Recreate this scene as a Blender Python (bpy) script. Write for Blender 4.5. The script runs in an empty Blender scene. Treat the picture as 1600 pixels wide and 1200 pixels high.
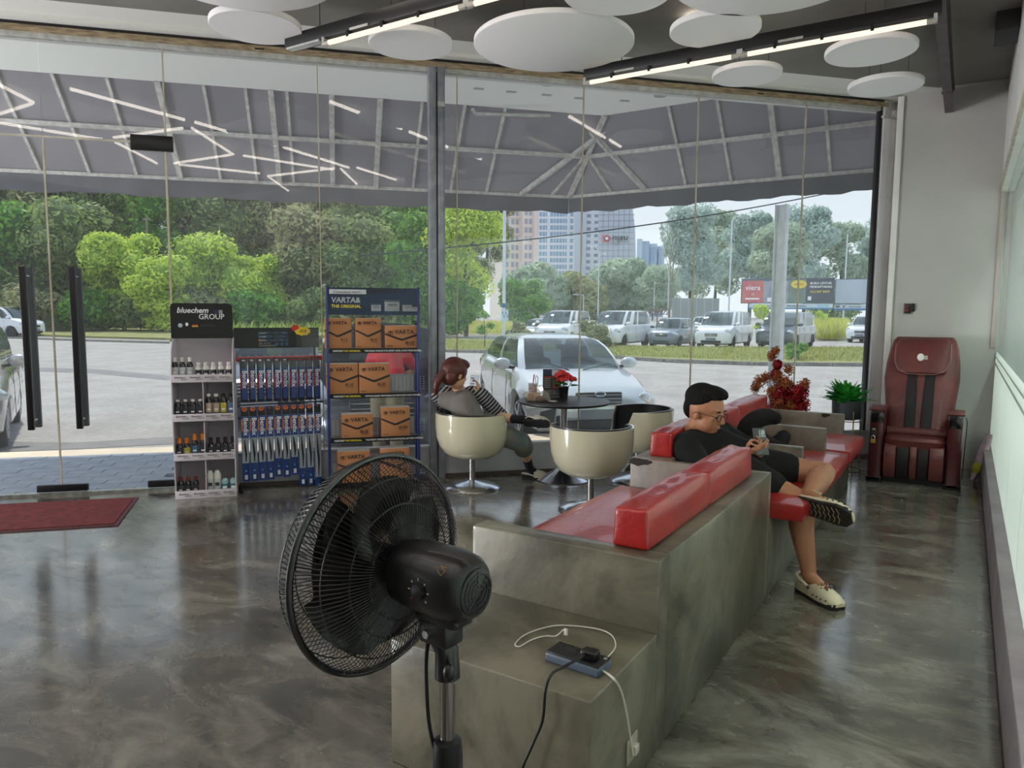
import bpy, bmesh, math, random
import numpy as np
from mathutils import Vector, Matrix
random.seed(7)
C = bpy.context.scene.collection
S_ = bpy.context.scene
# ---------------------------------------------------------------- camera
HC = 1.5
_th = math.atan(0.0985); _yaw = math.radians(32.062); _rl = -0.0071; FPX = 1130.0
_fw = Vector((-math.sin(_yaw)*math.cos(_th), math.cos(_yaw)*math.cos(_th), -math.sin(_th)))
_r0 = Vector((math.cos(_yaw), math.sin(_yaw), 0)); _u0 = _r0.cross(_fw)
_rt = _r0*math.cos(_rl) - _u0*math.sin(_rl); _up = _r0*math.sin(_rl) + _u0*math.cos(_rl)
cd = bpy.data.cameras.new('camera'); cam = bpy.data.objects.new('camera', cd); C.objects.link(cam)
cd.sensor_width = 36; cd.lens = 36*FPX/1600; cd.clip_start = .05; cd.clip_end = 2000
cam.matrix_world = Matrix(((_rt.x,_up.x,-_fw.x,0),(_rt.y,_up.y,-_fw.y,0),(_rt.z,_up.z,-_fw.z,HC),(0,0,0,1)))
S_.camera = cam
S_.view_settings.view_transform = 'Standard'; S_.view_settings.look = 'None'
S_.view_settings.gamma = 1; S_.view_settings.use_curve_mapping = False
S_.view_settings.exposure = 0.2
# ---------------------------------------------------------------- world, sun, added room fill
W = bpy.data.worlds.new('world'); S_.world = W; W.use_nodes = True
nt = W.node_tree; nt.nodes.clear()
tc = nt.nodes.new('ShaderNodeTexCoord'); sp = nt.nodes.new('ShaderNodeSeparateXYZ'); cr = nt.nodes.new('ShaderNodeValToRGB')
bg = nt.nodes.new('ShaderNodeBackground'); ow = nt.nodes.new('ShaderNodeOutputWorld')
nt.links.new(tc.outputs['Generated'], sp.inputs[0]); nt.links.new(sp.outputs['Z'], cr.inputs[0])
cr.color_ramp.elements[0].position = 0; cr.color_ramp.elements[0].color = (.80,.85,.90,1)
cr.color_ramp.elements[1].position = .7; cr.color_ramp.elements[1].color = (.50,.64,.86,1)
e = cr.color_ramp.elements.new(.25); e.color = (.74,.82,.92,1)
nt.links.new(cr.outputs[0], bg.inputs[0]); bg.inputs[1].default_value = 1.05
nt.links.new(bg.outputs[0], ow.inputs[0])
def sun_light():
    l = bpy.data.lights.new('sun','SUN'); l.energy = 3.3; l.angle = math.radians(2.5); l.color = (1,.95,.86)
    o = bpy.data.objects.new('sun', l); C.objects.link(o)
    d = Vector((-.36-.10,.35-.10,.87)).normalized()      # towards the sun
    o.rotation_euler = d.to_track_quat('Z','Y').to_euler()
sun_light()
def area(name, loc, look, size, e, col=(1,1,1)):
    l = bpy.data.lights.new(name,'AREA'); l.shape = 'RECTANGLE'; l.size, l.size_y = size; l.energy = e; l.color = col
    o = bpy.data.objects.new(name, l); C.objects.link(o); o.location = loc
    o.rotation_euler = (Vector(loc)-Vector(look)).to_track_quat('Z','Y').to_euler()
area('ceiling_fill', (-3.0,-1.6,3.68), (-3.0,-1.6,0), (7,5.4), 55, (1,.97,.92))  # unseen fill added under the rear ceiling to brighten the room
area('left_fill', (-9.5,-2.0,1.3), (-4.5,.2,3.8), (2.6,2.2), 820, (.96,.98,1))  # added fill by the left wall, tilted up to lift the ceiling
area('rear_fill', (-6.4,-4.9,1.3), (-3.6,2.0,4.2), (5.2,2.2), 25, (.97,.98,1))  # weak fill added at the back wall, also aimed upwards
# ---------------------------------------------------------------- pixel helpers (where a pixel's ray meets a real plane)
def ray(x, y): return _fw + _rt*((x-800)/FPX) - _up*((y-600)/FPX)
OC = Vector((0,0,HC))
def Z(x, y, z=0): d = ray(x,y); return OC + d*((z-HC)/d.z)
def YP(x, y, Y0): d = ray(x,y); return OC + d*(Y0/d.y)
def XP(x, y, X0): d = ray(x,y); return OC + d*(X0/d.x)
def DP(x, y, dep): return OC + ray(x,y)*dep
UU = Vector((0.69484,0.71916,0)); NN = Vector((-0.71916,0.69484,0)); G0 = Vector((-6.46,2.634,0))
def FW(s, n, z=0): p = G0 + UU*s + NN*n; return Vector((p.x,p.y,z))
def FP(x, y, n=0):
    d = ray(x,y); t = (n-(OC-G0).dot(NN))/d.dot(NN); p = OC+d*t; return (p-G0).dot(UU), p.z
FA = math.atan2(UU.y, UU.x)
# ---------------------------------------------------------------- materials
def lin(c): return tuple(((v/255)/12.92 if v/255 <= .04045 else ((v/255+.055)/1.055)**2.4) for v in c) + (1,)
_m = {}
def mat(name, col, rough=.5, metal=0, noise=None, col2=None, bump=0, bscale=40, emit=0, coat=0, alpha=1, spec=.5, stretch=None, trans=0, island=None, sub=0):
    if name in _m: return _m[name]
    m = bpy.data.materials.new(name); m.use_nodes = True; _m[name] = m
    n = m.node_tree; b = n.nodes['Principled BSDF']
    b.inputs['Base Color'].default_value = lin(col); b.inputs['Roughness'].default_value = rough
    b.inputs['Metallic'].default_value = metal; b.inputs['Specular IOR Level'].default_value = spec
    if coat: b.inputs['Coat Weight'].default_value = coat; b.inputs['Coat Roughness'].default_value = .04
    if emit: b.inputs['Emission Color'].default_value = lin(col); b.inputs['Emission Strength'].default_value = emit
    if alpha < 1: b.inputs['Alpha'].default_value = alpha
    if trans: b.inputs['Transmission Weight'].default_value = trans
    if sub: b.inputs['Subsurface Weight'].default_value = sub; b.inputs['Subsurface Radius'].default_value = (.02,.008,.004)
    if noise or bump:
        t = n.nodes.new('ShaderNodeTexCoord'); mp = n.nodes.new('ShaderNodeMapping'); n.links.new(t.outputs['Object'], mp.inputs[0])
        if stretch: mp.inputs['Scale'].default_value = stretch
    if noise:
        nz = n.nodes.new('ShaderNodeTexNoise'); nz.inputs['Scale'].default_value = noise; nz.inputs['Detail'].default_value = 6
        n.links.new(mp.outputs[0], nz.inputs['Vector'])
        r = n.nodes.new('ShaderNodeValToRGB'); r.color_ramp.elements[0].position = .35; r.color_ramp.elements[1].position = .65
        r.color_ramp.elements[0].color = lin(col2 or [v*.8 for v in col]); r.color_ramp.elements[1].color = lin(col)
        n.links.new(nz.outputs[0], r.inputs[0]); n.links.new(r.outputs[0], b.inputs['Base Color'])
    if island:
        g = n.nodes.new('ShaderNodeNewGeometry'); r = n.nodes.new('ShaderNodeValToRGB')
        r.color_ramp.elements[0].color = lin(island[0]); r.color_ramp.elements[1].color = lin(island[-1])
        for i, c in enumerate(island[1:-1]): e_ = r.color_ramp.elements.new((i+1)/(len(island)-1)); e_.color = lin(c)
        n.links.new(g.outputs['Random Per Island'], r.inputs[0]); n.links.new(r.outputs[0], b.inputs['Base Color'])
        tr = n.nodes.new('ShaderNodeBsdfTranslucent'); mx = n.nodes.new('ShaderNodeMixShader'); mx.inputs[0].default_value = .4
        n.links.new(r.outputs[0], tr.inputs[0]); n.links.new(b.outputs[0], mx.inputs[1]); n.links.new(tr.outputs[0], mx.inputs[2])
        n.links.new(mx.outputs[0], n.nodes['Material Output'].inputs[0])
    if bump:
        nb = n.nodes.new('ShaderNodeTexNoise'); nb.inputs['Scale'].default_value = bscale; nb.inputs['Detail'].default_value = 5
        n.links.new(mp.outputs[0], nb.inputs['Vector']); bp = n.nodes.new('ShaderNodeBump'); bp.inputs['Strength'].default_value = bump
        bp.inputs['Distance'].default_value = .01
        n.links.new(nb.outputs[0], bp.inputs['Height']); n.links.new(bp.outputs[0], b.inputs['Normal'])
    return m
def glass(name, tint=(1,1,1), haze=.03, hazecol=(.8,.85,.9), ior=1.45, rough=0.0):
    if name in _m: return _m[name]
    m = bpy.data.materials.new(name); m.use_nodes = True; _m[name] = m; n = m.node_tree; n.nodes.clear()
    o = n.nodes.new('ShaderNodeOutputMaterial'); t = n.nodes.new('ShaderNodeBsdfTransparent'); t.inputs[0].default_value = (*tint,1)
    g = n.nodes.new('ShaderNodeBsdfGlossy'); g.inputs['Roughness'].default_value = rough; f = n.nodes.new('ShaderNodeFresnel'); bf = n.nodes.new('ShaderNodeNewGeometry'); mr = n.nodes.new('ShaderNodeMapRange'); mr.inputs['To Min'].default_value = ior; mr.inputs['To Max'].default_value = 1/ior
    n.links.new(bf.outputs['Backfacing'], mr.inputs['Value']); n.links.new(mr.outputs[0], f.inputs[0])
    mx = n.nodes.new('ShaderNodeMixShader'); n.links.new(f.outputs[0], mx.inputs[0]); n.links.new(t.outputs[0], mx.inputs[1]); n.links.new(g.outputs[0], mx.inputs[2])
    d = n.nodes.new('ShaderNodeBsdfDiffuse'); d.inputs[0].default_value = (*hazecol,1); tl = n.nodes.new('ShaderNodeBsdfTranslucent'); tl.inputs[0].default_value = (*hazecol,1)
    ad = n.nodes.new('ShaderNodeMixShader'); ad.inputs[0].default_value = .5; n.links.new(d.outputs[0], ad.inputs[1]); n.links.new(tl.outputs[0], ad.inputs[2])
    m2 = n.nodes.new('ShaderNodeMixShader'); m2.inputs[0].default_value = haze
    n.links.new(mx.outputs[0], m2.inputs[1]); n.links.new(ad.outputs[0], m2.inputs[2]); n.links.new(m2.outputs[0], o.inputs[0])
    return m
# ---------------------------------------------------------------- mesh builder
def rotm(ax=(0,0,0)): return (Matrix.Rotation(ax[2],3,'Z') @ Matrix.Rotation(ax[1],3,'Y') @ Matrix.Rotation(ax[0],3,'X'))
def frame(d):
    d = Vector(d).normalized(); a = Vector((0,0,1)) if abs(d.z) < .95 else Vector((1,0,0))
    x = a.cross(d).normalized(); return x, d.cross(x), d
class MB:
    def __init__(s): s.v = []; s.f = []
    def add(s, vs, fs):
        k = len(s.v); s.v += [tuple(v) for v in vs]; s.f += [tuple(i+k for i in f) for f in fs]; return s
    def box(s, a, b):
        x0,y0,z0 = a; x1,y1,z1 = b
        return s.add([(x0,y0,z0),(x1,y0,z0),(x1,y1,z0),(x0,y1,z0),(x0,y0,z1),(x1,y0,z1),(x1,y1,z1),(x0,y1,z1)],
                     [(0,3,2,1),(4,5,6,7),(0,1,5,4),(1,2,6,5),(2,3,7,6),(3,0,4,7)])
    def ob(s, c, size, R=None):
        R = R or Matrix.Identity(3); c = Vector(c); h = [q/2 for q in size]; vs = []
        for z in (-1,1):
            for x,y in ((-1,-1),(1,-1),(1,1),(-1,1)): vs.append(c + R @ Vector((x*h[0],y*h[1],z*h[2])))
        return s.add(vs, [(0,3,2,1),(4,5,6,7),(0,1,5,4),(1,2,6,5),(2,3,7,6),(3,0,4,7)])
    def rings(s, rs, cap=True, closed=True):
        k = len(s.v); n = len(rs[0])
        for r in rs: s.v += [tuple(p) for p in r]
        for i in range(len(rs)-1):
            for j in range(n if closed else n-1):
                a = k+i*n+j; b = k+i*n+(j+1)%n; s.f.append((a,b,b+n,a+n))
        if cap: s.f.append(tuple(range(k+n-1,k-1,-1))); q = k+(len(rs)-1)*n; s.f.append(tuple(range(q,q+n)))
        return s
    def cyl(s, p0, p1, r0, r1=None, n=12, cap=True):
        r1 = r0 if r1 is None else r1; x,y,d = frame(Vector(p1)-Vector(p0)); rs = []
        for p, r in ((p0,r0),(p1,r1)): rs.append([Vector(p)+(x*math.cos(2*math.pi*i/n)+y*math.sin(2*math.pi*i/n))*r for i in range(n)])
        return s.rings(rs, cap)
    def tube(s, pts, r, n=8, close=False, cap=True):
        pts = [Vector(p) for p in pts]; rs = []; x = None; N = len(pts)
        for i, p in enumerate(pts):
            if close: d = (pts[(i+1)%N]-pts[i-1]).normalized()
            else: d = (pts[min(i+1,N-1)]-pts[max(i-1,0)]).normalized()
            if x is None: x = frame(d)[0]
            x = (x - d*x.dot(d)).normalized(); y = d.cross(x); rr = r[i] if isinstance(r,(list,tuple)) else r
            rs.append([p+(x*math.cos(2*math.pi*j/n)+y*math.sin(2*math.pi*j/n))*rr for j in range(n)])
        if close: rs.append(rs[0]); return s.rings(rs, False)
        return s.rings(rs, cap)
    def lathe(s, prof, c=(0,0,0), n=24, R=None, cap=True, sx=1, sy=1):
        R = R or Matrix.Identity(3); c = Vector(c)
        return s.rings([[c + R @ Vector((r*sx*math.cos(2*math.pi*i/n), r*sy*math.sin(2*math.pi*i/n), z)) for i in range(n)] for r,z in prof], cap)
    def sph(s, c, r, n=12, m=8, R=None):
        if not isinstance(r,(tuple,list)): r = (r,r,r)
        R = R or Matrix.Identity(3); c = Vector(c)
        rs = []
        for i in range(m+1):
            a = -math.pi/2+math.pi*i/m; a = max(-1.56,min(1.56,a))
            rs.append([c + R @ Vector((r[0]*math.cos(a)*math.cos(2*math.pi*j/n), r[1]*math.cos(a)*math.sin(2*math.pi*j/n), r[2]*math.sin(a))) for j in range(n)])
        return s.rings(rs)
    def cap(s, p0, r0, p1, r1, n=14):      # tapered capsule
        p0 = Vector(p0); p1 = Vector(p1); x,y,d = frame(p1-p0); rs = []
        for p, r, aa in ((p0,r0,(-1.5,-1.1,-.7,-.35,0)),(p1,r1,(0,.35,.7,1.1,1.5))):
            for a in aa:
                rs.append([p + d*(r*math.sin(a)) + (x*math.cos(2*math.pi*j/n)+y*math.sin(2*math.pi*j/n))*(r*math.cos(a)) for j in range(n)])
        return s.rings(rs)
    def prism(s, poly, h, R=None, c=(0,0,0)):   # polygon in local xy extruded along local z by h
        R = R or Matrix.Identity(3); c = Vector(c)
        return s.rings([[c + R @ Vector((p[0],p[1],z)) for p in poly] for z in (0,h)])
    def build(s, name, m, parent=None, smooth=None, bevel=0, seg=2, loc=None):
        me = bpy.data.meshes.new(name); me.from_pydata(s.v, [], s.f); me.update()
        if smooth is None: smooth = True
        if smooth:
            me.polygons.foreach_set('use_smooth', [True]*len(me.polygons)); me.set_sharp_from_angle(angle=math.radians(38))
        if m: me.materials.append(m)
        o = bpy.data.objects.new(name, me); C.objects.link(o)
        if parent: o.parent = parent
        if loc is not None: o.location = loc
        if bevel:
            b = o.modifiers.new('bevel','BEVEL'); b.width = bevel; b.segments = seg; b.limit_method = 'ANGLE'; b.angle_limit = math.radians(40)
            if seg > 1: me.polygons.foreach_set('use_smooth', [True]*len(me.polygons)); b.harden_normals = False
        return o
def B(a, b): return MB().box(a, b)
def tag(o, label=None, cat=None, group=None, kind=None):
    if label: o['label'] = label
    if cat: o['category'] = cat
    if group: o['group'] = group
    if kind: o['kind'] = kind
    return o
def thing(name, label, cat, loc=(0,0,0), rz=0, group=None):
    o = bpy.data.objects.new(name, None); C.objects.link(o); o.location = loc; o.rotation_euler = (0,0,rz)
    o.empty_display_size = .1
    return tag(o, label, cat, group)
def st(mb, name, m, parent=None, bevel=0, smooth=False):
    o = mb.build(name, m, parent, smooth=smooth, bevel=bevel)
    if not parent: o['kind'] = 'structure'
    return o
def copytree(o, parent=None):
    c = o.copy(); C.objects.link(c); c.parent = parent
    for ch in list(o.children): copytree(ch, c)
    return c
def dup(o, loc, rz=None, label=None):
    c = copytree(o); c.location = loc
    if rz is not None: c.rotation_euler = (0,0,rz)
    if label: c['label'] = label
    return c
_tx = {}
def text(s, size, m, parent, loc, rot=(math.pi/2,0,0), name='lettering', ext=.0006, ali='LEFT', bold=0, shear=0, sx=1):
    key = (s,size,ext,ali,bold,shear,m.name)
    if key not in _tx:
        cu = bpy.data.curves.new('t','FONT'); cu.body = s; cu.size = size; cu.extrude = ext; cu.align_x = ali; cu.offset = bold*size; cu.shear = shear; cu.resolution_u = 2
        o = bpy.data.objects.new('t', cu); C.objects.link(o)
        dg = bpy.context.evaluated_depsgraph_get(); me = bpy.data.meshes.new_from_object(o.evaluated_get(dg))
        bpy.data.objects.remove(o); me.materials.clear(); me.materials.append(m); me.name = 'lettering'; _tx[key] = me
    o = bpy.data.objects.new(name, _tx[key]); C.objects.link(o); o.parent = parent; o.location = loc; o.rotation_euler = rot; o.scale = (sx,1,1)
    return o
def quads(name, cen, u, v, m, parent=None, rnd=False):     # many leaf quads through numpy
    n = len(cen); P = np.empty((n,4,3),np.float32)
    P[:,0] = cen-u; P[:,1] = cen-v*.6; P[:,2] = cen+u; P[:,3] = cen+v*.6
    me = bpy.data.meshes.new(name); me.vertices.add(n*4); me.vertices.foreach_set('co', P.ravel())
    me.loops.add(n*4); me.loops.foreach_set('vertex_index', np.arange(n*4,dtype=np.int32))
    me.polygons.add(n); me.polygons.foreach_set('loop_start', np.arange(0,n*4,4,dtype=np.int32))
    me.update(); me.validate(); me.materials.append(m)
    o = bpy.data.objects.new(name, me); C.objects.link(o); o.parent = parent; return o
def remesh(mb, name, m, parent, vox=.007, it=6, loc=(0,0,0)):
    o = mb.build('tmp', None); r = o.modifiers.new('r','REMESH'); r.mode = 'VOXEL'; r.voxel_size = vox
    s = o.modifiers.new('s','SMOOTH'); s.factor = .5; s.iterations = it
    dg = bpy.context.evaluated_depsgraph_get(); me = bpy.data.meshes.new_from_object(o.evaluated_get(dg)); bpy.data.objects.remove(o)
    me.name = name; me.materials.clear(); me.materials.append(m); me.polygons.foreach_set('use_smooth', [True]*len(me.polygons))
    if Vector(loc).length > 0: me.transform(Matrix.Translation(-Vector(loc)))
    q = bpy.data.objects.new(name, me); C.objects.link(q); q.parent = parent; return q
WORD = ['leftmost','second','third','fourth','fifth','sixth','seventh','eighth','ninth','tenth']
def nth(i, n): return 'leftmost' if i == 0 else 'rightmost' if i == n-1 else WORD[i]+' from left'
# shared materials
WHITE = mat('white_paint',(226,224,220),.6,noise=3,col2=(214,212,208)); GREYW = mat('grey_wall_paint',(182,180,175),.75,noise=1.2,col2=(174,172,168),bump=.05,bscale=60)
DCEIL = mat('dark_ceiling_paint',(132,128,122),.85,noise=2,col2=(122,118,112)); BLACK = mat('black_plastic',(14,14,16),.35); BLKM = mat('black_metal',(18,18,20),.38,metal=.3)
ALU = mat('aluminium_grey',(150,153,162),.42,metal=.25,noise=12,col2=(128,131,140)); CHROME = mat('chrome',(225,228,232),.2,metal=1)
STEELW = mat('weathered_white_steel',(196,196,192),.5,noise=14,col2=(168,166,160)); BRONZE = mat('weathered_bronze_track',(172,152,122),.5,noise=10,col2=(124,106,84),stretch=(1,1,6))
BULK = mat('bulkhead_paint',(222,220,216),.7)
def conc_mat(name, a, b_, rough):
    m = mat(name, a, rough, noise=2.2, col2=b_, bump=.15, bscale=25, coat=.25)
    n = m.node_tree; bs = n.nodes['Principled BSDF']; nz = [q for q in n.nodes if q.type == 'TEX_NOISE'][0]; nz.inputs['Detail'].default_value = 9; nz.inputs['Distortion'].default_value = .6; rp = [q for q in n.nodes if q.type == 'VALTORGB'][0]; rp.color_ramp.elements[0].position = .40; rp.color_ramp.elements[1].position = .60; nz.inputs['Roughness'].default_value = .65
    return m
CONC = conc_mat('bench_concrete',(122,116,99),(76,73,60),.42)
CONCT = conc_mat('bench_concrete_brown',(132,122,110),(92,84,76),.4)
# ================================================================ ROOM SHELL
def floor_mat():
    m = bpy.data.materials.new('polished_concrete_floor'); m.use_nodes = True; n = m.node_tree; b = n.nodes['Principled BSDF']
    t = n.nodes.new('ShaderNodeTexCoord'); mp = n.nodes.new('ShaderNodeMapping'); mp.inputs['Rotation'].default_value = (0,0,.6); mp.inputs['Scale'].default_value = (1.0,1.9,1)
    n.links.new(t.outputs['Object'], mp.inputs[0])
    def noise(sc, det, dist, ro=.6):
        z = n.nodes.new('ShaderNodeTexNoise'); z.inputs['Scale'].default_value = sc; z.inputs['Detail'].default_value = det; z.inputs['Distortion'].default_value = dist; z.inputs['Roughness'].default_value = ro
        n.links.new(mp.outputs[0], z.inputs['Vector']); return z
    a = noise(2.1,11,.75,.66); r = n.nodes.new('ShaderNodeValToRGB'); n.links.new(a.outputs[0], r.inputs[0])
    els = r.color_ramp.elements; els[0].position = .36; els[0].color = lin((58,55,46)); els[1].position = .66; els[1].color = lin((134,129,117))
    e = els.new(.5); e.color = lin((94,89,77))
    a2 = noise(7,8,.8); mx = n.nodes.new('ShaderNodeMixRGB'); mx.blend_type = 'OVERLAY'; mx.inputs[0].default_value = .35
    n.links.new(r.outputs[0], mx.inputs[1]); n.links.new(a2.outputs[0], mx.inputs[2]); n.links.new(mx.outputs[0], b.inputs['Base Color'])
    rr = n.nodes.new('ShaderNodeMapRange'); rr.inputs['To Min'].default_value = .12; rr.inputs['To Max'].default_value = .34; rr.inputs['From Min'].default_value = .35; rr.inputs['From Max'].default_value = .65
    c = noise(3,8,1.2); n.links.new(c.outputs[0], rr.inputs['Value']); n.links.new(rr.outputs[0], b.inputs['Roughness'])
    bp = n.nodes.new('ShaderNodeBump'); bp.inputs['Strength'].default_value = .12; bp.inputs['Distance'].default_value = .02; d = noise(5,7,1.0,.6); n.links.new(d.outputs[0], bp.inputs['Height']); n.links.new(bp.outputs[0], b.inputs['Normal'])
    b.inputs['Coat Weight'].default_value = .8; b.inputs['Coat Roughness'].default_value = .13; b.inputs['Coat IOR'].default_value = 1.6; b.inputs['Specular IOR Level'].default_value = .6
    return m
SL = -4.6            # left end of the shop front in facade metres
pl = [FW(SL,0.03), FW(8.35,0.03), Vector((-.66,8.45,0)), Vector((.35,8.45,0)), Vector((.35,-5,0)), Vector((-9.6,-5,0))]
st(MB().prism([(p.x,p.y) for p in pl], .3, c=(0,0,-.3)), 'floor', floor_mat())
ZC = 3.70
# dark ceiling, pale border and drop along the shop front
def off(s0, s1, n0, n1, z0, z1): # box in facade coordinates
    a = [FW(s0,n0,z0),FW(s1,n0,z0),FW(s1,n1,z0),FW(s0,n1,z0)]; b = [Vector((p.x,p.y,z1)) for p in a]
    return a+b, [(0,3,2,1),(4,5,6,7),(0,1,5,4),(1,2,6,5),(2,3,7,6),(3,0,4,7)]
nB = -.42
k = lambda n: (8.45-2.634-NN.y*n)/UU.y
cp = [FW(SL,nB), FW(k(nB),nB), Vector((.35,8.45,0)), Vector((.35,-5,0)), Vector((-9.6,-5,0))]
st(MB().prism([(p.x,p.y) for p in cp], .2, c=(0,0,ZC)), 'ceiling', DCEIL)
st(MB().add(*off(SL,k(nB)+.2,nB,-.135,ZC,3.95)), 'ceiling_border', BULK)
st(MB().add(*off(SL,8.3,-.135,.22,3.672,3.95)), 'bulkhead', BULK)
# head frame / tracks along the glass top
m = MB(); m.add(*off(SL,8.15,-.03,.035,3.565,3.60)); st(m,'trim_1',STEELW)
tr = st(MB().add(*off(SL,8.1,-.05,.02,3.60,3.645)),'trim_2',BRONZE)
st(MB().add(*off(SL,8.1,-.035,.01,3.645,3.672)),'trim_3',mat('dark_gap',(40,38,38),.7))
for s in (2.02,6.6): MB().add(*off(s,s+.07,-.054,-.049,3.612,3.622)).build('track_slot', BLACK, tr, smooth=False)
# low sill wall
st(MB().add(*off(1.36,8.3,.0,.2,-.25,.27)), 'wall_sill', mat('sill_paint',(196,197,200),.5,noise=3,col2=(172,173,178)), bevel=.006)
st(MB().add(*off(1.33,8.3,-.012,0,0,.03)), 'baseboard_sill', mat('brown_edge',(92,80,74),.6))
st(MB().add(*off(1.34,8.25,-.012,.03,.27,.29)), 'trim_4', STEELW)
# threshold rail under the doors
st(MB().add(*off(SL,1.36,-.03,.04,.0,.022)), 'trim_5', mat('threshold_metal',(190,190,186),.3,metal=.8,noise=20,col2=(150,148,142)))
# glass panes and seams
GL = glass('window_glass', (.97,.985,.98), .05)
EDGE = mat('glass_edge',(196,190,172),.25,noise=6,col2=(172,164,140))
seams = [1.315,2.505,3.43,3.57,3.685,4.855,6.01,7.18,8.02]
wi = 0
def pane(s0, s1, z0, z1, name):
    return st(MB().add(*off(s0,s1,-.005,.005,z0,z1)), name, GL)
for a, b in ((1.32,2.50),(2.51,3.43),(3.57,3.68),(3.69,4.85),(4.86,6.005),(6.015,7.175),(7.185,8.02)):
    wi += 1; pane(a+.004,b-.004,.29,3.565,'window_%d'%wi)
for s in (1.315,2.505,3.685,4.855,6.01,7.18):
    st(MB().add(*off(s-.005,s+.005,-.008,.008,.29 if s > 1.4 else .02,3.6)),'seam_%d'%int(s*10),EDGE)
for i, (a, b) in enumerate(((-.60,.437),(.437,1.31),(-1.65,-.60))): wi += 1; pane(a+.004,b-.004,2.845,3.565,'window_%d'%wi)
st(MB().add(*off(-1.65,1.31,-.008,.008,2.829,2.841)),'seam_transom',EDGE)
def door(name, s0, s1, hs):
    d = pane(s0+.005,s1-.005,.035,2.825,name)
    for s in (s0+.003,s1-.003): MB().add(*off(s-.003,s+.003,-.007,.007,.03,2.82)).build('door_edge',EDGE,d,smooth=False)
    h = bpy.data.objects.new('door_handle',None); C.objects.link(h); h.parent = d; h['label'] = 'tall black pull handle'
    for n_ in (-.075,.075):
        MB().add(*off(hs-.022,hs+.022,n_-.018,n_+.018,.55,1.83)).build('handle_bar',BLKM,h,smooth=False,bevel=.004)
    for z in (.62,1.76): MB().cyl(FW(hs,-.06,z),FW(hs,.06,z),.012).build('handle_standoff',CHROME,h)
    return d
d1 = door('door_1',-.60,.437,.27); d2 = door('door_2',.437,1.31,.615)
def patch(s0, s1, z0, z1, par): return MB().add(*off(s0,s1,-.02,.02,z0,z1)).build('patch_fitting',BLKM,par,smooth=False,bevel=.003)
patch(1.06,1.37,2.77,2.89,d2); patch(.26,.63,.03,.085,d2); patch(1.08,1.33,.03,.085,d2)
st(MB().add(*off(SL,-1.66,-.005,.005,.03,3.565)),'window_99',GL)
# aluminium mullion of two channels
mu = thing('window_mullion','tall grey aluminium double mullion standing between shop window panes','mullion',FW(3.5,0,0)); mu.rotation_euler = (0,0,FA)
for x0, x1 in ((-.07,-.006),(.006,.07)):
    MB().box((x0,-.06,0.0),(x1,.05,3.60)).build('channel',ALU,mu,smooth=False,bevel=.004)
    MB().box((x0+.018,-.066,0.27),(x1-.018,-.06,3.58)).build('channel_rib',ALU,mu,smooth=False)
B((-.005,-.04,.27),(.005,.05,3.56)).build('joint_gasket',BLACK,mu,smooth=False)
B((.006,-.07,3.27),(.066,-.06,3.31)).build('steel_clip',STEELW,mu,smooth=False)
# right end of the glass: jamb, frame members
RE = [(8.02,8.04,-.03,.03,BLACK,'trim_6'),(8.05,8.13,-.05,.03,mat('pale_aluminium',(214,212,214),.5),'trim_7'),(8.13,8.21,-.035,.03,WHITE,'trim_8'),(8.21,8.25,-.05,.03,ALU,'trim_9')]
for s0,s1,n0,n1,mm,nm in RE: st(MB().add(*off(s0,s1,n0,n1,.29,3.5 if nm != 'trim_6' else 3.6)),nm,mm)
st(MB().add(*off(8.03,8.3,-.07,.04,3.49,3.515)),'trim_10',STEELW)
st(MB().add(*off(8.05,8.14,-.05,.02,3.515,3.665)),'trim_11',STEELW,bevel=.01)
JX = -.665; YG = 8.34
a = FW(8.25,-.0); 
st(MB().prism([(FW(8.25,.0).x,FW(8.25,.0).y),(JX,YG),(JX+.05,YG+.3),(FW(8.25,.25).x,FW(8.25,.25).y)],3.66,c=(0,0,0)),'wall_jamb',WHITE)
st(B((JX-.045,YG-.03,.0),(JX+.012,YG+.02,3.66)),'trim_12',WHITE,bevel=.004)
# grey end wall behind the massage chair
st(B((JX,YG,-.25),(.5,YG+.2,4.3)),'wall_grey',GREYW)
st(B((JX+.01,YG-.012,0),(.19,YG,.09)),'baseboard_grey',mat('cream_skirting',(176,170,158),.5))
# right wall: kerb, frosted glass, white wall above
st(B((.19,-5,-.25),(.40,YG,.31)),'wall_kerb',mat('kerb_paint',(178,172,178),.45,noise=4,col2=(150,144,150),bump=.05),bevel=.004)
st(B((.186,-5,0),(.19,YG,.02)),'baseboard_kerb',mat('kerb_dark_edge',(72,60,58),.6))
FR = mat('frosted_glass',(206,214,210),.25,noise=1.2,col2=(190,200,197),spec=.6,coat=.3,stretch=(1,1,.12))
_n = FR.node_tree; _t = _n.nodes.new('ShaderNodeBsdfTranslucent'); _t.inputs[0].default_value = lin((222,230,226)); _x = _n.nodes.new('ShaderNodeMixShader'); _x.inputs[0].default_value = .6
_n.links.new(_n.nodes['Principled BSDF'].outputs[0],_x.inputs[1]); _n.links.new(_t.outputs[0],_x.inputs[2]); _n.links.new(_x.outputs[0],_n.nodes['Material Output'].inputs[0])
area('side_room_light', (.72,3.5,3.6), (.72,3.5,0), (.4,8), 600, (.97,1,.99)); bpy.data.objects['side_room_light'].rotation_euler = (0,0,0)
CLR = glass('upper_partition_glass',(.72,.80,.78),.12,hazecol=(.7,.78,.76))
par = st(B((.258,-5,2.655),(.30,YG,2.70)),'wall_partition',STEELW)
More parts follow.
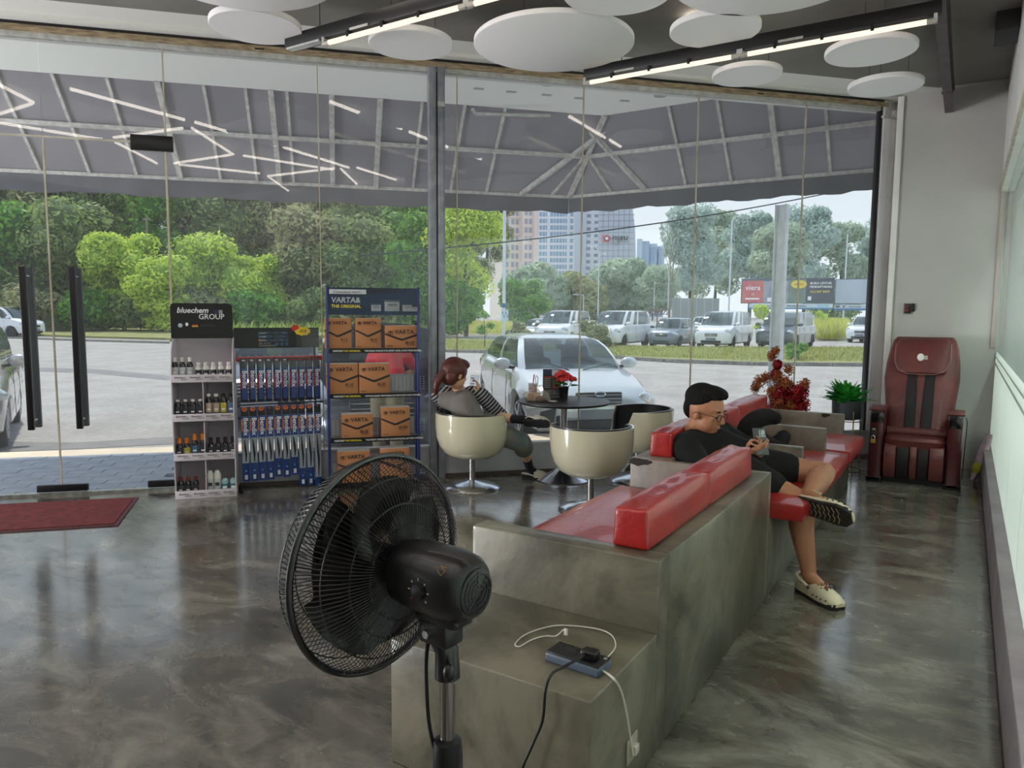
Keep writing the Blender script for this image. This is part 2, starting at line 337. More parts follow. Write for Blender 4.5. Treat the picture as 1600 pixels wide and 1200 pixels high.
st(B((.45,-5.2,-.25),(2.6,YG+.2,0)),'floor_side_room',mat('side_floor',(150,150,146),.5)); st(B((2.6,-5.2,-.25),(2.7,YG+.2,3.9)),'wall_side_room',WHITE); st(B((.3,-5.2,3.7),(2.7,YG+.2,3.9)),'ceiling_side_room',WHITE)
ys = [YG,6.55,4.98,3.88,2.7,1.5,.3,-.9,-2.1,-3.3,-4.99]
for y1, y0 in zip(ys[:-1],ys[1:]):
    for z0, z1, mm, nm in ((.312,1.035,FR,'frosted_panel'),(1.055,1.105,FR,'frosted_band'),(1.12,1.175,FR,'frosted_band'),(1.036,1.054,CLR,'clear_band'),(1.106,1.119,CLR,'clear_band'),(1.176,2.66,CLR,'clear_panel')):
        B((.25,y0+.0025,z0),(.262,y1-.0025,z1)).build(nm,mm,par,smooth=False)
st(B((.2,-5,2.66),(.45,YG,4.0)),'wall_right',WHITE)
st(B((.185,-5,2.66),(.2,YG,2.72)),'trim_13',mat('cream_ledge',(196,188,172),.5,noise=9,col2=(160,150,134)))
st(B((.20,YG-.02,1.2),(.235,YG,2.66)),'trim_14',mat('pinkish_strip',(170,158,152),.5))
# unseen rest of the room
st(B((-9.8,-5.2,-.2),(.5,-5,3.9)),'wall_back',mat('back_wall_paint',(120,118,114),.8)); st(B((-9.8,-5,-.2),(-9.6,-.65,3.9)),'wall_left',mat('left_wall_paint',(110,108,104),.8))
# steel beam along the wall and dark duct
bm = thing('steel_roof_beam','dark steel beam running to the grey wall under the ceiling','beam',(-.265,8.33,3.45))
B((-.035,-6.5,0),(.035,0,.012)).build('bottom_flange',mat('beam_paint',(86,76,80),.5,noise=8,col2=(70,60,62)),bm,smooth=False)
B((-.006,-6.5,.012),(.006,0,.21)).build('web',_m['beam_paint'],bm,smooth=False); B((-.035,-6.5,.21),(.035,0,.222)).build('top_flange',_m['beam_paint'],bm,smooth=False)
B((-.045,-.75,-.004),(.045,-.72,.016)).build('splice_plate',_m['beam_paint'],bm,smooth=False)
p = YP(1556,47,6.5); tag(B((p.x,6.5,p.z),(.2,6.9,3.7)).build('air_duct',mat('dark_box_paint',(36,34,36),.6),bevel=.005,smooth=False),'dark boxy duct hanging under ceiling at the white right wall','duct')
# wall switch box
sw = thing('wall_outlet','black framed electrical box with two red switches on grey wall','outlet',(-.505,YG,1.57))
B((-.05,-.012,-.055),(.04,0,.055)).build('back_plate',mat('cream_plate',(150,148,140),.5),sw,smooth=False,bevel=.002)
B((-.042,-.03,-.048),(.022,-.012,.048)).build('switch_block',mat('dark_switch',(34,28,28),.4),sw,smooth=False,bevel=.003)
for z in (-.02,.02): B((-.03,-.036,z-.012),(-.002,-.03,z+.012)).build('rocker',mat('red_rocker',(120,40,34),.4),sw,smooth=False,bevel=.001)
B((.024,-.025,-.03),(.05,-.012,.05)).build('side_module',BLACK,sw,smooth=False,bevel=.002)
# ================================================================ CEILING DISCS AND LIGHTS
DISC = mat('white_acoustic_felt',(236,233,234),.95,spec=.2)
discs = [(400,45,.30,'small white ceiling disc at left, beside the end of the black light rail'),(None,(-3.586,2.778),.57,'big white ceiling disc cut by the top left of the picture'),
 (642,72,.30,'small white ceiling disc between left tube light and the largest disc'),(865,72,.57,'largest white ceiling disc, centred above the window'),
 (None,(-1.88,4.16),.33,'white ceiling disc cut by the top edge above the largest disc'),(1117,50,.30,'small white ceiling disc right of the largest one'),
 (None,(-1.04,4.39),.57,'big white ceiling disc cut by the top right of the picture'),(1167,120,.27,'small white ceiling disc just below the right tube light'),
 (1360,83,.31,'small white ceiling disc under right end of the tube light'),(1383,137,.29,'lowest white ceiling disc nearest the grey wall corner')]
WIRE = mat('dark_wire',(30,30,30),.5)
for a in discs:
    if a[0] is None: x, y = a[1]
    else: p = Z(a[0],a[1],3.4); x, y = p.x, p.y
    r = a[2]; t = thing('ceiling_disc',a[3],'ceiling panel',(x,y,3.4),0,'round acoustic discs hanging from the ceiling')
    MB().lathe([(r*.985,0),(r,.006),(r,.034),(r*.99,.04)],n=64).build('felt_disc',DISC,t)
    for q in range(3):
        an = q*2.09+.4; MB().cyl((.6*r*math.cos(an),.6*r*math.sin(an),.04),(.6*r*math.cos(an),.6*r*math.sin(an),.30),.0018,n=6).build('hanging_wire',WIRE,t)
        MB().cyl((.6*r*math.cos(an),.6*r*math.sin(an),.04),(.6*r*math.cos(an),.6*r*math.sin(an),.055),.008,n=8).build('wire_clamp',WIRE,t)
def emi(name, col, s):
    m = bpy.data.materials.new(name); m.use_nodes = True; n = m.node_tree; n.nodes.clear(); e = n.nodes.new('ShaderNodeEmission'); o = n.nodes.new('ShaderNodeOutputMaterial')
    e.inputs[0].default_value = (*col,1); e.inputs[1].default_value = s; n.links.new(e.outputs[0], o.inputs[0]); return m
TUBE = emi('lit_tube',(1,.84,.62),1.25)
HOUS = mat('light_housing',(20,19,20),.45)
def tubelight(x0, x1, y, joints, lab, xl=None):
    t = thing('tube_light',lab,'light',(0,y,3.3))
    a = x0 if xl is None else xl
    B((a,-.03,.035),(x1+.02,.06,.12)).build('rail_housing',HOUS,t,smooth=False,bevel=.003)
    if xl is not None: B((a+.02,-.034,.022),(x0-.03,.02,.035)).build('rail_cover',STEELW,t,smooth=False)
    xs = [x0]+joints+[x1]
    for q0, q1 in zip(xs[:-1],xs[1:]):
        MB().cyl((q0+.055,-.02,0),(q1-.055,-.02,0),.016,n=16).build('glass_tube',TUBE,t)
        for e_, s in ((q0,1),(q1,-1)):
            MB().cyl((e_+.005*s,-.02,0),(e_+.056*s,-.02,0),.0175,n=16).build('tube_end',mat('tube_end_grey',(176,168,160),.4),t)
            B((min(e_,e_+.02*s),-.035,-.01),(max(e_,e_+.02*s),.01,.04)).build('lamp_holder',STEELW,t,smooth=False)
        for f in (.2,.45,.7): q = q0+(q1-q0)*f; B((q-.01,-.038,.0),(q+.01,0,.04)).build('tube_clip',HOUS,t,smooth=False)
        B((q0+.3*(q1-q0)-.1,-.036,.036),(q0+.3*(q1-q0)+.06,-.03,.05)).build('reflector_strip',STEELW,t,smooth=False)
    for q in (a+.3,x1-.3): MB().cyl((q,.02,.12),(q,.02,.40),.003,n=6).build('hanging_wire',WIRE,t)
tubelight(-2.665,-.262,5.31,[-1.455],'black rail with two lit tubes at right, running over the smaller discs')
tubelight(-3.80,-1.30,3.65,[-2.605],'black rail with two lit tubes at top left, end beside a small disc',xl=-4.17)
# zigzag LED sticks under the rear ceiling, seen mirrored in the shop window
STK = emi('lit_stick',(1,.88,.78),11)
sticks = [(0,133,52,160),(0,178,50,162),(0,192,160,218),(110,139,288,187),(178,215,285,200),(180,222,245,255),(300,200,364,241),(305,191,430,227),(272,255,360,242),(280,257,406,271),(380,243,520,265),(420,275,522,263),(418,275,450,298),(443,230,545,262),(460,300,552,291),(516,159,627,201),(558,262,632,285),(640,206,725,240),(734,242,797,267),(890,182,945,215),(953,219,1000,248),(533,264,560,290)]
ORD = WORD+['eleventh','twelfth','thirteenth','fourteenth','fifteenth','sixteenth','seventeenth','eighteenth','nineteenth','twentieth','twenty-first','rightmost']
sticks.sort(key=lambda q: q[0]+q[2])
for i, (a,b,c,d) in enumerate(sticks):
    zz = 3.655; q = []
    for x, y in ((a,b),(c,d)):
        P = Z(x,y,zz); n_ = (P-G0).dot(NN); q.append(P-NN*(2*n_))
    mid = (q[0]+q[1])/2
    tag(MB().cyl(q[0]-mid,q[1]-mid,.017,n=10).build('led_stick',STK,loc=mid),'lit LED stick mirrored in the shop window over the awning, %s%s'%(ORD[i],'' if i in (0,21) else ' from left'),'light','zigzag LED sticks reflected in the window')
# ================================================================ OUTSIDE: slab, canopy, ground
ZG = -.25                      # street level
NS = 2.27; YS = 8.47; NE = 3.4; YE = 9.2
def crn(n, Y): s = (Y-G0.y-NN.y*n)/UU.y; return FW(s,n)
c1 = crn(NS,YS)
sl = [FW(-7,.03), FW(-7,NS), c1, Vector((4,YS,0)), Vector((4,8.45,0)), FW(8.08,.03)]
slab = st(MB().prism([(p.x,p.y) for p in sl[::-1]], .5, c=(0,0,3.95)), 'outer_soffit', mat('outer_soffit_white',(250,250,248),.7))
st(MB().add(*off(-7,8.3,.03,.2,3.6,3.95)),'wall_above_glass',WHITE)
st(B((.45,YG+.02,-.25),(4,YG+.2,4.3)),'wall_outer',GREYW)
DL = mat('grey_soffit_fitting',(176,174,170),.5)
for i,(x,y) in enumerate(((748,138),(799,143),(854,148),(905,153),(976,157))):
    p = Z(x,y,3.95); o = MB().ob((0,0,-.004),(.11,.05,.008),rotm((0,0,FA))).build('soffit_vent',DL,smooth=False,loc=p); tag(o,'small grey rectangular vent in white soffit outside, '+nth(i,5)+' of the row','vent','small soffit vents')
for i,(x,y) in enumerate(((856,131),(1032,149))):
    p = Z(x,y,3.95); t = thing('downlight','round recessed downlight in outside soffit, '+('left one behind largest disc' if i == 0 else 'right one near the tube light'),'light',p,0,'soffit downlights')
    MB().lathe([(.075,-.006),(.06,-.008),(.055,0),(.075,0)],n=20).build('trim_ring',DL,t); MB().lathe([(.055,-.003),(.01,-.001)],n=16).build('lens',mat('dark_lens',(90,84,78),.3),t)
a = Z(738,171,3.9); b = Z(745,178,3.87); c = Z(860,181,3.85)
tag(MB().tube([a,a+(b-a)*.5+Vector((0,0,-.01)),b,c],.02,8).build('conduit_pipe',STEELW),'bent pale conduit pipe under the outside soffit edge','pipe')
# canopy: fabric, purlin, rafters, valance
cn = thing('awning_canopy','grey fabric awning on steel ribs outside the shop windows','awning',FW(3,3,0)); LO = cn.location.copy()
def cb(mb, name, m, **k): 
    mb.v = [tuple(Vector(v)-LO) for v in mb.v]; return mb.build(name,m,cn,**k)
FAB = mat('grey_awning_fabric',(174,170,178),.85,noise=1.6,col2=(162,158,167),bump=.1,bscale=300)
_b = FAB.node_tree.nodes['Principled BSDF']; _t = FAB.node_tree.nodes.new('ShaderNodeBsdfTranslucent'); _t.inputs[0].default_value = lin((140,135,143)); _x = FAB.node_tree.nodes.new('ShaderNodeMixShader'); _x.inputs[0].default_value = .45
FAB.node_tree.links.new(_b.outputs[0],_x.inputs[1]); FAB.node_tree.links.new(_t.outputs[0],_x.inputs[2]); FAB.node_tree.links.new(_x.outputs[0],FAB.node_tree.nodes['Material Output'].inputs[0])
STR = mat('canopy_steel',(212,208,206),.5,noise=16,col2=(176,170,168))
ZT, ZE, ZV = 3.98, 3.14, 2.90
ce = crn(NE,YE)
def zs(P):  # slope height at point for left face (by n)
    n_ = (P-G0).dot(NN); return ZT+(ZE-ZT)*(n_-NS)/(NE-NS)
def quadslab(pts, th, name, m):
    up = [Vector(p)+Vector((0,0,th)) for p in pts]; n = len(pts)
    return cb(MB().rings([pts,up]),name,m,smooth=False)
L0 = -6
quadslab([FW(L0,NS,ZT),Vector((c1.x,c1.y,ZT)),Vector((ce.x,ce.y,ZE)),FW(L0,NE,ZE)],.006,'fabric_panel',FAB)
quadslab([Vector((c1.x,c1.y,ZT)),Vector((3,YS,ZT)),Vector((3,YE,ZE)),Vector((ce.x,ce.y,ZE))],.006,'fabric_panel',FAB)
# valance with a gently wavy hem
def valance(P, Q, out):
    n = 60; top = []; bot = []
    for i in range(n+1):
        f = i/n; p = P.lerp(Q,f); w = .012*math.sin(i*.9)+.01*math.sin(i*2.3)
        top.append(Vector((p.x,p.y,ZE+.01))); bot.append(Vector((p.x,p.y,ZV+w))+out*(.012*math.sin(i*1.7)))
    m = MB(); rs = []
    for t_, b_ in zip(top,bot): rs.append([t_,t_+out*.006,b_+out*.006,b_])
    m.rings(rs); cb(m,'valance',mat('valance_fabric',(96,96,106),.85,noise=3,col2=(82,82,92)))
valance(FW(L0,NE),Vector((ce.x,ce.y,0)),NN); valance(Vector((ce.x,ce.y,0)),Vector((3,YE,0)),Vector((0,1,0)))
def bar(p, q, w, h, name): # rectangular bar, top face on the line p-q
    d = (q-p).normalized(); x = d.cross(Vector((0,0,1))).normalized(); u = x.cross(d).normalized()
    if u.z > 0: u = -u
    rs = [[r_-x*w/2,r_+x*w/2,r_+x*w/2+u*h,r_-x*w/2+u*h] for r_ in (p,q)]
    return cb(MB().rings(rs),name,STR,smooth=False)
E1 = Vector((ce.x,ce.y,ZE)); T1 = Vector((c1.x,c1.y,ZT))
bar(T1+Vector((0,0,-.004)),E1,.05,.06,'hip_rafter')
for x, y, hv in [(-60,262,0),(63,270,0),(140,275,0),(214,281,0),(283,287,1),(345,289,0),(402,292,0),(437,297,1),(459,296,0),(520,301,1),(587,306,1),(645,303,0),(704,306,0),(760,308,0),(813,312,1),(862,311,0)]:
    s, z = FP(x,y,NE-.03); p = FW(s,NS,ZT-.004); q = FW(s,NE-.02,ZE+.01)
    if x in (813,): p = FW(s+1.05,NS,ZT-.004)
    if x in (862,): f = .45; p = T1.lerp(E1,f)
    w = .06 if hv else .032; bar(p,q,w,w*.9,'rafter')
for x, y, hv in [(955,312,0),(1008,312,1),(1071,298,0),(1142,291,0),(1218,287,1),(1297,278,0),(1390,270,0),(1480,262,1)]:
    P = YP(x,y,YE-.03); q = Vector((P.x,YE-.02,ZE+.01)); p = Vector((P.x,YS,ZT-.004))
    if x == 1008: p = Vector((P.x-.62,YS,ZT-.004))
    if x == 955: p = T1.lerp(E1,.45)
    w = .06 if hv else .032; bar(p,q,w,w*.9,'rafter')
f = .45; nm = NS+(NE-NS)*f; ym = YS+(YE-YS)*f; zm = ZT+(ZE-ZT)*f; cm = T1.lerp(E1,f)
bar(FW(L0,nm,zm-.03),cm+Vector((0,0,-.03)),.05,.045,'purlin'); bar(cm+Vector((0,0,-.03)),Vector((3,ym,zm-.03)),.05,.045,'purlin')
bar(FW(L0,NE-.01,ZE),E1,.04,.04,'eave_rail'); bar(E1,Vector((3,YE-.01,ZE)),.04,.04,'eave_rail')
# canopy post (pale steel channel) in front of the vans
P = YP(1222,330,YE+.12); po = thing('canopy_post','pale grey steel H-section post outside, in front of the dark van','post',(P.x,P.y,ZG),math.radians(-14))
for x0,x1,y0,y1,nm_ in ((-.07,-.052,-.05,.05,'flange'),(.052,.07,-.05,.05,'flange'),(-.052,.052,-.008,.008,'web')): B((x0,y0,0),(x1,y1,3.08)).build(nm_,mat('white_post_paint',(232,236,240),.5,noise=10,col2=(214,218,224)),po,smooth=False,bevel=.003)
B((-.14,-.12,0),(.14,.12,.015)).build('base_plate',STEELW,po,smooth=False)
# ---------------- patio with single pavers
PV = mat('blue_grey_paver',(158,168,186),.7,noise=5,col2=(140,150,168),bump=.12,bscale=90)
base = st(MB().add(*off(-7,1.36,.04,1.78,ZG-.1,-.035)),'patio',mat('paver_joint',(92,98,110),.9)); 
st(MB().add(*off(1.36,8.3,.2,1.78,ZG-.1,-.03)),'patio_side',mat('patio_concrete',(170,174,182),.8,noise=3,col2=(150,154,162)))
pv = None; cnt = 0; rg = random.Random(3)
for r_ in range(11):
    for q in range(-11,5):
        s0 = q*.30+(.15 if r_%2 else 0)+.04; n0 = .05+r_*.1575
        if s0 < -1.6 or s0+.294 > 1.35 or cnt >= 290: continue
        dz = rg.uniform(-.002,.0015)
        if pv is None:
            R = rotm((0,0,FA)); pv = MB().ob((0,0,0),(.292,.150,.03),R).build('paver',PV,base,smooth=False,loc=FW(s0+.147,n0+.077,-.018)).data
        else:
            o = bpy.data.objects.new('paver',pv); C.objects.link(o); o.parent = base; o.location = FW(s0+.147,n0+.077,-.018+dz); o.rotation_euler = (rg.uniform(-.004,.004),0,rg.uniform(-.006,.006))
        cnt += 1
st(MB().add(*off(-12,8.6,1.78,2.38,ZG-.1,-.05)),'concrete_apron',mat('pale_concrete',(222,206,186),.85,noise=2,col2=(204,190,172),bump=.1,bscale=30))
# asphalt with patches
def asphalt(name, a, b):
    m = mat(name,a,.9,noise=1.1,col2=b,bump=.35,bscale=22,stretch=(1,1,1)); n = m.node_tree
    bs = n.nodes['Principled BSDF']; r = [q for q in n.nodes if q.type == 'VALTORGB'][0]; mp = [q for q in n.nodes if q.type == 'MAPPING'][0]
    z = n.nodes.new('ShaderNodeTexNoise'); z.inputs['Scale'].default_value = 14; z.inputs['Detail'].default_value = 8; z.inputs['Roughness'].default_value = .8; n.links.new(mp.outputs[0],z.inputs['Vector'])
    x = n.nodes.new('ShaderNodeMixRGB'); x.blend_type = 'OVERLAY'; x.inputs[0].default_value = .8; n.links.new(r.outputs[0],x.inputs[1]); n.links.new(z.outputs[0],x.inputs[2]); n.links.new(x.outputs[0],bs.inputs['Base Color']); return m
ASP = asphalt('asphalt',(166,162,158),(150,146,142)); ASP2 = mat('asphalt_patch',(132,130,130),.9,noise=3,col2=(120,118,118),bump=.4,bscale=60)
GRB = mat('grass_soil',(150,148,92),.95,noise=1.3,col2=(118,122,66),bump=.6,bscale=30)
def gpoly(px, z, th, name, m, kind='structure'):
    pts = [Z(x,y,ZG) for x,y in px]; o = MB().prism([(p.x,p.y) for p in pts],th,c=(0,0,z)).build(name,m,smooth=False); o['kind'] = kind; return o
g = MB().box((-420,-40,ZG-.3),(160,420,ZG)).build('asphalt_street',ASP,smooth=False); g['kind'] = 'structure'
gpoly([(-60,571),(150,577),(270,588),(380,596),(380,600),(260,594),(140,583),(-60,577)],ZG-.001,.006,'asphalt_patch',ASP2)
gpoly([(-40,690),(120,692),(270,683),(380,680),(380,690),(270,694),(120,702),(-40,708)],ZG-.001,.007,'asphalt_patch',ASP2)
KB = mat('kerb_stone',(150,146,138),.85,noise=6,col2=(120,117,110))
# median strip between street and car park
med = [(640,549),(780,552),(905,556),(1040,566),(1180,571),(1420,573),(1420,545),(1250,545),(1080,546),(1000,543),(900,540),(780,533),(640,530)]
gpoly(med,ZG-.02,.12,'grass_median',GRB); 
fr = [Z(x,y,ZG) for x,y in med[:6]]
for a, b in zip(fr[:-1],fr[1:]):
    n = max(1,int((b-a).length/2.2))
    for i in range(n):
        p = a.lerp(b,i/n); q = a.lerp(b,(i+1)/n-.01); d = (q-p).normalized(); x = Vector((d.y,-d.x,0))
        if i == 0 and a is fr[0]: pass
        kbs = MB().rings([[p,p+x*.15,p+x*.15+Vector((0,0,.13)),p+Vector((0,0,.13))],[q,q+x*.15,q+x*.15+Vector((0,0,.13)),q+Vector((0,0,.13))]])
        o = kbs.build('kerb_stone',KB,bpy.data.objects['grass_median'],smooth=False)
# bank at the left under the trees, raised ground
bank = [(-400,524),(20,526),(120,530),(265,534),(400,531),(560,527),(690,530),(690,522),(400,505),(-400,505)]
gpoly(bank,ZG-.02,.22,'grass_bank',GRB)
gpoly([(-400,527),(20,529),(120,533),(265,537),(265,534),(120,530),(20,526),(-400,524)],ZG,.10,'kerb_line',KB)
def hill():
    pts = [(-400,514),(-100,514),(150,516),(400,516),(690,520),(740,505)]; m = MB(); rs = []
    for x,y in pts:
        p = Z(x,y,ZG); d = (p-OC); d.z = 0; d.normalize(); rs.append([p+d*t+Vector((0,0,h)) for t,h in ((0,-.1),(3,.9),(8,2.4),(20,4.2),(60,6),(60,-.3),(0,-.3))])
    m.rings(rs,closed=True); o = m.build('wooded_slope',mat('leaf_litter',(96,104,58),.95,noise=.8,col2=(70,76,44),bump=.8,bscale=8)); o['kind'] = 'structure'
hill()
# ================================================================ VEGETATION
def leafm(n, cols): return mat(n,cols[0],.6,island=cols,spec=.25)
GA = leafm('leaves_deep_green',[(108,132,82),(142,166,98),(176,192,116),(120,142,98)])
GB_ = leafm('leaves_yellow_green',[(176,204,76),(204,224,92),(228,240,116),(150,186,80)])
GC = leafm('leaves_hazy_green',[(172,190,168),(192,206,182),(160,180,158),(206,216,190)])  # paler leaves, distance haze mixed into the colours
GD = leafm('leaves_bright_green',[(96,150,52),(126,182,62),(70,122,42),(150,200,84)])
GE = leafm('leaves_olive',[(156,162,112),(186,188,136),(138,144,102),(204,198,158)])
GF = leafm('leaves_blue_haze',[(182,200,192),(198,214,206),(168,190,182),(210,222,212)])  # bluish haze of far trees put into the leaf colours
BARK = mat('bark',(96,86,74),.9,noise=8,col2=(70,62,54)); PALEB = mat('pale_bark',(150,140,126),.9,noise=8,col2=(120,110,98))
INN = {}
def crown(name, mm, seed, R, H, z0, nb, nl, ls):
    rg = np.random.default_rng(seed); blobs = []
    for i in range(nb):
        a = rg.uniform(0,2*math.pi); rr = R*math.sqrt(rg.uniform(0,1))*.72; z = z0+H*rg.uniform(.12,.9)
        rr *= math.sin(math.pi*min(.93,max(.18,(z-z0)/H)))**.5
        blobs.append((rr*math.cos(a),rr*math.sin(a),z,R*rg.uniform(.26,.46)))
    Bl = np.array(blobs); ix = rg.integers(0,nb,nl); d = rg.normal(size=(nl,3)); d /= np.linalg.norm(d,axis=1)[:,None]
    rad = Bl[ix,3]*(1-.35*rg.random(nl)**2); cen = Bl[ix,:3]+d*rad[:,None]*np.array([1,1,.8])
    nrm = d+rg.normal(size=(nl,3))*.7+np.array([0,0,.4]); nrm /= np.linalg.norm(nrm,axis=1)[:,None]
    t = rg.normal(size=(nl,3)); u = np.cross(nrm,t); u /= np.linalg.norm(u,axis=1)[:,None]; v = np.cross(nrm,u)
    sz = ls*rg.uniform(.6,1.3,nl)[:,None]
    return cen, u*sz, v*sz*.7, blobs
_cr = {}
def tree(name, loc, R, H, kind, mm, label, seed=1, nb=16, nl=5200, ls=.19, trunk=True, z0f=.22, group='trees outside', cat='tree', bark=None):
    t = thing(name,label,cat,loc,(seed*1.7)%6.28,group)
    key = (mm.name,seed%3,nb,nl,ls,z0f,round(H/R,0))
    if key not in _cr:
        cen,u,v,bl = crown(name,mm,seed,1,H/R*(1-z0f),H/R*z0f,nb,nl,ls/R)
        o = quads('foliage',cen,u,v,mm,t); o['kind'] = 'stuff'
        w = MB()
        for q in bl: w.sph(q[:3],q[3]*(.5 if z0f > .1 else .6),8,6)  # darker blobs added inside the crown to block light between the leaves
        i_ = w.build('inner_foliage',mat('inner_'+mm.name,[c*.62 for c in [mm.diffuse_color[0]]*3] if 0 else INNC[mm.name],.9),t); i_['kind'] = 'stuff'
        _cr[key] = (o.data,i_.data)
    else:
        for nm, d in (('foliage',_cr[key][0]),('inner_foliage',_cr[key][1])):
            o = bpy.data.objects.new(nm,d); C.objects.link(o); o.parent = t; o['kind'] = 'stuff'
    t.scale = (R,R,R)
    if trunk:
        h = H/R; rg = random.Random(seed); w = MB(); w.tube([(0,0,0),(.03,.02,h*.25),(-.02,.04,h*.5),(.02,0,h*.8)],[.05,.04,.03,.012],8); w.build('trunk',bark or BARK,t)
        for q in range(4):
            a = q*1.6+rg.random(); MB().tube([(0,.02,h*(.3+.1*q)),(.3*math.cos(a),.3*math.sin(a),h*(.42+.1*q)),(.6*math.cos(a),.6*math.sin(a),h*(.5+.1*q))],[.025,.017,.008],6).build('branch',bark or BARK,t)
    return t
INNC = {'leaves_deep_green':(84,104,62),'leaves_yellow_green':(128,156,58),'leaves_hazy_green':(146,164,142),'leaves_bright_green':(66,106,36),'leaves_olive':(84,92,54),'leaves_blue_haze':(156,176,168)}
LAB = 'dense green tree in the wood beyond the street at left'
rg = random.Random(11); i = 0; _c = {}
def CNT(r):
    _c[r] = _c.get(r,0)+1; k = _c[r]-1; return 'leftmost' if k == 0 else ORD[k]+' from left'
for row, (yy, dd, hh) in enumerate(((520,4,9.5),(516,10,15),(512,18,20),(512,27,24))):
    for x in range(-330,(720 if row else 700),(112,96,96,88)[row]):
        p = Z(x+rg.uniform(-25,25)+row*35,yy,ZG); d = (p-OC); d.z = 0; d.normalize(); p = p+d*dd; p.z = .5+row*1.5
        if row == 0 and 120 < x < 440: continue
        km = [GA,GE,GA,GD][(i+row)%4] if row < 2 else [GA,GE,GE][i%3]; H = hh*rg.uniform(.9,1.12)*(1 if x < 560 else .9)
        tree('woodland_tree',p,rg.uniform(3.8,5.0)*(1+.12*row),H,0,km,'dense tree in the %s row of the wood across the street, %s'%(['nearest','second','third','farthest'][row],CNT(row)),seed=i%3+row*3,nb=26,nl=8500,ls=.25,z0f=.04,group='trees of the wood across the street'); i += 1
for q in range(9):
    x = -40+q*88; p = Z(x,522,ZG); d = (p-OC); d.z = 0; d.normalize(); p = p+d*1.5; p.z = .3
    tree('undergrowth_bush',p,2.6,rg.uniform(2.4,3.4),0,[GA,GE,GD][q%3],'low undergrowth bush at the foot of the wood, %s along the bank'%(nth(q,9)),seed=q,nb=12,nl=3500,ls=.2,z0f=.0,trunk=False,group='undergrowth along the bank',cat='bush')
BL = 'yellow-green leafy sapling in front of the wood, '
for x, y, w, hpx, wd in ((195,520,58,165,'leftmost'),(262,522,45,120,'second from left'),(335,520,62,150,'behind the black display header'),(405,519,45,105,'rightmost, above the wiper display'),(120,516,45,95,'left of the tallest sapling')):
    p = Z(x,y,ZG); dep = (p-OC).dot(_fw); H = hpx/FPX*dep
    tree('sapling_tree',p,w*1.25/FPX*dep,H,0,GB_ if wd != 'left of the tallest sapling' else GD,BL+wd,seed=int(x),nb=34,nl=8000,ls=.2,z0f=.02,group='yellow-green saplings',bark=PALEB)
# mid trees and shrubs, right of the mullion
def spot(x, y, hpx, wpx, mm, label, name='street_tree', seed=None, z0f=.12, ls=.2, nb=16, nl=5200, cat='tree', trunk=True):
    p = Z(x,y,ZG); dep = (p-OC).dot(_fw); return tree(name,p,wpx/FPX*dep/2/1.02,hpx/FPX*dep,0,mm,label,seed=seed or int(x),nb=nb,nl=nl,ls=ls,z0f=z0f,group=None,cat=cat,trunk=trunk)
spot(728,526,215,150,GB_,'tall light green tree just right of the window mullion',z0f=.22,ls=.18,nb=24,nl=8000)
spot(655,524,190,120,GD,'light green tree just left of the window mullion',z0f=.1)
spot(712,528,90,90,GD,'low bright green bush left of the white pole','garden_bush',cat='bush',z0f=.02,trunk=False)
spot(815,512,72,95,GD,'bright green creeper-covered bush right of the white pole','garden_bush',cat='bush',z0f=.02,trunk=False)
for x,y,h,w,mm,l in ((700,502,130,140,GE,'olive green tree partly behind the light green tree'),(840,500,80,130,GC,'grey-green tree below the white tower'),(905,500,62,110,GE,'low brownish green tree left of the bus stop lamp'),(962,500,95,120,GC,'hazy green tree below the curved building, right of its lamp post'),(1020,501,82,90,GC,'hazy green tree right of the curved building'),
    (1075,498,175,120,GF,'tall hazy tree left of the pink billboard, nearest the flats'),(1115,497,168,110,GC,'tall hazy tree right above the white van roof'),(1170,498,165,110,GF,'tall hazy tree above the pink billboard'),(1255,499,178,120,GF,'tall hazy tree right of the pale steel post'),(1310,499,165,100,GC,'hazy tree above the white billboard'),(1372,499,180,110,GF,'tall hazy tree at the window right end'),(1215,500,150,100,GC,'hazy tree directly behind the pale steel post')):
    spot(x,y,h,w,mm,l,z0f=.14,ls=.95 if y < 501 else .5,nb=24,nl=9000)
spot(1072,512,42,50,GE,'rounded brownish bush behind the small white car','garden_bush',cat='bush',z0f=.02,trunk=False,ls=.25,nb=8,nl=2500)
spot(1195,520,46,46,GB_,'yellow-green bush behind the dark van','garden_bush',cat='bush',z0f=.02,trunk=False,ls=.15,nb=8,nl=2500)
spot(1283,530,48,30,GB_,'yellow-green bush at the rear of the dark van','garden_bush',cat='bush',z0f=.02,trunk=False,ls=.15,nb=8,nl=2000)
spot(925,548,42,90,GE,'thin leafy shrub between the silver car roof and white vans','garden_bush',cat='bush',z0f=.05,trunk=False,ls=.05,nb=12,nl=2000)
spot(812,545,42,60,GE,'thin leafy shrub at the foot of the white pole','garden_bush',cat='bush',z0f=.05,trunk=False,ls=.05,nb=12,nl=1500)
spot(1242,566,38,44,GD,'small weedy shrub at the foot of the pale steel post','garden_bush',cat='bush',z0f=.0,trunk=False,ls=.06,nb=8,nl=1500)
spot(757,548,64,36,GD,'slender sapling on the median left of the white pole','sapling_tree',z0f=.35,ls=.06,nb=9,nl=900)
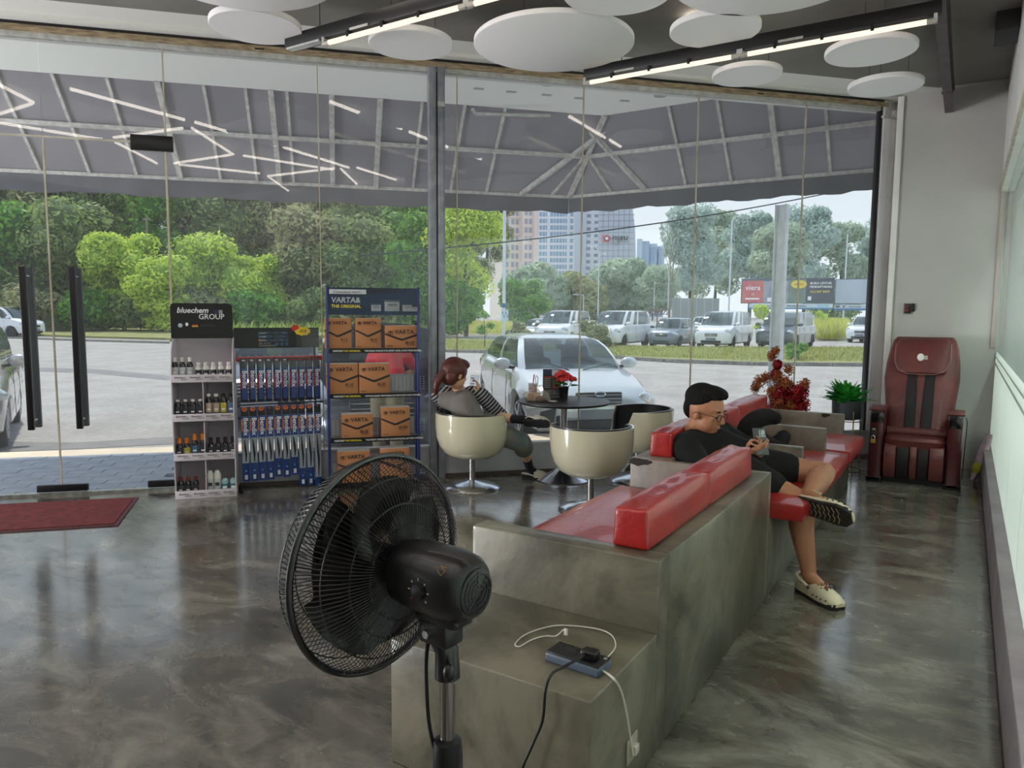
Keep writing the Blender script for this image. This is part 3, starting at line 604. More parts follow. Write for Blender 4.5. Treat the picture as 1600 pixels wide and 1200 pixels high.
# bare tree
p = Z(1046,505,ZG); bt = thing('bare_tree','leafless tree between distant flats and the hazy trees','tree',p); dep = (p-OC).dot(_fw); k_ = dep/FPX
w = MB(); w.tube([(0,0,0),(0,0,60*k_),(6*k_,0,105*k_)],[1.6*k_,1.1*k_,.6*k_],6); w.build('trunk',PALEB,bt)
for q in range(9):
    a = q*2.4; w = MB(); z = (70+q*8)*k_; w.tube([(0,0,z-10*k_),(10*k_*math.cos(a),10*k_*math.sin(a),z+14*k_),(15*k_*math.cos(a+.3),15*k_*math.sin(a+.3),z+30*k_)],[.7*k_,.5*k_,.2*k_],5); w.build('branch',PALEB,bt)
# grass blades: median, bank, tall grass by the billboards
def grass(name, px, n, h, mm, label, seed=0, z=ZG+.08):
    rg = np.random.default_rng(seed); P = np.array([[*Z(x,y,ZG)[:2]] for x,y in px]); tri = [(0,i_,i_+1) for i_ in range(1,len(P)-1)]
    A = np.array([abs(np.cross(P[b_]-P[a_],P[c_]-P[a_])) for a_,b_,c_ in tri]); ix = rg.choice(len(tri),n,p=A/A.sum()); r1 = np.sqrt(rg.random(n)); r2 = rg.random(n); T = np.array(tri)[ix]
    xy = P[T[:,0]]*(1-r1)[:,None]+P[T[:,1]]*(r1*(1-r2))[:,None]+P[T[:,2]]*(r1*r2)[:,None]
    hh = h*rg.uniform(.4,1.2,n); cen = np.column_stack([xy,z+hh/2]); a = rg.uniform(0,math.pi,n)
    u = np.column_stack([rg.normal(size=n)*.25*hh,rg.normal(size=n)*.25*hh,hh/2]); v = np.column_stack([np.cos(a),np.sin(a),np.zeros(n)])*(.035+h*.05)
    return tag(quads(name,cen,u,v,mm),label,'grass',kind='stuff')
GR1 = leafm('grass_blades',[(158,166,92),(190,190,120),(130,148,70),(200,196,140)]); GR2 = leafm('tall_grass_blades',[(200,206,92),(222,222,120),(176,190,80),(214,204,128)]); GR3 = leafm('bank_grass_blades',[(120,158,62),(160,190,84),(196,200,120),(96,132,56)])
grass('median_grass',[(640,547),(905,554),(1180,568),(1400,570),(1400,547),(1080,548),(900,542),(640,532)],16000,.16,GR1,'short dry grass on the median strip in front of the parked vans',1)
grass('bank_grass',[(260,528),(690,526),(690,505),(540,500),(300,512)],12000,.8,GR3,'rough green grass on the bank beyond the street, above wiper display',2,z=0)
grass('tall_grass',[(1272,533),(1318,533),(1322,520),(1275,520)],4000,1.3,GR2,'tall yellow grass between the dark van and white SUV',3)
grass('roadside_grass',[(690,525),(800,525),(800,512),(690,512)],5000,.8,GR2,'bright yellow-green grass at the foot of the trees near the white pole',4)
# ================================================================ FAR BUILDINGS, SIGNS, POLES
def facing(p): return math.atan2(p.y,p.x)-math.pi/2       # local -Y faces the camera
def far(name, x, dep, label, cat='building', tilt=0):
    p = DP(x,490,dep); p.z = ZG; return thing(name,label,cat,p,facing(p)+tilt), dep/FPX
def zpx(y, dep): return (487.5-y)/FPX*dep+HC-ZG
PINK = mat('pink_render',(244,224,216),.8,noise=.05,col2=(234,212,204)); CREAM = mat('cream_render',(232,222,208),.8); PW = mat('pale_tower',(240,243,248),.7); BW = mat('blue_window',(150,182,208),.4); GW = mat('grey_window',(166,168,180),.5); GRT = mat('grey_tile_cladding',(204,210,222),.6)
D = 260; b, k = far('apartment_tower',806,D,'pinkish apartment tower with many small windows behind the white pole',tilt=.35)
def bb(x0, x1, y1, dpt, name, m, par, D=D, cx=806, front=0, y0=520): return B(((x0-cx)*k,front,zpx(y0,D) if y0 != 520 else -2),((x1-cx)*k,front+dpt,zpx(y1,D))).build(name,m,par,smooth=False)
bb(783,812,240,14,'wing',CREAM,b); bb(812,836,255,12,'wing',PINK,b,front=-3); bb(828,836,230,14,'corner_column',PINK,b,front=-4)
def wins(par, xs, ys, w, h, m, cx, D, front, name='window', rec=.25):
    me = None
    for x in xs:
        for y in ys:
            loc = ((x-cx)*k,front,zpx(y,D))
            if me is None:
                o = B((-w/2*k,-rec*.2,-h/2*k),(w/2*k,rec,h/2*k)).build(name,m,par,smooth=False,loc=loc); me = o.data
            else: o = bpy.data.objects.new(name,me); C.objects.link(o); o.parent = par; o.location = loc
wins(b,(791,800,807),range(322,436,13),5,8,GW,806,D,0); wins(b,(817,824),range(322,436,13),5,8,GW,806,D,-3)
for y in range(316,436,26): B(((783-806)*k,-.5,zpx(y,D)),((812-806)*k,0,zpx(y-1.5,D))).build('string_course',PINK,b,smooth=False)
D = 300; b, k = far('office_tower',868,D,'white tower with rows of blue windows, left of the curved sign building'); 
def b2(x0,x1,y1,f,d,n,m): return B(((x0-868)*k,f,-2),((x1-868)*k,f+d,zpx(y1,D))).build(n,m,b,smooth=False)
b2(833,898,225,0,16,'tower_front',PW); b2(896,914,235,-1.5,14,'stair_core',mat('pale_core',(214,218,230),.7)); b2(912,934,262,.5,12,'rear_wing',PW)
me = None
ys = [y for y in range(316,450,10)]
wins(b,(846,),ys,15,6.5,BW,868,D,0,'window_row'); wins(b,(871,),ys,26,6.5,BW,868,D,0,'window_row'); wins(b,(891,),ys,5,6.5,BW,868,D,0,'window_row')
for x in (841,846,851,863,867,872,877,881): B(((x-868)*k-.12,-.3,zpx(450,D)),((x-868)*k+.12,0,zpx(312,D))).build('mullion',PW,b,smooth=False)
wins(b,(916,),range(318,450,10),9,5,GW,868,D,.5,'window'); wins(b,(929,),range(318,450,10),6,4.5,GW,868,D,.5,'window')
D = 280; b, k = far('curved_office_building',962,D,'grey tiled building with curved right edge and a red logo sign')
poly = [(-29,490),(29,490),(30,440),(29,400),(27,360),(23,330),(18,305),(8,300),(-29,300)]
MB().prism([(x*k,zpx(y,D) if y != 490 else -2) for x,y in poly],12,R=rotm((math.pi/2,0,0)),c=(0,12,0)).build('tiled_block',GRT,b,smooth=False)
for y in range(318,450,9): B((-29*k,-.18,zpx(y,D)-.1),(26*k,0,zpx(y,D)+.1)).build('tile_joint',mat('tile_joint',(158,166,184),.6),b,smooth=False)
for x in range(-22,26,8): B((x*k-.1,-.18,zpx(445,D)),(x*k+.1,0,zpx(335 if x > 20 else 312,D))).build('tile_joint',_m['tile_joint'],b,smooth=False)
REDL = mat('logo_red',(196,64,84),.5); GRL = mat('sign_grey',(96,98,108),.5)
text('msu',13*k,GRL,b,(-8*k,-.6,zpx(374.5,D)),ext=.15,bold=.02,sx=1.15); 
text('MANAGEMENT & SCIENCE',2.2*k,GRL,b,(-8*k,-.6,zpx(378,D)),ext=.1); text('UNIVERSITY',2.2*k,GRL,b,(-8*k,-.6,zpx(380.8,D)),ext=.1)
w = MB()
for q in range(5):
    a = q*2*math.pi/5+.3; w.lathe([(2.6*k,-.2),(2.6*k,.2)],c=(-16*k+3.1*k*math.cos(a),-.5,zpx(372,D)+3.1*k*math.sin(a)),n=14,R=rotm((math.pi/2,0,0)))
w.build('logo_petals',REDL,b); MB().lathe([(2.4*k,-.2),(2.4*k,.25)],c=(-16*k,-.6,zpx(372,D)),n=14,R=rotm((math.pi/2,0,0))).build('logo_centre',PW,b); B((-24*k,-.35,zpx(378,D)),(-19*k,-.1,zpx(366,D))).build('logo_block',mat('logo_pale_red',(206,150,164),.5),b,smooth=False)
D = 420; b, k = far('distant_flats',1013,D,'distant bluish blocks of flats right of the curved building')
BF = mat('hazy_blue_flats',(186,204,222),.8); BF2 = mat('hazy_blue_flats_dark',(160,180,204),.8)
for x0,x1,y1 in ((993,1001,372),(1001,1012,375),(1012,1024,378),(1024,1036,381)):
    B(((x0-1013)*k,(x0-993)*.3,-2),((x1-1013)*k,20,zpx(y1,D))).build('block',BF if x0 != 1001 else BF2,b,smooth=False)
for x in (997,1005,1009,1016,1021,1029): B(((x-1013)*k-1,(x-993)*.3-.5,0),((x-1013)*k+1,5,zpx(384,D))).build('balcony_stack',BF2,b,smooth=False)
# billboards
D = 82; b, k = far('billboard',1235,D,'wide advertising billboard with pink square and dark phone number panel','billboard')
FRM = mat('billboard_frame',(96,104,120),.6); PKP = mat('pink_poster',(204,88,122),.6,noise=.4,col2=(222,128,110)); DKP = mat('dark_poster',(72,74,92),.6); MID = mat('poster_photo_grey',(176,184,196),.6,noise=.6,col2=(130,138,150)); GRN = mat('poster_landscape',(132,150,140),.6,noise=.9,col2=(104,110,96)); YEL = mat('yellow_badge',(240,216,80),.6)
def bx2(x0,x1,y0,y1,f,n,m,par=None,cx=1235): return B(((x0-cx)*k,-f,zpx(y0,D)),((x1-cx)*k,0,zpx(y1,D))).build(n,m,par or b,smooth=False)
bx2(1160,1296,470,431,-.0 if 0 else .0001,'backing',FRM); B(((1160-1235)*k,0,zpx(470,D)),((1296-1235)*k,.3,zpx(431,D))).build('board_core',FRM,b,smooth=False)
bx2(1162,1194,469,434.5,.06,'pink_panel',PKP); bx2(1194,1230,469,435,.05,'photo_panel',MID); bx2(1230,1256,469,433,.05,'landscape_panel',GRN); bx2(1256,1296,469,431,.06,'dark_panel',DKP)
text('viera',11.5*k,mat('white_print',(246,246,246),.5),b,((1178-1235)*k,-.09,zpx(449,D)),ali='CENTER',ext=.01,bold=.01); WP = _m['white_print']
text('15',5*k,WP,b,((1178-1235)*k,-.09,zpx(457,D)),ali='CENTER',ext=.01); bx2(1167,1188,464,461.5,.09,'caption_strip',WP)
text('BUKA UNTUK',4.6*k,WP,b,((1277-1235)*k,-.09,zpx(440.5,D)),ali='CENTER',ext=.01,bold=.02,sx=1.05); text('PENDAFTARAN',4.6*k,WP,b,((1277-1235)*k,-.09,zpx(446,D)),ali='CENTER',ext=.01,bold=.02,sx=.98)
text('012-907 8059',4.9*k,YEL,b,((1276-1235)*k,-.09,zpx(453.5,D)),ali='CENTER',ext=.01,bold=.02); bx2(1259,1264,465,459,.08,'small_icon',WP)
MB().lathe([(6.5*k,0),(6.5*k,.05)],c=((1245.5-1235)*k,-.06,zpx(440.5,D)),n=20,R=rotm((math.pi/2,0,0)),sx=1.75,sy=1).build('yellow_badge',YEL,b); text('DERHAKA',3*k,mat('red_print',(190,40,40),.5),b,((1245.5-1235)*k,-.13,zpx(441.5,D)),ali='CENTER',ext=.01,bold=.02)
bx2(1200,1215,467,461,.08,'photo_white_shape',WP)
bx2(1173,1295,476.5,470.5,.12,'lower_strip',mat('strip_blue_white',(206,220,228),.6)); text('MAJLIS BANDARAYA',3*k,DKP,b,((1180-1235)*k,-.14,zpx(475,D)),ext=.01,bold=.02); text('PERSIARAN KARBON',3*k,DKP,b,((1229-1235)*k,-.14,zpx(475,D)),ext=.01,bold=.02); bx2(1274,1290,475.4,471.6,.14,'strip_badge',mat('pale_blue_print',(160,204,216),.6)); bx2(1173,1295,479,476.5,.1,'strip_base',mat('strip_blue',(88,136,184),.6))
for x in (1175,1225,1285): B(((x-1235)*k-.12,.1,0),((x-1235)*k+.12,.34,zpx(470,D))).build('support_post',FRM,b,smooth=False)
b, k = far('billboard',1340,D,'blank white billboard at the right end of the window','billboard')
B(((1306-1340)*k,0,zpx(470,D)),((1385-1340)*k,.3,zpx(431,D))).build('board_core',FRM,b,smooth=False); bx2(1307,1385,469,432,.05,'blank_sheet',mat('blank_sheet',(196,206,216),.6),cx=1340); bx2(1306,1385,477,471,.12,'lower_strip',_m['strip_blue_white'],cx=1340); bx2(1306,1385,480,477,.1,'strip_base',_m['strip_blue'],cx=1340)
text('SHAH ALAM',3*k,DKP,b,((1327-1340)*k,-.14,zpx(475.5,D)),ext=.01,bold=.02); bx2(1308,1314,475.6,472.4,.14,'strip_badge',FRM,cx=1340); MB().lathe([(1.9*k,0),(1.9*k,.05)],c=((1320-1340)*k,-.13,zpx(474,D)),n=16,R=rotm((math.pi/2,0,0))).build('round_emblem',mat('emblem_grey',(140,130,128),.6),b)
for x in (1312,1380): B(((x-1340)*k-.12,.1,0),((x-1340)*k+.12,.34,zpx(470,D))).build('support_post',FRM,b,smooth=False)
# dark hedge under the billboards
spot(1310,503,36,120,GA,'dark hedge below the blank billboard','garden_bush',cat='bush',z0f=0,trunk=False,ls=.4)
# site hoarding and footbridge by the flats
D = 75; b, k = far('site_hoarding',1090,D,'grey site hoarding behind the small white car','fence')
B(((1050-1090)*k,0,0),((1122-1090)*k,.1,zpx(463,D))).build('hoarding_sheet',mat('hoarding_grey',(150,158,160),.7),b,smooth=False)
for x in range(1052,1122,12): B(((x-1090)*k-.04,-.08,0),((x-1090)*k+.04,0,zpx(463,D)+.05)).build('hoarding_post',STEELW,b,smooth=False)
D = 90; b, k = far('lattice_shelter',1030,D,'low brown lattice roofed shelter behind the parked hatchback','shelter')
B(((1008-1030)*k,0,zpx(482,D)),((1046-1030)*k,1.5,zpx(480,D))).build('roof_beam',mat('rusty_brown',(132,112,110),.7),b,smooth=False); B(((1008-1030)*k,0,zpx(489,D)),((1046-1030)*k,.2,zpx(488,D))).build('lower_beam',_m['rusty_brown'],b,smooth=False)
for i in range(8): x = 1008+i*4.7; MB().cyl(((x-1030)*k,.1,zpx(488,D)),((x+4.7-1030)*k,.1,zpx(482,D)),.07,n=5).build('lattice_bar',_m['rusty_brown'],b)
for x in (1009,1027,1045): B(((x-1030)*k-.08,0,0),((x-1030)*k+.08,.3,zpx(482,D))).build('shelter_post',_m['rusty_brown'],b,smooth=False)
# poles
WPL = mat('galvanised_white',(214,220,226),.45,metal=.2)
p = Z(787,546,ZG); t = thing('street_pole','tall white pole with blue stickers on the grass behind the silver car','pole',p); dep = (p-OC).dot(_fw); k = dep/FPX
MB().cyl((0,0,0),(0,0,12),2.7*k,2.3*k,n=14).build('pole_shaft',WPL,t)
w = (rotm((0,0,facing(p))));
MB().lathe([(3.0*k,zpx(480,dep)),(3.0*k,zpx(473,dep))],n=14).build('blue_sticker',mat('sticker_blue',(60,110,170),.5),t)
MB().ob(w@Vector((1.5*k,-3.2*k,zpx(492,dep))),(11*k,.5*k,18*k),w).build('notice_board',mat('notice_sheet',(200,222,236),.6),t,smooth=False)
for q in range(4): MB().ob(w@Vector(((-2+q*2.4)*k,-3.7*k,zpx(488+q%2*5,dep))),(1.2*k,.3*k,4*k),w).build('notice_print',_m['sticker_blue'],t,smooth=False)
def lamp(x, ybase, ytop, r, label, arm=0, name='street_lamp'):
    p = Z(x,ybase,ZG); dep = (p-OC).dot(_fw); k = dep/FPX; t = thing(name,label,'street lamp',p,facing(p)); h = zpx(ytop,dep)
    MB().cyl((0,0,0),(0,0,h),r*k,r*.7*k,n=10).build('pole_shaft',WPL,t)
    if arm:
        MB().tube([(0,0,h-.02),(-2*k,0,h+6*k),(-5*k,0,h+9*k),(-9*k,0,h+10.5*k)],.7*k,6).build('lamp_arm',WPL,t); MB().sph((-11*k,0,h+11*k),(2.6*k,1.2*k,1*k)).build('lamp_head',WPL,t)
        MB().tube([(0,0,h-4*k),(5*k,0,h-1*k),(7*k,0,h-1*k)],.6*k,6).build('lamp_arm',WPL,t); MB().sph((9*k,0,h-1*k),(2*k,1.2*k,1.2*k)).build('lamp_head',WPL,t)
    else:
        B((-1*k,-1*k,h),(1.5*k,1*k,h+2*k)).build('lamp_head',WPL,t,smooth=False)
    return t
lamp(934,502,395,1.1,'curved double street lamp in front of the red logo building',1)
lamp(1138,506,345,1.5,'tall thin lamp post left of the pink billboard'); lamp(1317,508,365,1.3,'thin lamp post in front of the blank white billboard'); lamp(1043,504,400,.9,'thin grey pole beside the bare tree'); lamp(1021,504,440,.7,'thin low pole left of the bare tree')
p = Z(892,506,ZG); dep = (p-OC).dot(_fw); k = dep/FPX; t = thing('traffic_light','traffic light on a pole behind the white vans','traffic light',p,facing(p)); h = zpx(459,dep)
MB().cyl((19*k,0,0),(19*k,0,h),.8*k,n=8).build('pole_shaft',WPL,t); MB().cyl((19*k,0,h),(2*k,0,h+.3*k),.6*k,n=8).build('mast_arm',WPL,t); B((-1.2*k,-1*k,h-.5*k),(1.4*k,1*k,h+9*k)).build('signal_head',BLACK,t,smooth=False,bevel=.05)
for q in range(3): MB().sph((0,-1.1*k,h+(1.5+2.8*q)*k),.8*k,8,6).build('signal_lens',mat('dark_lens2',(60,58,50),.3),t)
# wooden post in the wood, overhead cable
p = Z(236,518,ZG); dep = (p-OC).dot(_fw); k = dep/FPX; t = thing('utility_pole','pale concrete pole standing among the trees behind the yellow saplings','pole',p,facing(p)); MB().cyl((0,0,0),(0,0,zpx(342,dep)),2.2*k,1.6*k,n=10).build('pole_shaft',PALEB,t); B((-5*k,-.5*k,zpx(350,dep)),(5*k,.5*k,zpx(347,dep))).build('cross_arm',PALEB,t,smooth=False)
a = DP(560,400,20); b_ = DP(1400,280,26); pts = []
for i in range(25):
    f = i/24; q = a.lerp(b_,f); q.z -= .9*math.sin(math.pi*f)*.35; pts.append(q)
tag(MB().tube(pts,.022,6).build('overhead_cable',mat('cable_black',(40,44,50),.7)),'black overhead cable sagging across the sky outside','cable')
# ================================================================ VEHICLES
TYRE = mat('tyre_rubber',(26,26,28),.8); RIM = mat('alloy_rim',(176,178,184),.3,metal=.8); DARKP = mat('dark_trim_plastic',(34,36,40),.5); LENS = mat('headlight_lens',(206,214,220),.08,metal=.35,coat=1); UNDER = mat('underbody_shade',(14,14,15),.9); PLATE = mat('blurred_plate',(120,128,138),.6); SEATM = mat('car_seat_dark',(30,32,36),.7)
CGL = glass('car_glass',(.42,.48,.50),.0,ior=1.6); REDLENS = mat('tail_lamp_red',(150,24,24),.2)
def interp(T, x):
    if x >= T[0][0]: return T[0][1]
    for (a,va),(b,vb) in zip(T[:-1],T[1:]):
        if x >= b: f = (a-x)/(a-b); return va+(vb-va)*f
    return T[-1][1]
KINDS = {
 'sedan': dict(L=4.5,w=.91,top=[(0,.50),(-.04,.63),(-.25,.76),(-.7,.86),(-1.1,.945),(-1.4,.97),(-3.9,1.04),(-4.4,1.04),(-4.5,.8)],wid=[(0,.50),(-.06,.68),(-.25,.82),(-.7,.90),(-1.2,.91),(-3.5,.91),(-4.2,.82),(-4.5,.66)],zb=.2,wh=(-.93,-3.58,.32),gx=(-1.02,-4.25),gt=(-2.0,-3.45),gz=(.93,1.37),gw=(.78,.57),blt=.4),
 'van': dict(L=5.0,w=.96,top=[(0,.62),(-.03,.85),(-.2,1.02),(-.6,1.12),(-.9,1.20),(-1.1,1.22),(-4.9,1.22),(-5.0,1.0)],wid=[(0,.62),(-.05,.80),(-.25,.92),(-.7,.96),(-4.7,.96),(-5.0,.9)],zb=.26,wh=(-.95,-4.05,.35),gx=(-.72,-4.96),gt=(-1.75,-4.78),gz=(1.17,1.86),gw=(.86,.70),blt=.3),
 'hatch': dict(L=3.75,w=.83,top=[(0,.52),(-.04,.68),(-.2,.85),(-.6,.96),(-.9,1.02),(-3.6,1.05),(-3.75,.9)],wid=[(0,.52),(-.06,.68),(-.25,.79),(-.7,.83),(-3.3,.83),(-3.75,.72)],zb=.2,wh=(-.72,-3.1,.30),gx=(-.75,-3.65),gt=(-1.5,-3.3),gz=(.98,1.50),gw=(.72,.56),blt=.35),
 'suv': dict(L=4.6,w=.93,top=[(0,.62),(-.04,.84),(-.2,.98),(-.7,1.06),(-1.1,1.12),(-4.4,1.14),(-4.6,.95)],wid=[(0,.62),(-.06,.78),(-.25,.89),(-.7,.93),(-4.2,.93),(-4.6,.8)],zb=.24,wh=(-.9,-3.65,.36),gx=(-1.0,-4.45),gt=(-1.8,-4.1),gz=(1.08,1.66),gw=(.82,.66),blt=.35)}
def car(kind, label, cat, loc, hd, paint, bumper=None, roofp=None, grille=(.42,.5,.16), full=True, hl=None, lift=False, zoff=0, badge=None, name='parked_car'):
    K = KINDS[kind]; t = thing(name,label,cat,(loc[0],loc[1],zoff),hd); wf, wr, R = K['wh']; RA = R+.055; tp = 0
    PM = paint; xs = sorted(set([0,-.02,-.06,-.12,-.2]+[-.3-.09*i for i in range(int((K['L']-.4)/.09))]+[-K['L']+.05,-K['L']]),reverse=True); rs = []
    for x in xs:
        w = interp(K['wid'],x); zt = interp(K['top'],x); zb = K['zb']+.06*max(0,1+x/.3); ar = 0
        for c in (wf,wr):
            if abs(x-c) < RA: ar = R+math.sqrt(RA*RA-(x-c)**2)
        zmid = K['zb']+.52*(zt-K['zb']); zs_ = [zb,zb,zb+.06,zmid-.05,zmid+.12*(zt-zb),zt-.07,zt]; ys = [0,.86,.965,1.0,.995,.95,.86]
        zz = []
        for j, z in enumerate(zs_):
            z = min(z,zt-.001*(6-j)); 
            if ar and j > 0: z = max(z,ar+.004*j)
            zz.append(z)
        h = [(x,w*y,z) for y,z in zip(ys,zz)]; cr_ = zt+.03*min(1,w)
        ring = h+[(x,w*.45,cr_-.004),(x,0,cr_)]+[(x,-p[1],p[2]) for p in [(x,w*.45,cr_-.004)]+h[::-1][:-1]]
        rs.append(ring)
    MB().rings(rs).build('body_shell',PM,t)
    # greenhouse columns
    (x0,x1),(t0,t1),(z0,z1),(w0,w1) = K['gx'],K['gt'],K['gz'],K['gw']
    half = [(.03*(y/.9)**2,y) for y in (0,.3,.6,.9)]+[(.075,1.0)]+[(f,1.0) for f in (.2,.33,.44,.49,.62,.74,.86)]+[(.97,.92)]+[(1,y) for y in (.6,.3)]
    kinds = ['g','g','g','p','g','g','g','p','g','g','g','p','g','g','g'] if kind != 'van' else ['g','g','g','p','g','p','g','p','g','g','g','p','g','g','g']
    ring = half+[(1,0)]+[(f,-y) for f,y in half[::-1] if y != 0]; kk = kinds+kinds[::-1]; n = len(ring)
    rows = []
    for h_ in (0,.25,.5,.75,.93,1.0):
        e = h_**.9; xa = x0+(t0-x0)*(h_*.85+.15*h_*h_); xb = x1+(t1-x1)*(h_**1.4); w = w0+(w1-w0)*h_**1.3; z = z0+(z1-z0)*math.sin(h_*math.pi/2)**.95
        rows.append([(xa+(xb-xa)*f,w*y,z) for f,y in ring])
    G = MB(); Pm = MB()
    vs = [v for r_ in rows for v in r_]
    gf, pf = [], []
    for i in range(len(rows)-1):
        for j in range(n):
            q = (i*n+j,i*n+(j+1)%n,(i+1)*n+(j+1)%n,(i+1)*n+j); q = q[::-1]
            (gf if kk[j] == 'g' and i < 4 else pf).append(q)
    G.add(vs,gf); gl = G.build('windows',CGL,t)
    # roof cap
    top = rows[-1]; cx = (t0+t1)/2; cap_ = [top]
    for f_, dz in ((.92,.022),(.7,.04),(.35,.05),(.02,.052)): cap_.append([(cx+(p[0]-cx)*f_,p[1]*f_,z1+dz) for p in top])
    b0 = len(vs); V = list(vs); F = list(pf)
    for r_ in cap_[1:]: V += r_
    prev = (len(rows)-1)*n
    for i in range(len(cap_)-1):
        cur = b0+i*n
        for j in range(n): F.append((prev+(j+1)%n,prev+j,cur+j,cur+(j+1)%n))
        prev = cur
    F.append(tuple(range(prev,prev+n)))
    MB().add(V,F).build('roof_and_pillars',roofp or PM,t)
    MB().tube([(v[0],v[1],v[2]+.006) for v in rows[0]],.012,6,close=True).build('window_seal',DARKP,t)
    # wheels
    for c in (wf,wr):
        for s in (1,-1):
            w = K['w']*.93; a = (c,s*(w-.2),R); b = (c,s*w,R)
            wh = MB().lathe([(R*.64,-.1),(R*.97,-.1),(R,-.07),(R,.07),(R*.96,.1),(R*.66,.1)],c=(c,s*(w-.1),R),n=28,R=rotm((math.pi/2,0,0)),cap=True).build('tyre',TYRE,t)
            if full:
                m = MB()
                for q in range(5):
                    an = q*2*math.pi/5; Rr = rotm((0,an,0)); m.ob(Vector((c,s*(w+.005),R))+Rr@Vector((R*.32,0,0)),(R*.6,.02,.055),Rr)
                m.cyl((c,s*(w-.03),R),(c,s*(w+.015),R),.06,n=12); 
                m.tube([(c+R*.63*math.cos(a_),s*(w+.004),R+R*.63*math.sin(a_)) for a_ in [i*2*math.pi/24 for i in range(24)]],.016,6,close=True); m.build('alloy_spokes',RIM,wh)
        B((c-RA,-K['w']*.80,R*.9),(c+RA,K['w']*.80,R+RA+.02)).build('wheel_housing',UNDER,t,smooth=False)
    B((-K['L']+.3,-K['w']*.75,K['zb']-.03),(-.3,K['w']*.75,K['zb']+.25)).build('underbody_shade',UNDER,t,smooth=False)  # near-black block added as the shade beneath the car body
    # front details
    gh, gw_, gt_ = grille; m = MB(); zc = interp(K['top'],-.02)-.06; fx = .012
    gz0 = K['zb']+.34
    gr = MB().ob((-.02,0,gz0+.12),(.07,gw_*2*.62,gt_)).build('grille',DARKP,t,smooth=False,bevel=.015)
    for q in range(3): MB().ob((.02,0,gz0+.12+(q-1)*gt_*.3),(.012,gw_*2*.58,.012)).build('grille_bar',CHROME,gr,smooth=False)
    MB().ob((-.03,0,K['zb']+.12),(.09,K['w']*1.05,.14)).build('lower_intake',DARKP,t,smooth=False,bevel=.02)
    MB().ob((.025,0,K['zb']+.26),(.012,.50,.12)).build('number_plate',PLATE,t,smooth=False)
    for s in (1,-1):
        hx = -.21; hy = K['w']*.825; hz = interp(K['top'],hx)-.12
        R3 = rotm((0,math.radians(-18),s*math.radians(-50))); hlp = MB().sph((hx,s*hy,hz),(.21,.08,.085) if kind != 'van' else (.19,.08,.11),14,8,R3).build('headlight',LENS,t)
        MB().sph((hx+.07,s*(hy-.03),hz+.01),(.05,.05,.045),10,6).build('lamp_bulb',CHROME,hlp)
        MB().sph((-.10,s*K['w']*.72,K['zb']+.14),(.05,.085,.045),10,6).build('fog_lamp',LENS,t)
        mz = z0+.03; mx = x0-.42 if kind != 'van' else x0-.28; mw = w0+.16
        mr = MB().sph((mx,s*(mw+.03),mz+.06),(.075,.13,.085),12,8).build('door_mirror',bumper or PM,t); MB().cyl((mx,s*(w0-.02),mz-.01),(mx,s*mw,mz+.02),.025,n=8).build('mirror_arm',DARKP,mr)
        for x in ([-1.5,-2.55,-3.5] if kind != 'van' else [-1.35,-2.35,-3.6]):
            w = interp(K['wid'],x)*1.0; MB().tube([(x,s*(w*.998+.001),z) for z in (K['zb']+.12,K['zb']+.4)]+[(x,s*(w*.985),z0-.06)],.004,4).build('door_gap',UNDER,t)
        for x in ([-2.3,-3.25] if kind != 'van' else [-2.15]): MB().ob((x,s*(interp(K['wid'],x)+.008),z0-.13),(.18,.03,.03)).build('door_handle',CHROME if kind == 'sedan' else PM,t,smooth=False,bevel=.008)
        if full:
            MB().ob((x0-1.0,s*.36,z0-.1),(.5,.48,.5)).build('front_seat',SEATM,t,smooth=False,bevel=.08); MB().ob((x0-1.2,s*.36,z0+.12),(.14,.44,.4),rotm((0,-.2,0))).build('seat_back',SEATM,t,smooth=False,bevel=.06); MB().sph((x0-1.24,s*.36,z0+.36),(.06,.14,.09)).build('headrest',SEATM,t)
        MB().ob((-K['L']+.02,s*K['w']*.72,z0-.12),(.08,.2,.22)).build('tail_lamp',REDLENS,t,smooth=False,bevel=.02)
        MB().tube([(x0+.03,s*.1,z0+.02),(x0-.12,s*.45+.1,z0+.1)],.008,5).build('wiper',DARKP,t)
    if badge:
        if badge == 'oval_h':
            MB().tube([(.035,.07*math.cos(a_),gz0+.12+.035*math.sin(a_)) for a_ in [i*2*math.pi/20 for i in range(20)]],.006,5,close=True).build('badge_ring',CHROME,t); text('H',.06,CHROME,t,(.04,.0,gz0+.10),rot=(math.pi/2,0,math.pi/2),name='badge',ext=.004,ali='CENTER',shear=.3)
        elif badge == 'h':
            text('H',.16,CHROME,t,(.045,.0,gz0+.065),rot=(math.pi/2,0,math.pi/2),name='badge',ext=.008,ali='CENTER',bold=.02); MB().tube([(.035,.095*math.cos(a_),gz0+.12+.085*math.sin(a_)) for a_ in [i*2*math.pi/20 for i in range(20)]],.008,5,close=True).build('badge_ring',CHROME,t)
        else: MB().tube([(.035,.07*math.cos(a_),gz0+.18+.03*math.sin(a_)) for a_ in [i*2*math.pi/20 for i in range(20)]],.008,5,close=True).build('badge_ring',CHROME,t)
    if full:
        MB().tube([(x0-.7,.36+.17*math.cos(a_),z0-.02+.17*math.sin(a_)) for a_ in [i*2*math.pi/20 for i in range(20)]],.014,6,close=True).build('steering_wheel',SEATM,t)
        B((x0-.75,-.68,z0-.12),(x0-.15,.68,z0-.03)).build('dashboard',SEATM,t,smooth=False,bevel=.03); MB().ob((x0-.62,0,z1-.12),(.05,.22,.07)).build('rear_view_mirror',SEATM,t,smooth=False,bevel=.01)
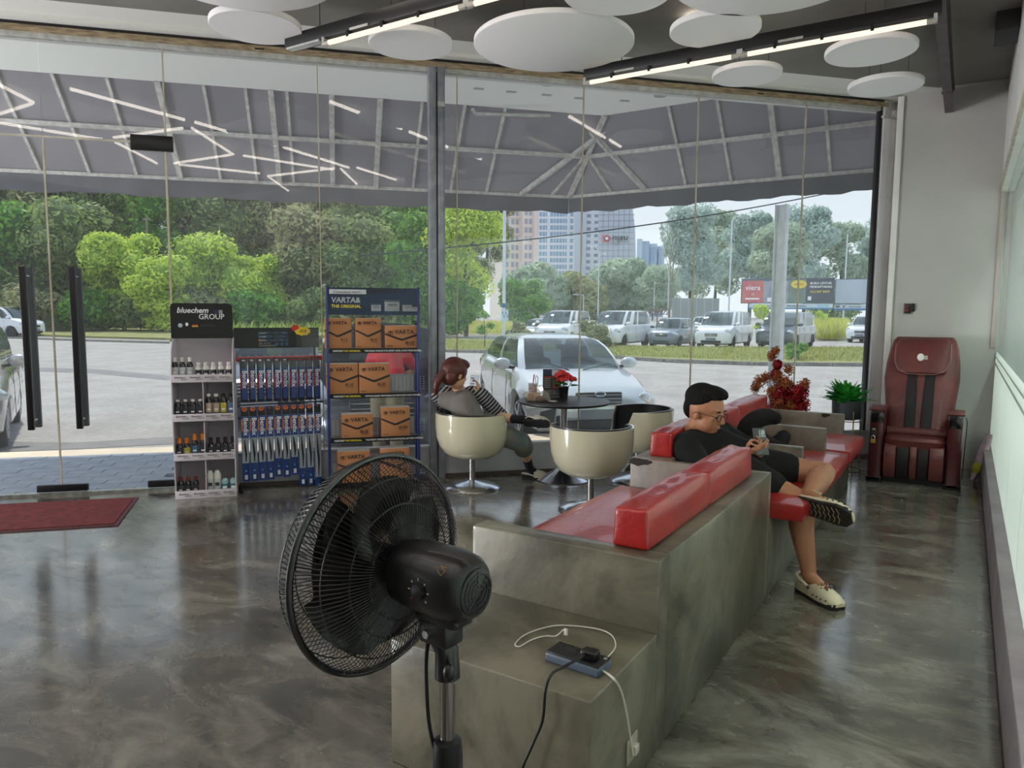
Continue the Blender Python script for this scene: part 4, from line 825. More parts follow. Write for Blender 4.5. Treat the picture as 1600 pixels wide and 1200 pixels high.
    if lift:
        zz = interp(K['top'],-.9)+.03; b = MB(); rs = []
        for i in range(9):
            f = i/8; hw = K['w']*(.80-.14*f**2); zc_ = zz+f*.72-.06*f*f; xx = -1.0+f*.62
            rs.append([(xx,-hw,zc_-.05),(xx,-hw*.5,zc_+.02),(xx,0,zc_+.035),(xx,hw*.5,zc_+.02),(xx,hw,zc_-.05),(xx-.02,hw,zc_-.08),(xx-.02,0,zc_+.0),(xx-.02,-hw,zc_-.08)])
        b.rings(rs).build('raised_bonnet',PM,t)
    return t
SILV = mat('silver_blue_paint',(206,214,220),.22,metal=.25,coat=1); SILV2 = mat('silver_paint',(186,184,186),.25,metal=.5,coat=1); WPT = mat('white_car_paint',(232,234,238),.25,coat=1); GPT = mat('grey_car_paint',(112,122,136),.28,metal=.4,coat=1); NAVY = mat('dark_navy_paint',(52,60,72),.2,metal=.3,coat=1); BPT = mat('black_car_paint',(30,32,38),.15,coat=1)
focus = car('sedan','silver car parked facing the window behind the round table','car',(-3.95,8.42),-.79,SILV,zoff=ZG,badge='oval')
for k_, q in zip((0,),(0,)):  # large lower intake and wedge lamps of the silver car
    MB().ob((-.06,0,.36),(.12,1.15,.20)).build('wide_intake',DARKP,focus,smooth=False,bevel=.04)
    for s in (1,-1): MB().prism([(0,0),(.22,.05),(.25,.28),(.05,.22)],.03,R=rotm((math.pi/2,0,math.pi/2+s*.5)),c=(-.08,s*.68-.12,.28)).build('corner_vent',DARKP,focus,smooth=False)
def pcar(kind, label, cat, x, y, rot, paint, **k):   # x,y: pixel of the front bumper foot
    p = Z(x,y,ZG); a = math.atan2(-p.y,-p.x)-math.radians(rot); return car(kind,label,cat,(p.x,p.y),a,paint,zoff=ZG,full=k.pop('full',False),**k)
pcar('van','white van half hidden behind the next white van, left of the row','van',858,541,20,WPT,badge='oval_h')
pcar('van','white van in the row with dark side windows, above the silver car roof','van',938,545,24,WPT,badge='oval')
pcar('hatch','grey hatchback parked between the two white vans','car',1032,544,20,GPT,badge='oval')
pcar('van','white van with blue-grey grille, right of the grey hatchback','van',1110,546,16,WPT,badge='oval_h')
pcar('van','dark navy van behind the pale steel post','van',1206,547,16,NAVY,badge='oval_h')
pcar('suv','white SUV at the right end of the window view','car',1342,536,14,WPT,badge='oval')
pcar('hatch','small white car far behind, between grey hatchback and white van','car',1092,525,10,WPT)
pcar('sedan','pale silver saloon behind the white pole','car',822,535,25,SILV2)
p = Z(58,528,ZG); car('van','white van driving past at the far left, seen from its side','van',(p.x,p.y),math.atan2(.53,.847)-.1,WPT,zoff=ZG,full=False)
p = Z(44,690,ZG); p = Z(14,697,ZG); car('hatch','silver hatchback at the left edge, only its front wheel and side showing','car',(p.x+.72*math.cos(-.47)+.78*math.sin(-.47),p.y+.72*math.sin(-.47)-.78*math.cos(-.47)),-.47,SILV2,zoff=ZG)
p = DP(598,640,8.2); car('sedan','dark car with raised bonnet and letter badge behind the battery rack','car',(p.x,p.y),-.80,mat('dark_grey_paint',(70,78,92),.2,metal=.4,coat=1),zoff=ZG,lift=True,badge='h',grille=(.42,.6,.2))
p = DP(462,650,9.3); car('sedan','black car behind the wiper display','car',(p.x-1.2,p.y+.4),-.80,BPT,zoff=ZG)
# ================================================================ BENCHES
RED = mat('red_leather',(168,32,30),.32,noise=3,col2=(150,26,26),bump=.22,bscale=55,coat=.35,spec=.6)
BOT = 0
b = thing('concrete_bench','long grey concrete bench with partitions, near end with power strip step','bench',(-1.2,2.24,0)); O = b.location.copy()
def cb2(a, c, name, m=CONC, bev=.006):
    return B((a[0]-O.x,a[1]-O.y,a[2]),(c[0]-O.x,c[1]-O.y,c[2])).build(name,m,b,smooth=False,bevel=bev)
cb2((-1.55,1.73,0),(-.82,2.24,.43),'near_step'); cb2((-1.58,2.24,0),(-.82,2.34,.68),'near_armrest')
cb2((-1.02,2.34,0),(-.82,3.82,.68),'backrest_wall'); cb2((-1.60,2.34,0),(-1.02,3.82,.43),'seat_block')
cb2((-1.59,3.82,0),(-.822,3.88,.68),'partition_wall',CONCT); cb2((-1.59,3.88,0),(-1.37,6.48,.68),'backrest_wall',CONCT)
cb2((-1.37,3.88,0),(-.82,6.48,.43),'seat_block')
for y in (4.70,5.59): cb2((-1.37,y,.43),(-.82,y+.065,.68),'partition_wall',CONCT)
cb2((-1.59,6.48,0),(-.82,6.55,.68),'partition_wall',CONCT); cb2((-1.59,6.55,0),(-.82,6.98,.43),'far_step')
w = MB(); rg = random.Random(5); pts = []
for i in range(26): a = i*2*math.pi/26; pts.append((.055*math.cos(a)*(1+.5*rg.random()),.014*math.sin(a)*(1+.9*rg.random())))
MB().prism(pts,.0015,R=rotm((math.pi/2,0,0)),c=(-1.53-O.x,3.82-O.y,.662)).build('chipped_patch',mat('chip_dark',(46,38,34),.8),b,smooth=False)
MB().prism([(p[0]*.5,p[1]*.8) for p in pts],.0015,R=rotm((math.pi/2,0,0)),c=(-.96-O.x,6.48-O.y,.664)).build('chipped_patch',_m['chip_dark'],b,smooth=False)
def cushion(loc, size, label, rz=0, r=.035, crown=.018, name='cushion', grp=None, taper=.0):
    sx, sy, sz = size; m = MB(); n = 10; k = 8
    bmx = bmesh.new(); bmesh.ops.create_cube(bmx,size=1)
    bmesh.ops.subdivide_edges(bmx,edges=bmx.edges[:],cuts=9,use_grid_fill=True)
    for v in bmx.verts:
        x,y,z = v.co*2
        cx = 1-abs(x)**4; cy = 1-abs(y)**6; cz = 1-abs(z)**4
        wob = .004*math.sin(y*19+x*3)+.003*math.sin(y*31-x*5)
        px = x*(sx/2-(taper*(z+1)/2)*sx); py = y*sy/2; pz = z*sz/2
        if z > .99: pz += crown*cx*cy+wob*cx
        if abs(x) > .99: px += math.copysign(crown*.5*cz*cy,x)
        if abs(y) > .99: py += math.copysign(crown*.3*cz*cx,y)
        v.co = (px,py,pz+sz/2)
    me = bpy.data.meshes.new(name); bmx.to_mesh(me); bmx.free(); me.polygons.foreach_set('use_smooth',[True]*len(me.polygons)); me.set_sharp_from_angle(angle=math.radians(60)); me.materials.append(RED)
    o = bpy.data.objects.new(name,me); C.objects.link(o); o.location = loc; o.rotation_euler = (0,0,rz)
    bv = o.modifiers.new('b','BEVEL'); bv.width = r; bv.segments = 4; bv.limit_method = 'ANGLE'; bv.angle_limit = math.radians(50); bv.use_clamp_overlap = True
    return tag(o,label,'cushion',grp)
G1 = 'red back cushions on the bench walls'
for y0,y1,x,l in ((2.315,3.02,-.957,'red leather back cushion nearest the camera on concrete wall'),(3.035,3.74,-.957,'second red leather back cushion on the near concrete wall'),(3.93,4.63,-1.452,"red leather back cushion behind the seated man's shoulder"),(4.645,5.38,-1.452,'red leather back cushion just beyond the seated man'),(5.40,6.28,-1.452,'farthest red leather back cushion, in front of the red plant')):
    cushion((x,(y0+y1)/2,.68),(.135,y1-y0,.142),l,name='back_cushion',grp=G1,taper=.05,r=.02)
for (x0,x1,y0,y1,l) in ((-1.64,-1.03,2.35,3.81,'red leather seat cushion on the window side of the near bench'),(-1.36,-.66,3.89,4.69,'red leather seat cushion under the seated man'),(-1.36,-.66,4.775,5.58,'red leather seat cushion under the black neck pillow'),(-1.36,-.66,5.665,6.47,'farthest red leather seat cushion beside the plant stand')):
    cushion(((x0+x1)/2,(y0+y1)/2,.431),(x1-x0,y1-y0,.085),l,name='seat_cushion',grp='red seat cushions on the bench',r=.03,crown=.02)
# ================================================================ TULIP CHAIRS
CREAM2 = mat('cream_gloss_shell',(208,202,176),.16,coat=.8); BLEA = mat('black_leather_pad',(22,22,24),.35,bump=.1,bscale=60,coat=.2)
def tulip(loc, rz, label):      # open side faces local +Y
    t = thing('tub_chair',label,'chair',loc,rz,'cream tub chairs around the black table')
    MB().lathe([(.245,0),(.248,.006),(.235,.02),(.16,.042),(.06,.06),(.025,.07)],n=40).build('pedestal_base',CHROME,t); MB().cyl((0,0,.06),(0,0,.30),.026,n=20).build('pedestal_stem',mat('brushed_stem',(150,148,146),.3,metal=.9),t)
    prof = [(.02,.262),(.10,.264),(.18,.28),(.245,.32),(.285,.385),(.305,.46),(.312,.54),(.312,.655)]
    def shell(inset, hi_cut, nm, m, thick):
        n = 56; rs_o = []; rs_i = []
        def top(a):      # rim height around the chair, a=0 is the front
            f = abs((a+math.pi)%(2*math.pi)-math.pi)/math.pi     # 0 front .. 1 back
            q = min(1,max(0,(f-.27)/.09)); q = q*q*(3-2*q); return .42+(.655-.42+.02*math.sin(max(0,f-.4)*2.6))*q
        for i,(r,z) in enumerate(prof):
            ro = []; ri = []
            for j in range(n):
                a = 2*math.pi*j/n; h = top(a)-hi_cut; zz = min(z,h); rr = r-inset if z <= h else None
                if rr is None:
                    for (r0,z0),(r1,z1) in zip(prof[:-1],prof[1:]):
                        if z0 <= h <= z1: rr = r0+(r1-r0)*(h-z0)/(z1-z0)-inset; break
                    else: rr = r-inset
                rr = max(rr,.004); d = (math.sin(a)*1.02,math.cos(a))
                ro.append((d[0]*rr,d[1]*rr,zz+inset*.6)); ri.append((d[0]*max(rr-thick,.002),d[1]*max(rr-thick,.002),zz+inset*.6+(thick if i < 3 else 0)))
            rs_o.append(ro); rs_i.append(ri)
        return MB().rings(rs_o+rs_i[::-1],cap=False).build(nm,m,t)
    shell(0,0,'shell',CREAM2,.014); shell(.0145,.012,'inner_padding',BLEA,.02)
    MB().lathe([(.01,.33),(.20,.335),(.245,.36),(.25,.40),(.235,.435),(.15,.45),(.01,.452)],n=36).build('seat_pad',BLEA,t)
    return t
def az(v): return math.atan2(-v[0],v[1])
ca = tulip((-3.53,5.0,0),az((.35,.94)),'cream tub chair with the woman sitting in it'); cb_ = tulip((-2.365,4.92,0),az((-.45,.9)),'empty cream tub chair with its back to the camera, right of the woman')
cc = tulip((-2.45,6.05,0),az((-.62,-.50)),'cream tub chair with black padding, opening facing left beside round table')
# ================================================================ ROUND TABLE AND ITEMS
TX, TY, TZ = -3.03, 5.72, .715
t = thing('round_table','round black topped table on chrome trumpet base by the window','table',(TX,TY,0))
MB().lathe([(.30,TZ-.035),(.40,TZ-.02),(.415,TZ-.008),(.415,TZ),(.40,TZ+.002),(.01,TZ+.002)],n=64).build('tabletop',mat('black_table_laminate',(20,20,22),.42),t)
MB().cyl((0,0,.12),(0,0,TZ-.03),.032,n=24).build('column',CHROME,t); MB().lathe([(.24,0),(.245,.006),(.20,.025),(.10,.07),(.05,.12),(.04,.17)],n=44).build('trumpet_base',CHROME,t); MB().lathe([(.043,.15),(.05,.165),(.05,.20),(.043,.215)],n=20).build('collar_ring',BLACK,t); MB().lathe([(.12,TZ-.045),(.12,TZ-.03)],n=24).build('mounting_plate',BLACK,t)
TT = TZ+.002
f = thing('rose_pot','artificial red roses with green leaves in small black pot on table','flowers',(Z(881,621,TT).x,Z(881,621,TT).y,TT))
MB().lathe([(.036,0),(.045,.09),(.047,.10),(.041,.10),(.038,.08)],n=24).build('pot',BLACK,f)
ROS = mat('rose_red',(196,20,26),.6); LEAFG = mat('rose_leaf',(58,110,58),.5); rg = random.Random(2)
def rose(c, r, par, m):
    w = MB()
    for q in range(16):
        a = q*2.4; rr = r*(.25+.75*q/16); tl = .35+.9*q/16; n_ = Vector((math.cos(a)*math.sin(tl),math.sin(a)*math.sin(tl),math.cos(tl))); w.sph(Vector(c)+n_*rr*.55,(rr*.55,rr*.5,r*.12),7,5,n_.to_track_quat('Z','Y').to_matrix())
    return w.build('rose_bloom',m,par)
for c, r in (((-.05,-.02,.20),.055),((.0,-.04,.225),.06),((.05,0,.185),.058),((.085,.02,.165),.058),((.0,.05,.20),.055),((-.075,.03,.16),.052),((.03,-.06,.165),.052),((-.02,.0,.17),.05)): rose(c,r,f,ROS); MB().tube([(0,0,.06),(c[0]*.6,c[1]*.6,c[2]*.7),c],.003,5).build('stem',LEAFG,f)
for q in range(34):
    a = q*2.4; r = rg.uniform(.03,.11); c = Vector((r*math.cos(a),r*math.sin(a),rg.uniform(.105,.17))); MB().sph(c,(.026,.014,.002),8,4,rotm((rg.uniform(-.6,.6),rg.uniform(-.5,.5),a))).build('leaf',LEAFG,f)
mn = thing('menu_stand','upright printed menu in clear stand behind the roses','menu',(Z(862,620,TT).x,Z(862,620,TT).y,TT),math.radians(32))
B((-.085,-.03,0),(.085,.03,.006)).build('stand_foot',glass('acrylic',(.95,.97,.97),.02),mn,smooth=False); B((-.085,-.004,.005),(.085,.004,.26)).build('menu_card',mat('menu_dark',(40,34,38),.4),mn,smooth=False)
B((-.082,-.0055,.205),(.0,-.004,.255)).build('card_picture',mat('menu_navy',(40,52,80),.4),mn,smooth=False); B((.0,-.0055,.20),(.082,-.004,.255)).build('card_picture',mat('menu_pale',(190,200,208),.4),mn,smooth=False)
for q in range(5): B((-.075,-.0055,.085+q*.02),(-.01,-.004,.097+q*.02)).build('menu_text_line',mat('menu_grey',(120,116,112),.5),mn,smooth=False)
B((.005,-.0055,.08),(.078,-.004,.165)).build('card_picture',mat('menu_food',(150,70,50),.4,noise=30,col2=(70,90,60)),mn,smooth=False); B((-.078,-.0055,.02),(.078,-.004,.065)).build('card_picture',mat('menu_food2',(120,110,110),.4,noise=30,col2=(60,50,50)),mn,smooth=False); B((-.075,-.0055,.178),(.07,-.004,.192)).build('heading_strip',mat('menu_red',(160,50,40),.4),mn,smooth=False)
cu = thing('bubble_tea_cup','clear takeaway cup of pale drink with red straw on the table','cup',(-3.39,5.775,TT))
MB().lathe([(.028,0),(.04,.12),(.042,.125)],n=24).build('cup_wall',mat('pale_drink',(214,196,190),.25,coat=.5),cu); MB().lathe([(.044,.125),(.044,.132),(.03,.136),(.005,.136)],n=24).build('cup_lid',mat('clear_lid',(222,226,228),.15,coat=1),cu); MB().cyl((0,0,.10),(.018,-.005,.215),.0055,n=10).build('straw',mat('red_straw',(196,28,40),.4),cu); MB().lathe([(.0375,.045),(.0405,.09)],n=24,cap=False).build('printed_band',mat('pinkish_print',(186,140,140),.4),cu)
bgm = glass('thin_plastic_bag',(.95,.92,.88),.22,hazecol=(.85,.78,.72),rough=.15)
bag = thing('plastic_food_bag','knotted clear plastic bag with takeaway food at left edge of table','bag',(-3.225,5.57,TT))
w = MB(); rs = []; rg = random.Random(4)
for r,z in ((.02,.0),(.09,.003),(.112,.025),(.106,.055),(.082,.08),(.05,.098),(.018,.112),(.022,.125),(.05,.142)):
    rs.append([((r*(1+.12*math.sin(5*a+z*60)+.09*math.sin(11*a+z*120)))*math.cos(a)*1.1,(r*(1+.1*math.sin(5*a+z*40)))*math.sin(a)*.85,z) for a in [i*2*math.pi/36 for i in range(36)]])
w.rings(rs,cap=False).build('bag_skin',bgm,bag)
MB().tube([(0,0,.128),(-.012,0,.17),(-.018,0,.205),(-.006,0,.225),(.01,0,.205),(.008,0,.165),(.002,0,.13)],.004,6).build('bag_handle',mat('pale_plastic',(210,206,200),.4),bag)
B((-.075,-.05,.004),(.01,.05,.07)).build('food_box',mat('kraft_food_box',(202,172,132),.7),bag,smooth=False,bevel=.006); B((.015,-.045,.004),(.085,.04,.045)).build('food_tub',mat('brown_food',(110,76,58),.5),bag,smooth=False,bevel=.01)
pn = B((-.04,-.025,0),(.04,.025,.004)).build('paper_napkin',mat('napkin_white',(230,228,224),.8),loc=(-3.10,5.62,TT),smooth=False); tag(pn,'small white paper napkin lying on the black table','napkin')
# ================================================================ DOOR MAT
pm = [(-5.551,3.233),(-4.933,2.713),(-5.426,2.193)]; e = Vector((pm[1][0]-pm[2][0],pm[1][1]-pm[2][1])).normalized(); A0 = Vector(pm[0]); A1 = Vector(pm[1])
mtg = thing('door_mat','dark red ribbed door mat lying inside the glass doors','mat',(A1.x,A1.y,0)); q = lambda v: (v.x-A1.x,v.y-A1.y)
L = 1.9; MB().prism([q(A0),q(A0-e*L),q(A1-e*L),q(A1)],.008).build('rubber_edge',mat('mat_edge_maroon',(92,52,60),.7),mtg,smooth=False)
dd = (A1-A0).normalized(); i_ = .03
MB().prism([q(A0+dd*i_-e*i_),q(A0-e*L+dd*i_),q(A1-e*L-dd*i_),q(A1-dd*i_-e*i_)],.006,c=(0,0,.008)).build('ribbed_carpet',mat('mat_red_carpet',(128,44,44),.95,noise=22,col2=(100,34,36),bump=.8,bscale=260,stretch=(1,1,1)),mtg,smooth=False)
# ================================================================ MASSAGE CHAIR
mc = thing('massage_chair','maroon leather massage chair with black stripes by the grey wall','massage chair',(-.335,7.2,0))
MAR = mat('maroon_leather',(108,48,45),.5,noise=6,col2=(88,38,37),bump=.25,bscale=40,coat=.06); MARD = mat('maroon_gloss_panel',(74,24,28),.2,coat=.6); MARB = mat('black_stripe_fabric',(26,20,20),.7)
def sring(cx, cy, z, a, b, n=32, e=.35, tilt=0):
    o = []
    for i in range(n):
        t_ = 2*math.pi*i/n; c_ = math.cos(t_); s_ = math.sin(t_); o.append((cx+a*math.copysign(abs(c_)**e,c_),cy+b*math.copysign(abs(s_)**e,s_),z+tilt*s_))
    return o
MB().rings([sring(0,.40+.42*((z-.35)/.95)+b_,z,a,d_,e=.5) for z,a,d_,b_ in ((.36,.24,.11,0),(.5,.27,.12,.02),(.7,.29,.13,.02),(.9,.312,.13,.0),(1.05,.305,.12,0),(1.18,.285,.10,0),(1.26,.262,.075,0),(1.295,.235,.04,0))]).build('backrest',MAR,mc)
for s in (1,-1): MB().rings([sring(s*(.065+.018*(z-.5)),.265+.42*((z-.35)/.95)+b_,z,.045,.016,n=14) for z,b_ in ((.42,.03),(.6,.025),(.8,.018),(.98,.02))]).build('back_stripe',MARB,mc)
MB().rings([sring(0,.262+.42*((z-.35)/.95)+b_,z,a,d_,e=.5) for z,a,d_,b_ in ((.955,.10,.03,.01),(.975,.19,.045,.0),(1.05,.225,.055,0),(1.18,.232,.055,.01),(1.26,.215,.045,.035),(1.29,.19,.03,.06))]).build('head_pillow',MAR,mc)
STI = mat('pale_stitching',(170,140,130),.6)
MB().tube([(x*.228,.20+.42*((z-.35)/.95),z) for x,z in ((-1,1.24),(-1.0,1.08),(-.86,1.0),(-.5,.962),(0,.958),(.5,.962),(.86,1.0),(1.0,1.08),(1,1.24))],.0022,5).build('stitching',STI,mc)
w = MB(); w.sph((.0,.222+.0,1.13),(.028,.006,.034),12,8); w.build('white_logo_patch',mat('logo_white',(226,224,220),.4),mc); B((.02,.225,1.11),(.055,.232,1.145)).build('small_label',mat('label_grey',(168,166,160),.5),mc,smooth=False)
for s in (1,-1):
    x0 = -.37 if s < 0 else .235; x1 = x0+.135
    MB().prism([(0,.0),(0,.60),(.05,.655),(.30,.665),(.46,.60),(.50,.42),(.52,.0)],x1-x0-.02,R=Matrix(((0,0,1),(1,0,0),(0,1,0))),c=(x0+.01,.0,.0)).build('arm_panel',MARD,mc,bevel=.02,seg=3,smooth=False)
    B((x0+.02,-.004,.54),(x1-.02,.004,.645)).build('arm_front_window',mat('black_gloss',(12,12,14),.1,coat=1),mc,smooth=False,bevel=.004); B((x0,-.002,.645),(x1,.30,.672)).build('arm_pad',MAR,mc,smooth=False,bevel=.01)
    B((x0+.0,0,0),(x1,.42,.05)).build('plinth',BLACK,mc,smooth=False,bevel=.01)
w = B((-.343,-.012,.41),(-.30,-.003,.47)); w.build('coin_slot_plate',mat('slot_dark',(40,44,40),.4),mc,smooth=False); B((-.335,-.016,.475),(-.308,-.004,.488)).build('green_light',mat('green_lens',(120,200,160),.3),mc,smooth=False)
pd = bpy.data.objects.new('padlock',None); C.objects.link(pd); pd.parent = mc; pd.location = (-.322,-.022,.375); pd['label'] = 'brass padlock'
B((-.02,-.008,-.018),(.02,.008,.018)).build('lock_body',mat('brass',(190,160,84),.3,metal=.8),pd,smooth=False,bevel=.003); MB().tube([(-.012,0,.016),(-.012,0,.04),(0,0,.052),(.012,0,.04),(.012,0,.016)],.003,6).build('shackle',CHROME,pd)
MB().rings([sring(0,y,z,.235,d,e=.4) for y,z,d in ((.0,.395,.0),)]*1+[sring(0,.22,z,.245,.20,e=.4) for z in (.30,.395)]+[sring(0,.22,.42,.225,.18,e=.4)]).build('seat',MAR,mc)
MB().cyl((-.235,.26,.44),(.235,.26,.44),.045,n=18).build('seat_back_roll',MAR,mc)
for x0,x1,m_ in ((-.235,-.135,MAR),(-.135,-.03,MARB),(-.03,.03,MAR),(.03,.12,MARB),(.12,.235,MAR)):
    w = MB(); r0 = .0 if m_ is MAR else .018; zz = ((.035,.12),(.06,.01),(.15,-.025),(.25,-.03),(.33,-.01),(.385,.05),(.395,.14)); w.rings([[(x,y+r0,z),(x,.16,z)] for z,y in [(0,0)]] and [[(x0+.002,y+r0,z) for z,y in [(a_,b_) for a_,b_ in zz]]+[(x0+.002,.2,.395),(x0+.002,.2,.035)],[(x1-.002,y+r0,z) for z,y in zz]+[(x1-.002,.2,.395),(x1-.002,.2,.035)]]).build('leg_rest_panel',m_,mc,bevel=.008,smooth=False)
B((-.24,.10,.0),(.24,.7,.30)).build('chassis',BLACK,mc,smooth=False)
MB().tube([(.375,.1,.63),(.385,.08,.60),(.385,.1,.5),(.38,.16,.35),(.375,.3,.05)],.004,6).build('power_cord',BLACK,mc)
# ================================================================ PLANTS
ps = thing('plant_stand','gold wire stand holding a dark pot of green plant beside massage chair','plant stand',(-.93,7.52,0)); GOLD = mat('gold_wire',(170,140,92),.35,metal=.8)
for q in range(4): a = q*math.pi/2+.6; MB().cyl((.155*math.cos(a),.155*math.sin(a),0),(.135*math.cos(a),.135*math.sin(a),.60),.006,n=8).build('leg',GOLD,ps)
for z,r in ((.02,.155),(.12,.15),(.50,.138)): MB().tube([(r*math.cos(a),r*math.sin(a),z) for a in [i*2*math.pi/36 for i in range(36)]],.005,6,close=True).build('hoop',mat('dark_hoop',(48,44,42),.5) if z < .3 else GOLD,ps)
DGP = mat('dark_grey_pot',(50,56,60),.5)
pt = thing('potted_fern','bright green fern-like plant in round dark grey pot on gold stand','potted plant',(-.93,7.52,.508))
MB().lathe([(.09,0),(.128,.015),(.133,.17),(.133,.185),(.12,.185),(.115,.16),(.01,.155)],n=36).build('pot',DGP,pt)
FRN = leafm('fern_leaves',[(40,150,56),(70,186,70),(30,120,46),(96,204,84)]); rgn = np.random.default_rng(8)
c_,u_,v_ = [],[],[]
for q in range(95):
    a = rgn.uniform(0,6.28); el = rgn.uniform(.25,1.3); L_ = rgn.uniform(.17,.29); d = np.array([math.cos(a)*math.cos(el),math.sin(a)*math.cos(el),math.sin(el)]); sd = np.cross(d,[0,0,1]); sd /= np.linalg.norm(sd)
    for k_ in range(16):
        f = (k_+1)/16; p = np.array([0,0,.165])+d*L_*f-np.array([0,0,.05])*f*f; w_ = .058*math.sin(math.pi*min(.95,f+.1))+.006
        for s in (1,-1): dr = sd*s*.8+d*.5; c_.append(p+dr*w_*.5); u_.append(dr*w_*.6); v_.append(d*.019+np.array([0,0,.004]))
quads('fronds',np.array(c_),np.array(u_),np.array(v_)*1.0,FRN,pt)['kind'] = 'stuff'
rp = thing('red_plant','dried red and orange leafy arrangement standing beyond the red cushions','potted plant',(-1.42,7.12,0))
MB().lathe([(.10,0),(.12,.02),(.15,.30),(.15,.33),(.135,.33),(.13,.30),(.01,.29)],n=32).build('pot',DGP,rp)
RL = leafm('crimson_leaves',[(150,26,40),(180,36,46),(116,20,34),(168,40,30)]); OL = leafm('orange_flower_heads',[(176,96,44),(150,84,50),(196,124,66),(120,74,50)])
for q in range(14):
    a = q*2.4; r = .05+.13*((q*7)%5)/5; MB().tube([(0,0,.28),(r*.5*math.cos(a),r*.5*math.sin(a),.5),(r*math.cos(a),r*math.sin(a),.75)],.004,5).build('stem',mat('stem_brown',(96,52,44),.8),rp)
def puff(cs, n, rr, s, m, nm):
    cs = np.array(cs); ix = rgn.integers(0,len(cs),n); d = rgn.normal(size=(n,3)); d /= np.linalg.norm(d,axis=1)[:,None]; cen = cs[ix,:3]+d*(cs[ix,3]*1.25*rgn.uniform(.3,1.15,n))[:,None]*np.array([1,1,1.15]); u = rgn.normal(size=(n,3)); u /= np.linalg.norm(u,axis=1)[:,None]; v = np.cross(u,d)
    quads(nm,cen,u*s,v*s,m,rp)['kind'] = 'stuff'
def PV_(x, y, dy=0): p = YP(x,y,7.12+dy); return (p.x+1.42,dy,p.z)
puff([(*PV_(x,y,d),r) for x,y,r,d in ((1213,585,.04,0),(1225,605,.07,.02),(1218,622,.07,-.03),(1238,620,.07,.05),(1250,612,.06,0),(1212,640,.08,0),(1240,640,.08,0),(1215,570,.03,0),(1252,632,.06,.03),(1228,655,.1,0))],5200,1,.018,RL,'crimson_foliage')
puff([(*PV_(x,y,d),r) for x,y,r,d in ((1206,556,.035,0),(1232,577,.04,.03),(1186,596,.045,0),(1196,590,.04,-.03),(1180,606,.035,.02),(1216,592,.05,-.05),(1206,612,.05,-.06),(1228,598,.045,-.05),(1216,630,.05,-.08),(1212,548,.03,0),(1234,634,.04,-.07),(1258,600,.04,0))],3600,1,.013,OL,'orange_flower_heads')
# ================================================================ BLACK NECK PILLOW, BOUQUET
pts = []
for i in range(25):
    a = math.radians(-140+i*280/24); pts.append((.125*math.cos(a),.02*math.sin(2*a),.0+.105*math.sin(a)))
rr = [.05+.022*math.sin(math.pi*i/24)**.6 for i in range(25)]; rr[0] = rr[-1] = .035
npil = remesh(MB().tube(pts,rr,16).sph(pts[0],.048,14,10).sph(pts[-1],.048,14,10),'neck_pillow',mat('black_plush',(8,8,9),.95,bump=.3,bscale=150),None,vox=.01,it=8)
npil.location = (-1.12,5.04,.70); npil.rotation_euler = (.15,math.radians(155),math.radians(18)); tag(npil,'black plush U-shaped neck pillow propped on the bench past the man','pillow')
jk = thing('folded_jacket','black cloth jacket heaped on the bench seat under the neck pillow','clothing',(-1.05,4.98,.52))
remesh(MB().sph((0,.02,.07),(.22,.15,.08),16,10,rotm((0,.35,.2))).sph((.10,-.03,.05),(.16,.12,.05),14,8,rotm((0,.5,0))).sph((-.15,.05,.12),(.12,.10,.09)),'cloth_heap',mat('black_cloth',(10,10,12),.95,bump=.5,bscale=18),jk,vox=.01,it=5)
bq = thing('wrapped_bouquet','wrapped paper bouquet with yellow ribbon leaning in the corner on kerb','bouquet',(.115,7.62,.03))
d = Vector((.11,.10,.40)); MB().lathe([(.012,.0),(.03,.06),(.035,.12),(.05,.26),(.045,.44)],n=18,R=d.to_track_quat('Z','Y').to_matrix(),cap=False,sy=.45).build('wrapping_paper',mat('mauve_wrap',(196,170,184),.5,noise=20,col2=(222,206,214)),bq)
MB().sph(d*.28,(.045,.035,.06),12,8,d.to_track_quat('Z','Y').to_matrix()).build('yellow_ribbon',mat('yellow_ribbon',(226,214,60),.5,noise=40,col2=(190,190,80)),bq); MB().lathe([(.02,-.05),(.03,.10)],n=12,c=(.04,.10,.02)).build('pink_wrap_roll',mat('pink_roll',(206,186,196),.5),bq)
# ================================================================ POWER STRIP, CABLES, WALL SOCKET
psx = thing('power_strip','black and grey power strip on concrete step','power strip',(-.948,1.905,.43),math.radians(-4)); 
MB().ob((0,0,.0155),(.19,.085,.031)).build('strip_case',mat('strip_grey_side',(84,96,112),.4),psx,smooth=False,bevel=.008,seg=3); MB().ob((0,0,.0315),(.184,.079,.006)).build('strip_top',mat('strip_black_top',(22,24,26),.4),psx,smooth=False,bevel=.002)
HOL = mat('socket_hole',(4,4,4),.8)
for sx_ in (-.062,-.012,.04):
    for dx,dy,w_,h_ in ((0,.018,.004,.010),(-.011,-.008,.007,.0035),(.011,-.008,.007,.0035)): MB().ob((sx_+dx,dy,.0347),(w_,h_,.001)).build('socket_slot',HOL,psx,smooth=False)
for q in range(4): MB().ob((-.08+q*.013,.035,.0347),(.009,.004,.001)).build('usb_port',HOL,psx,smooth=False)
MB().lathe([(.007,.034),(.006,.0365)],c=(.082,.022,0),n=14).build('switch_button',mat('button_grey',(150,152,156),.4),psx)
pg = thing('black_plug','black moulded plug with black cord in the power strip','plug',(-.905,1.90,.4645),0)
MB().ob((0,0,.014),(.052,.042,.028)).build('plug_body',BLACK,pg,smooth=False,bevel=.008,seg=3)
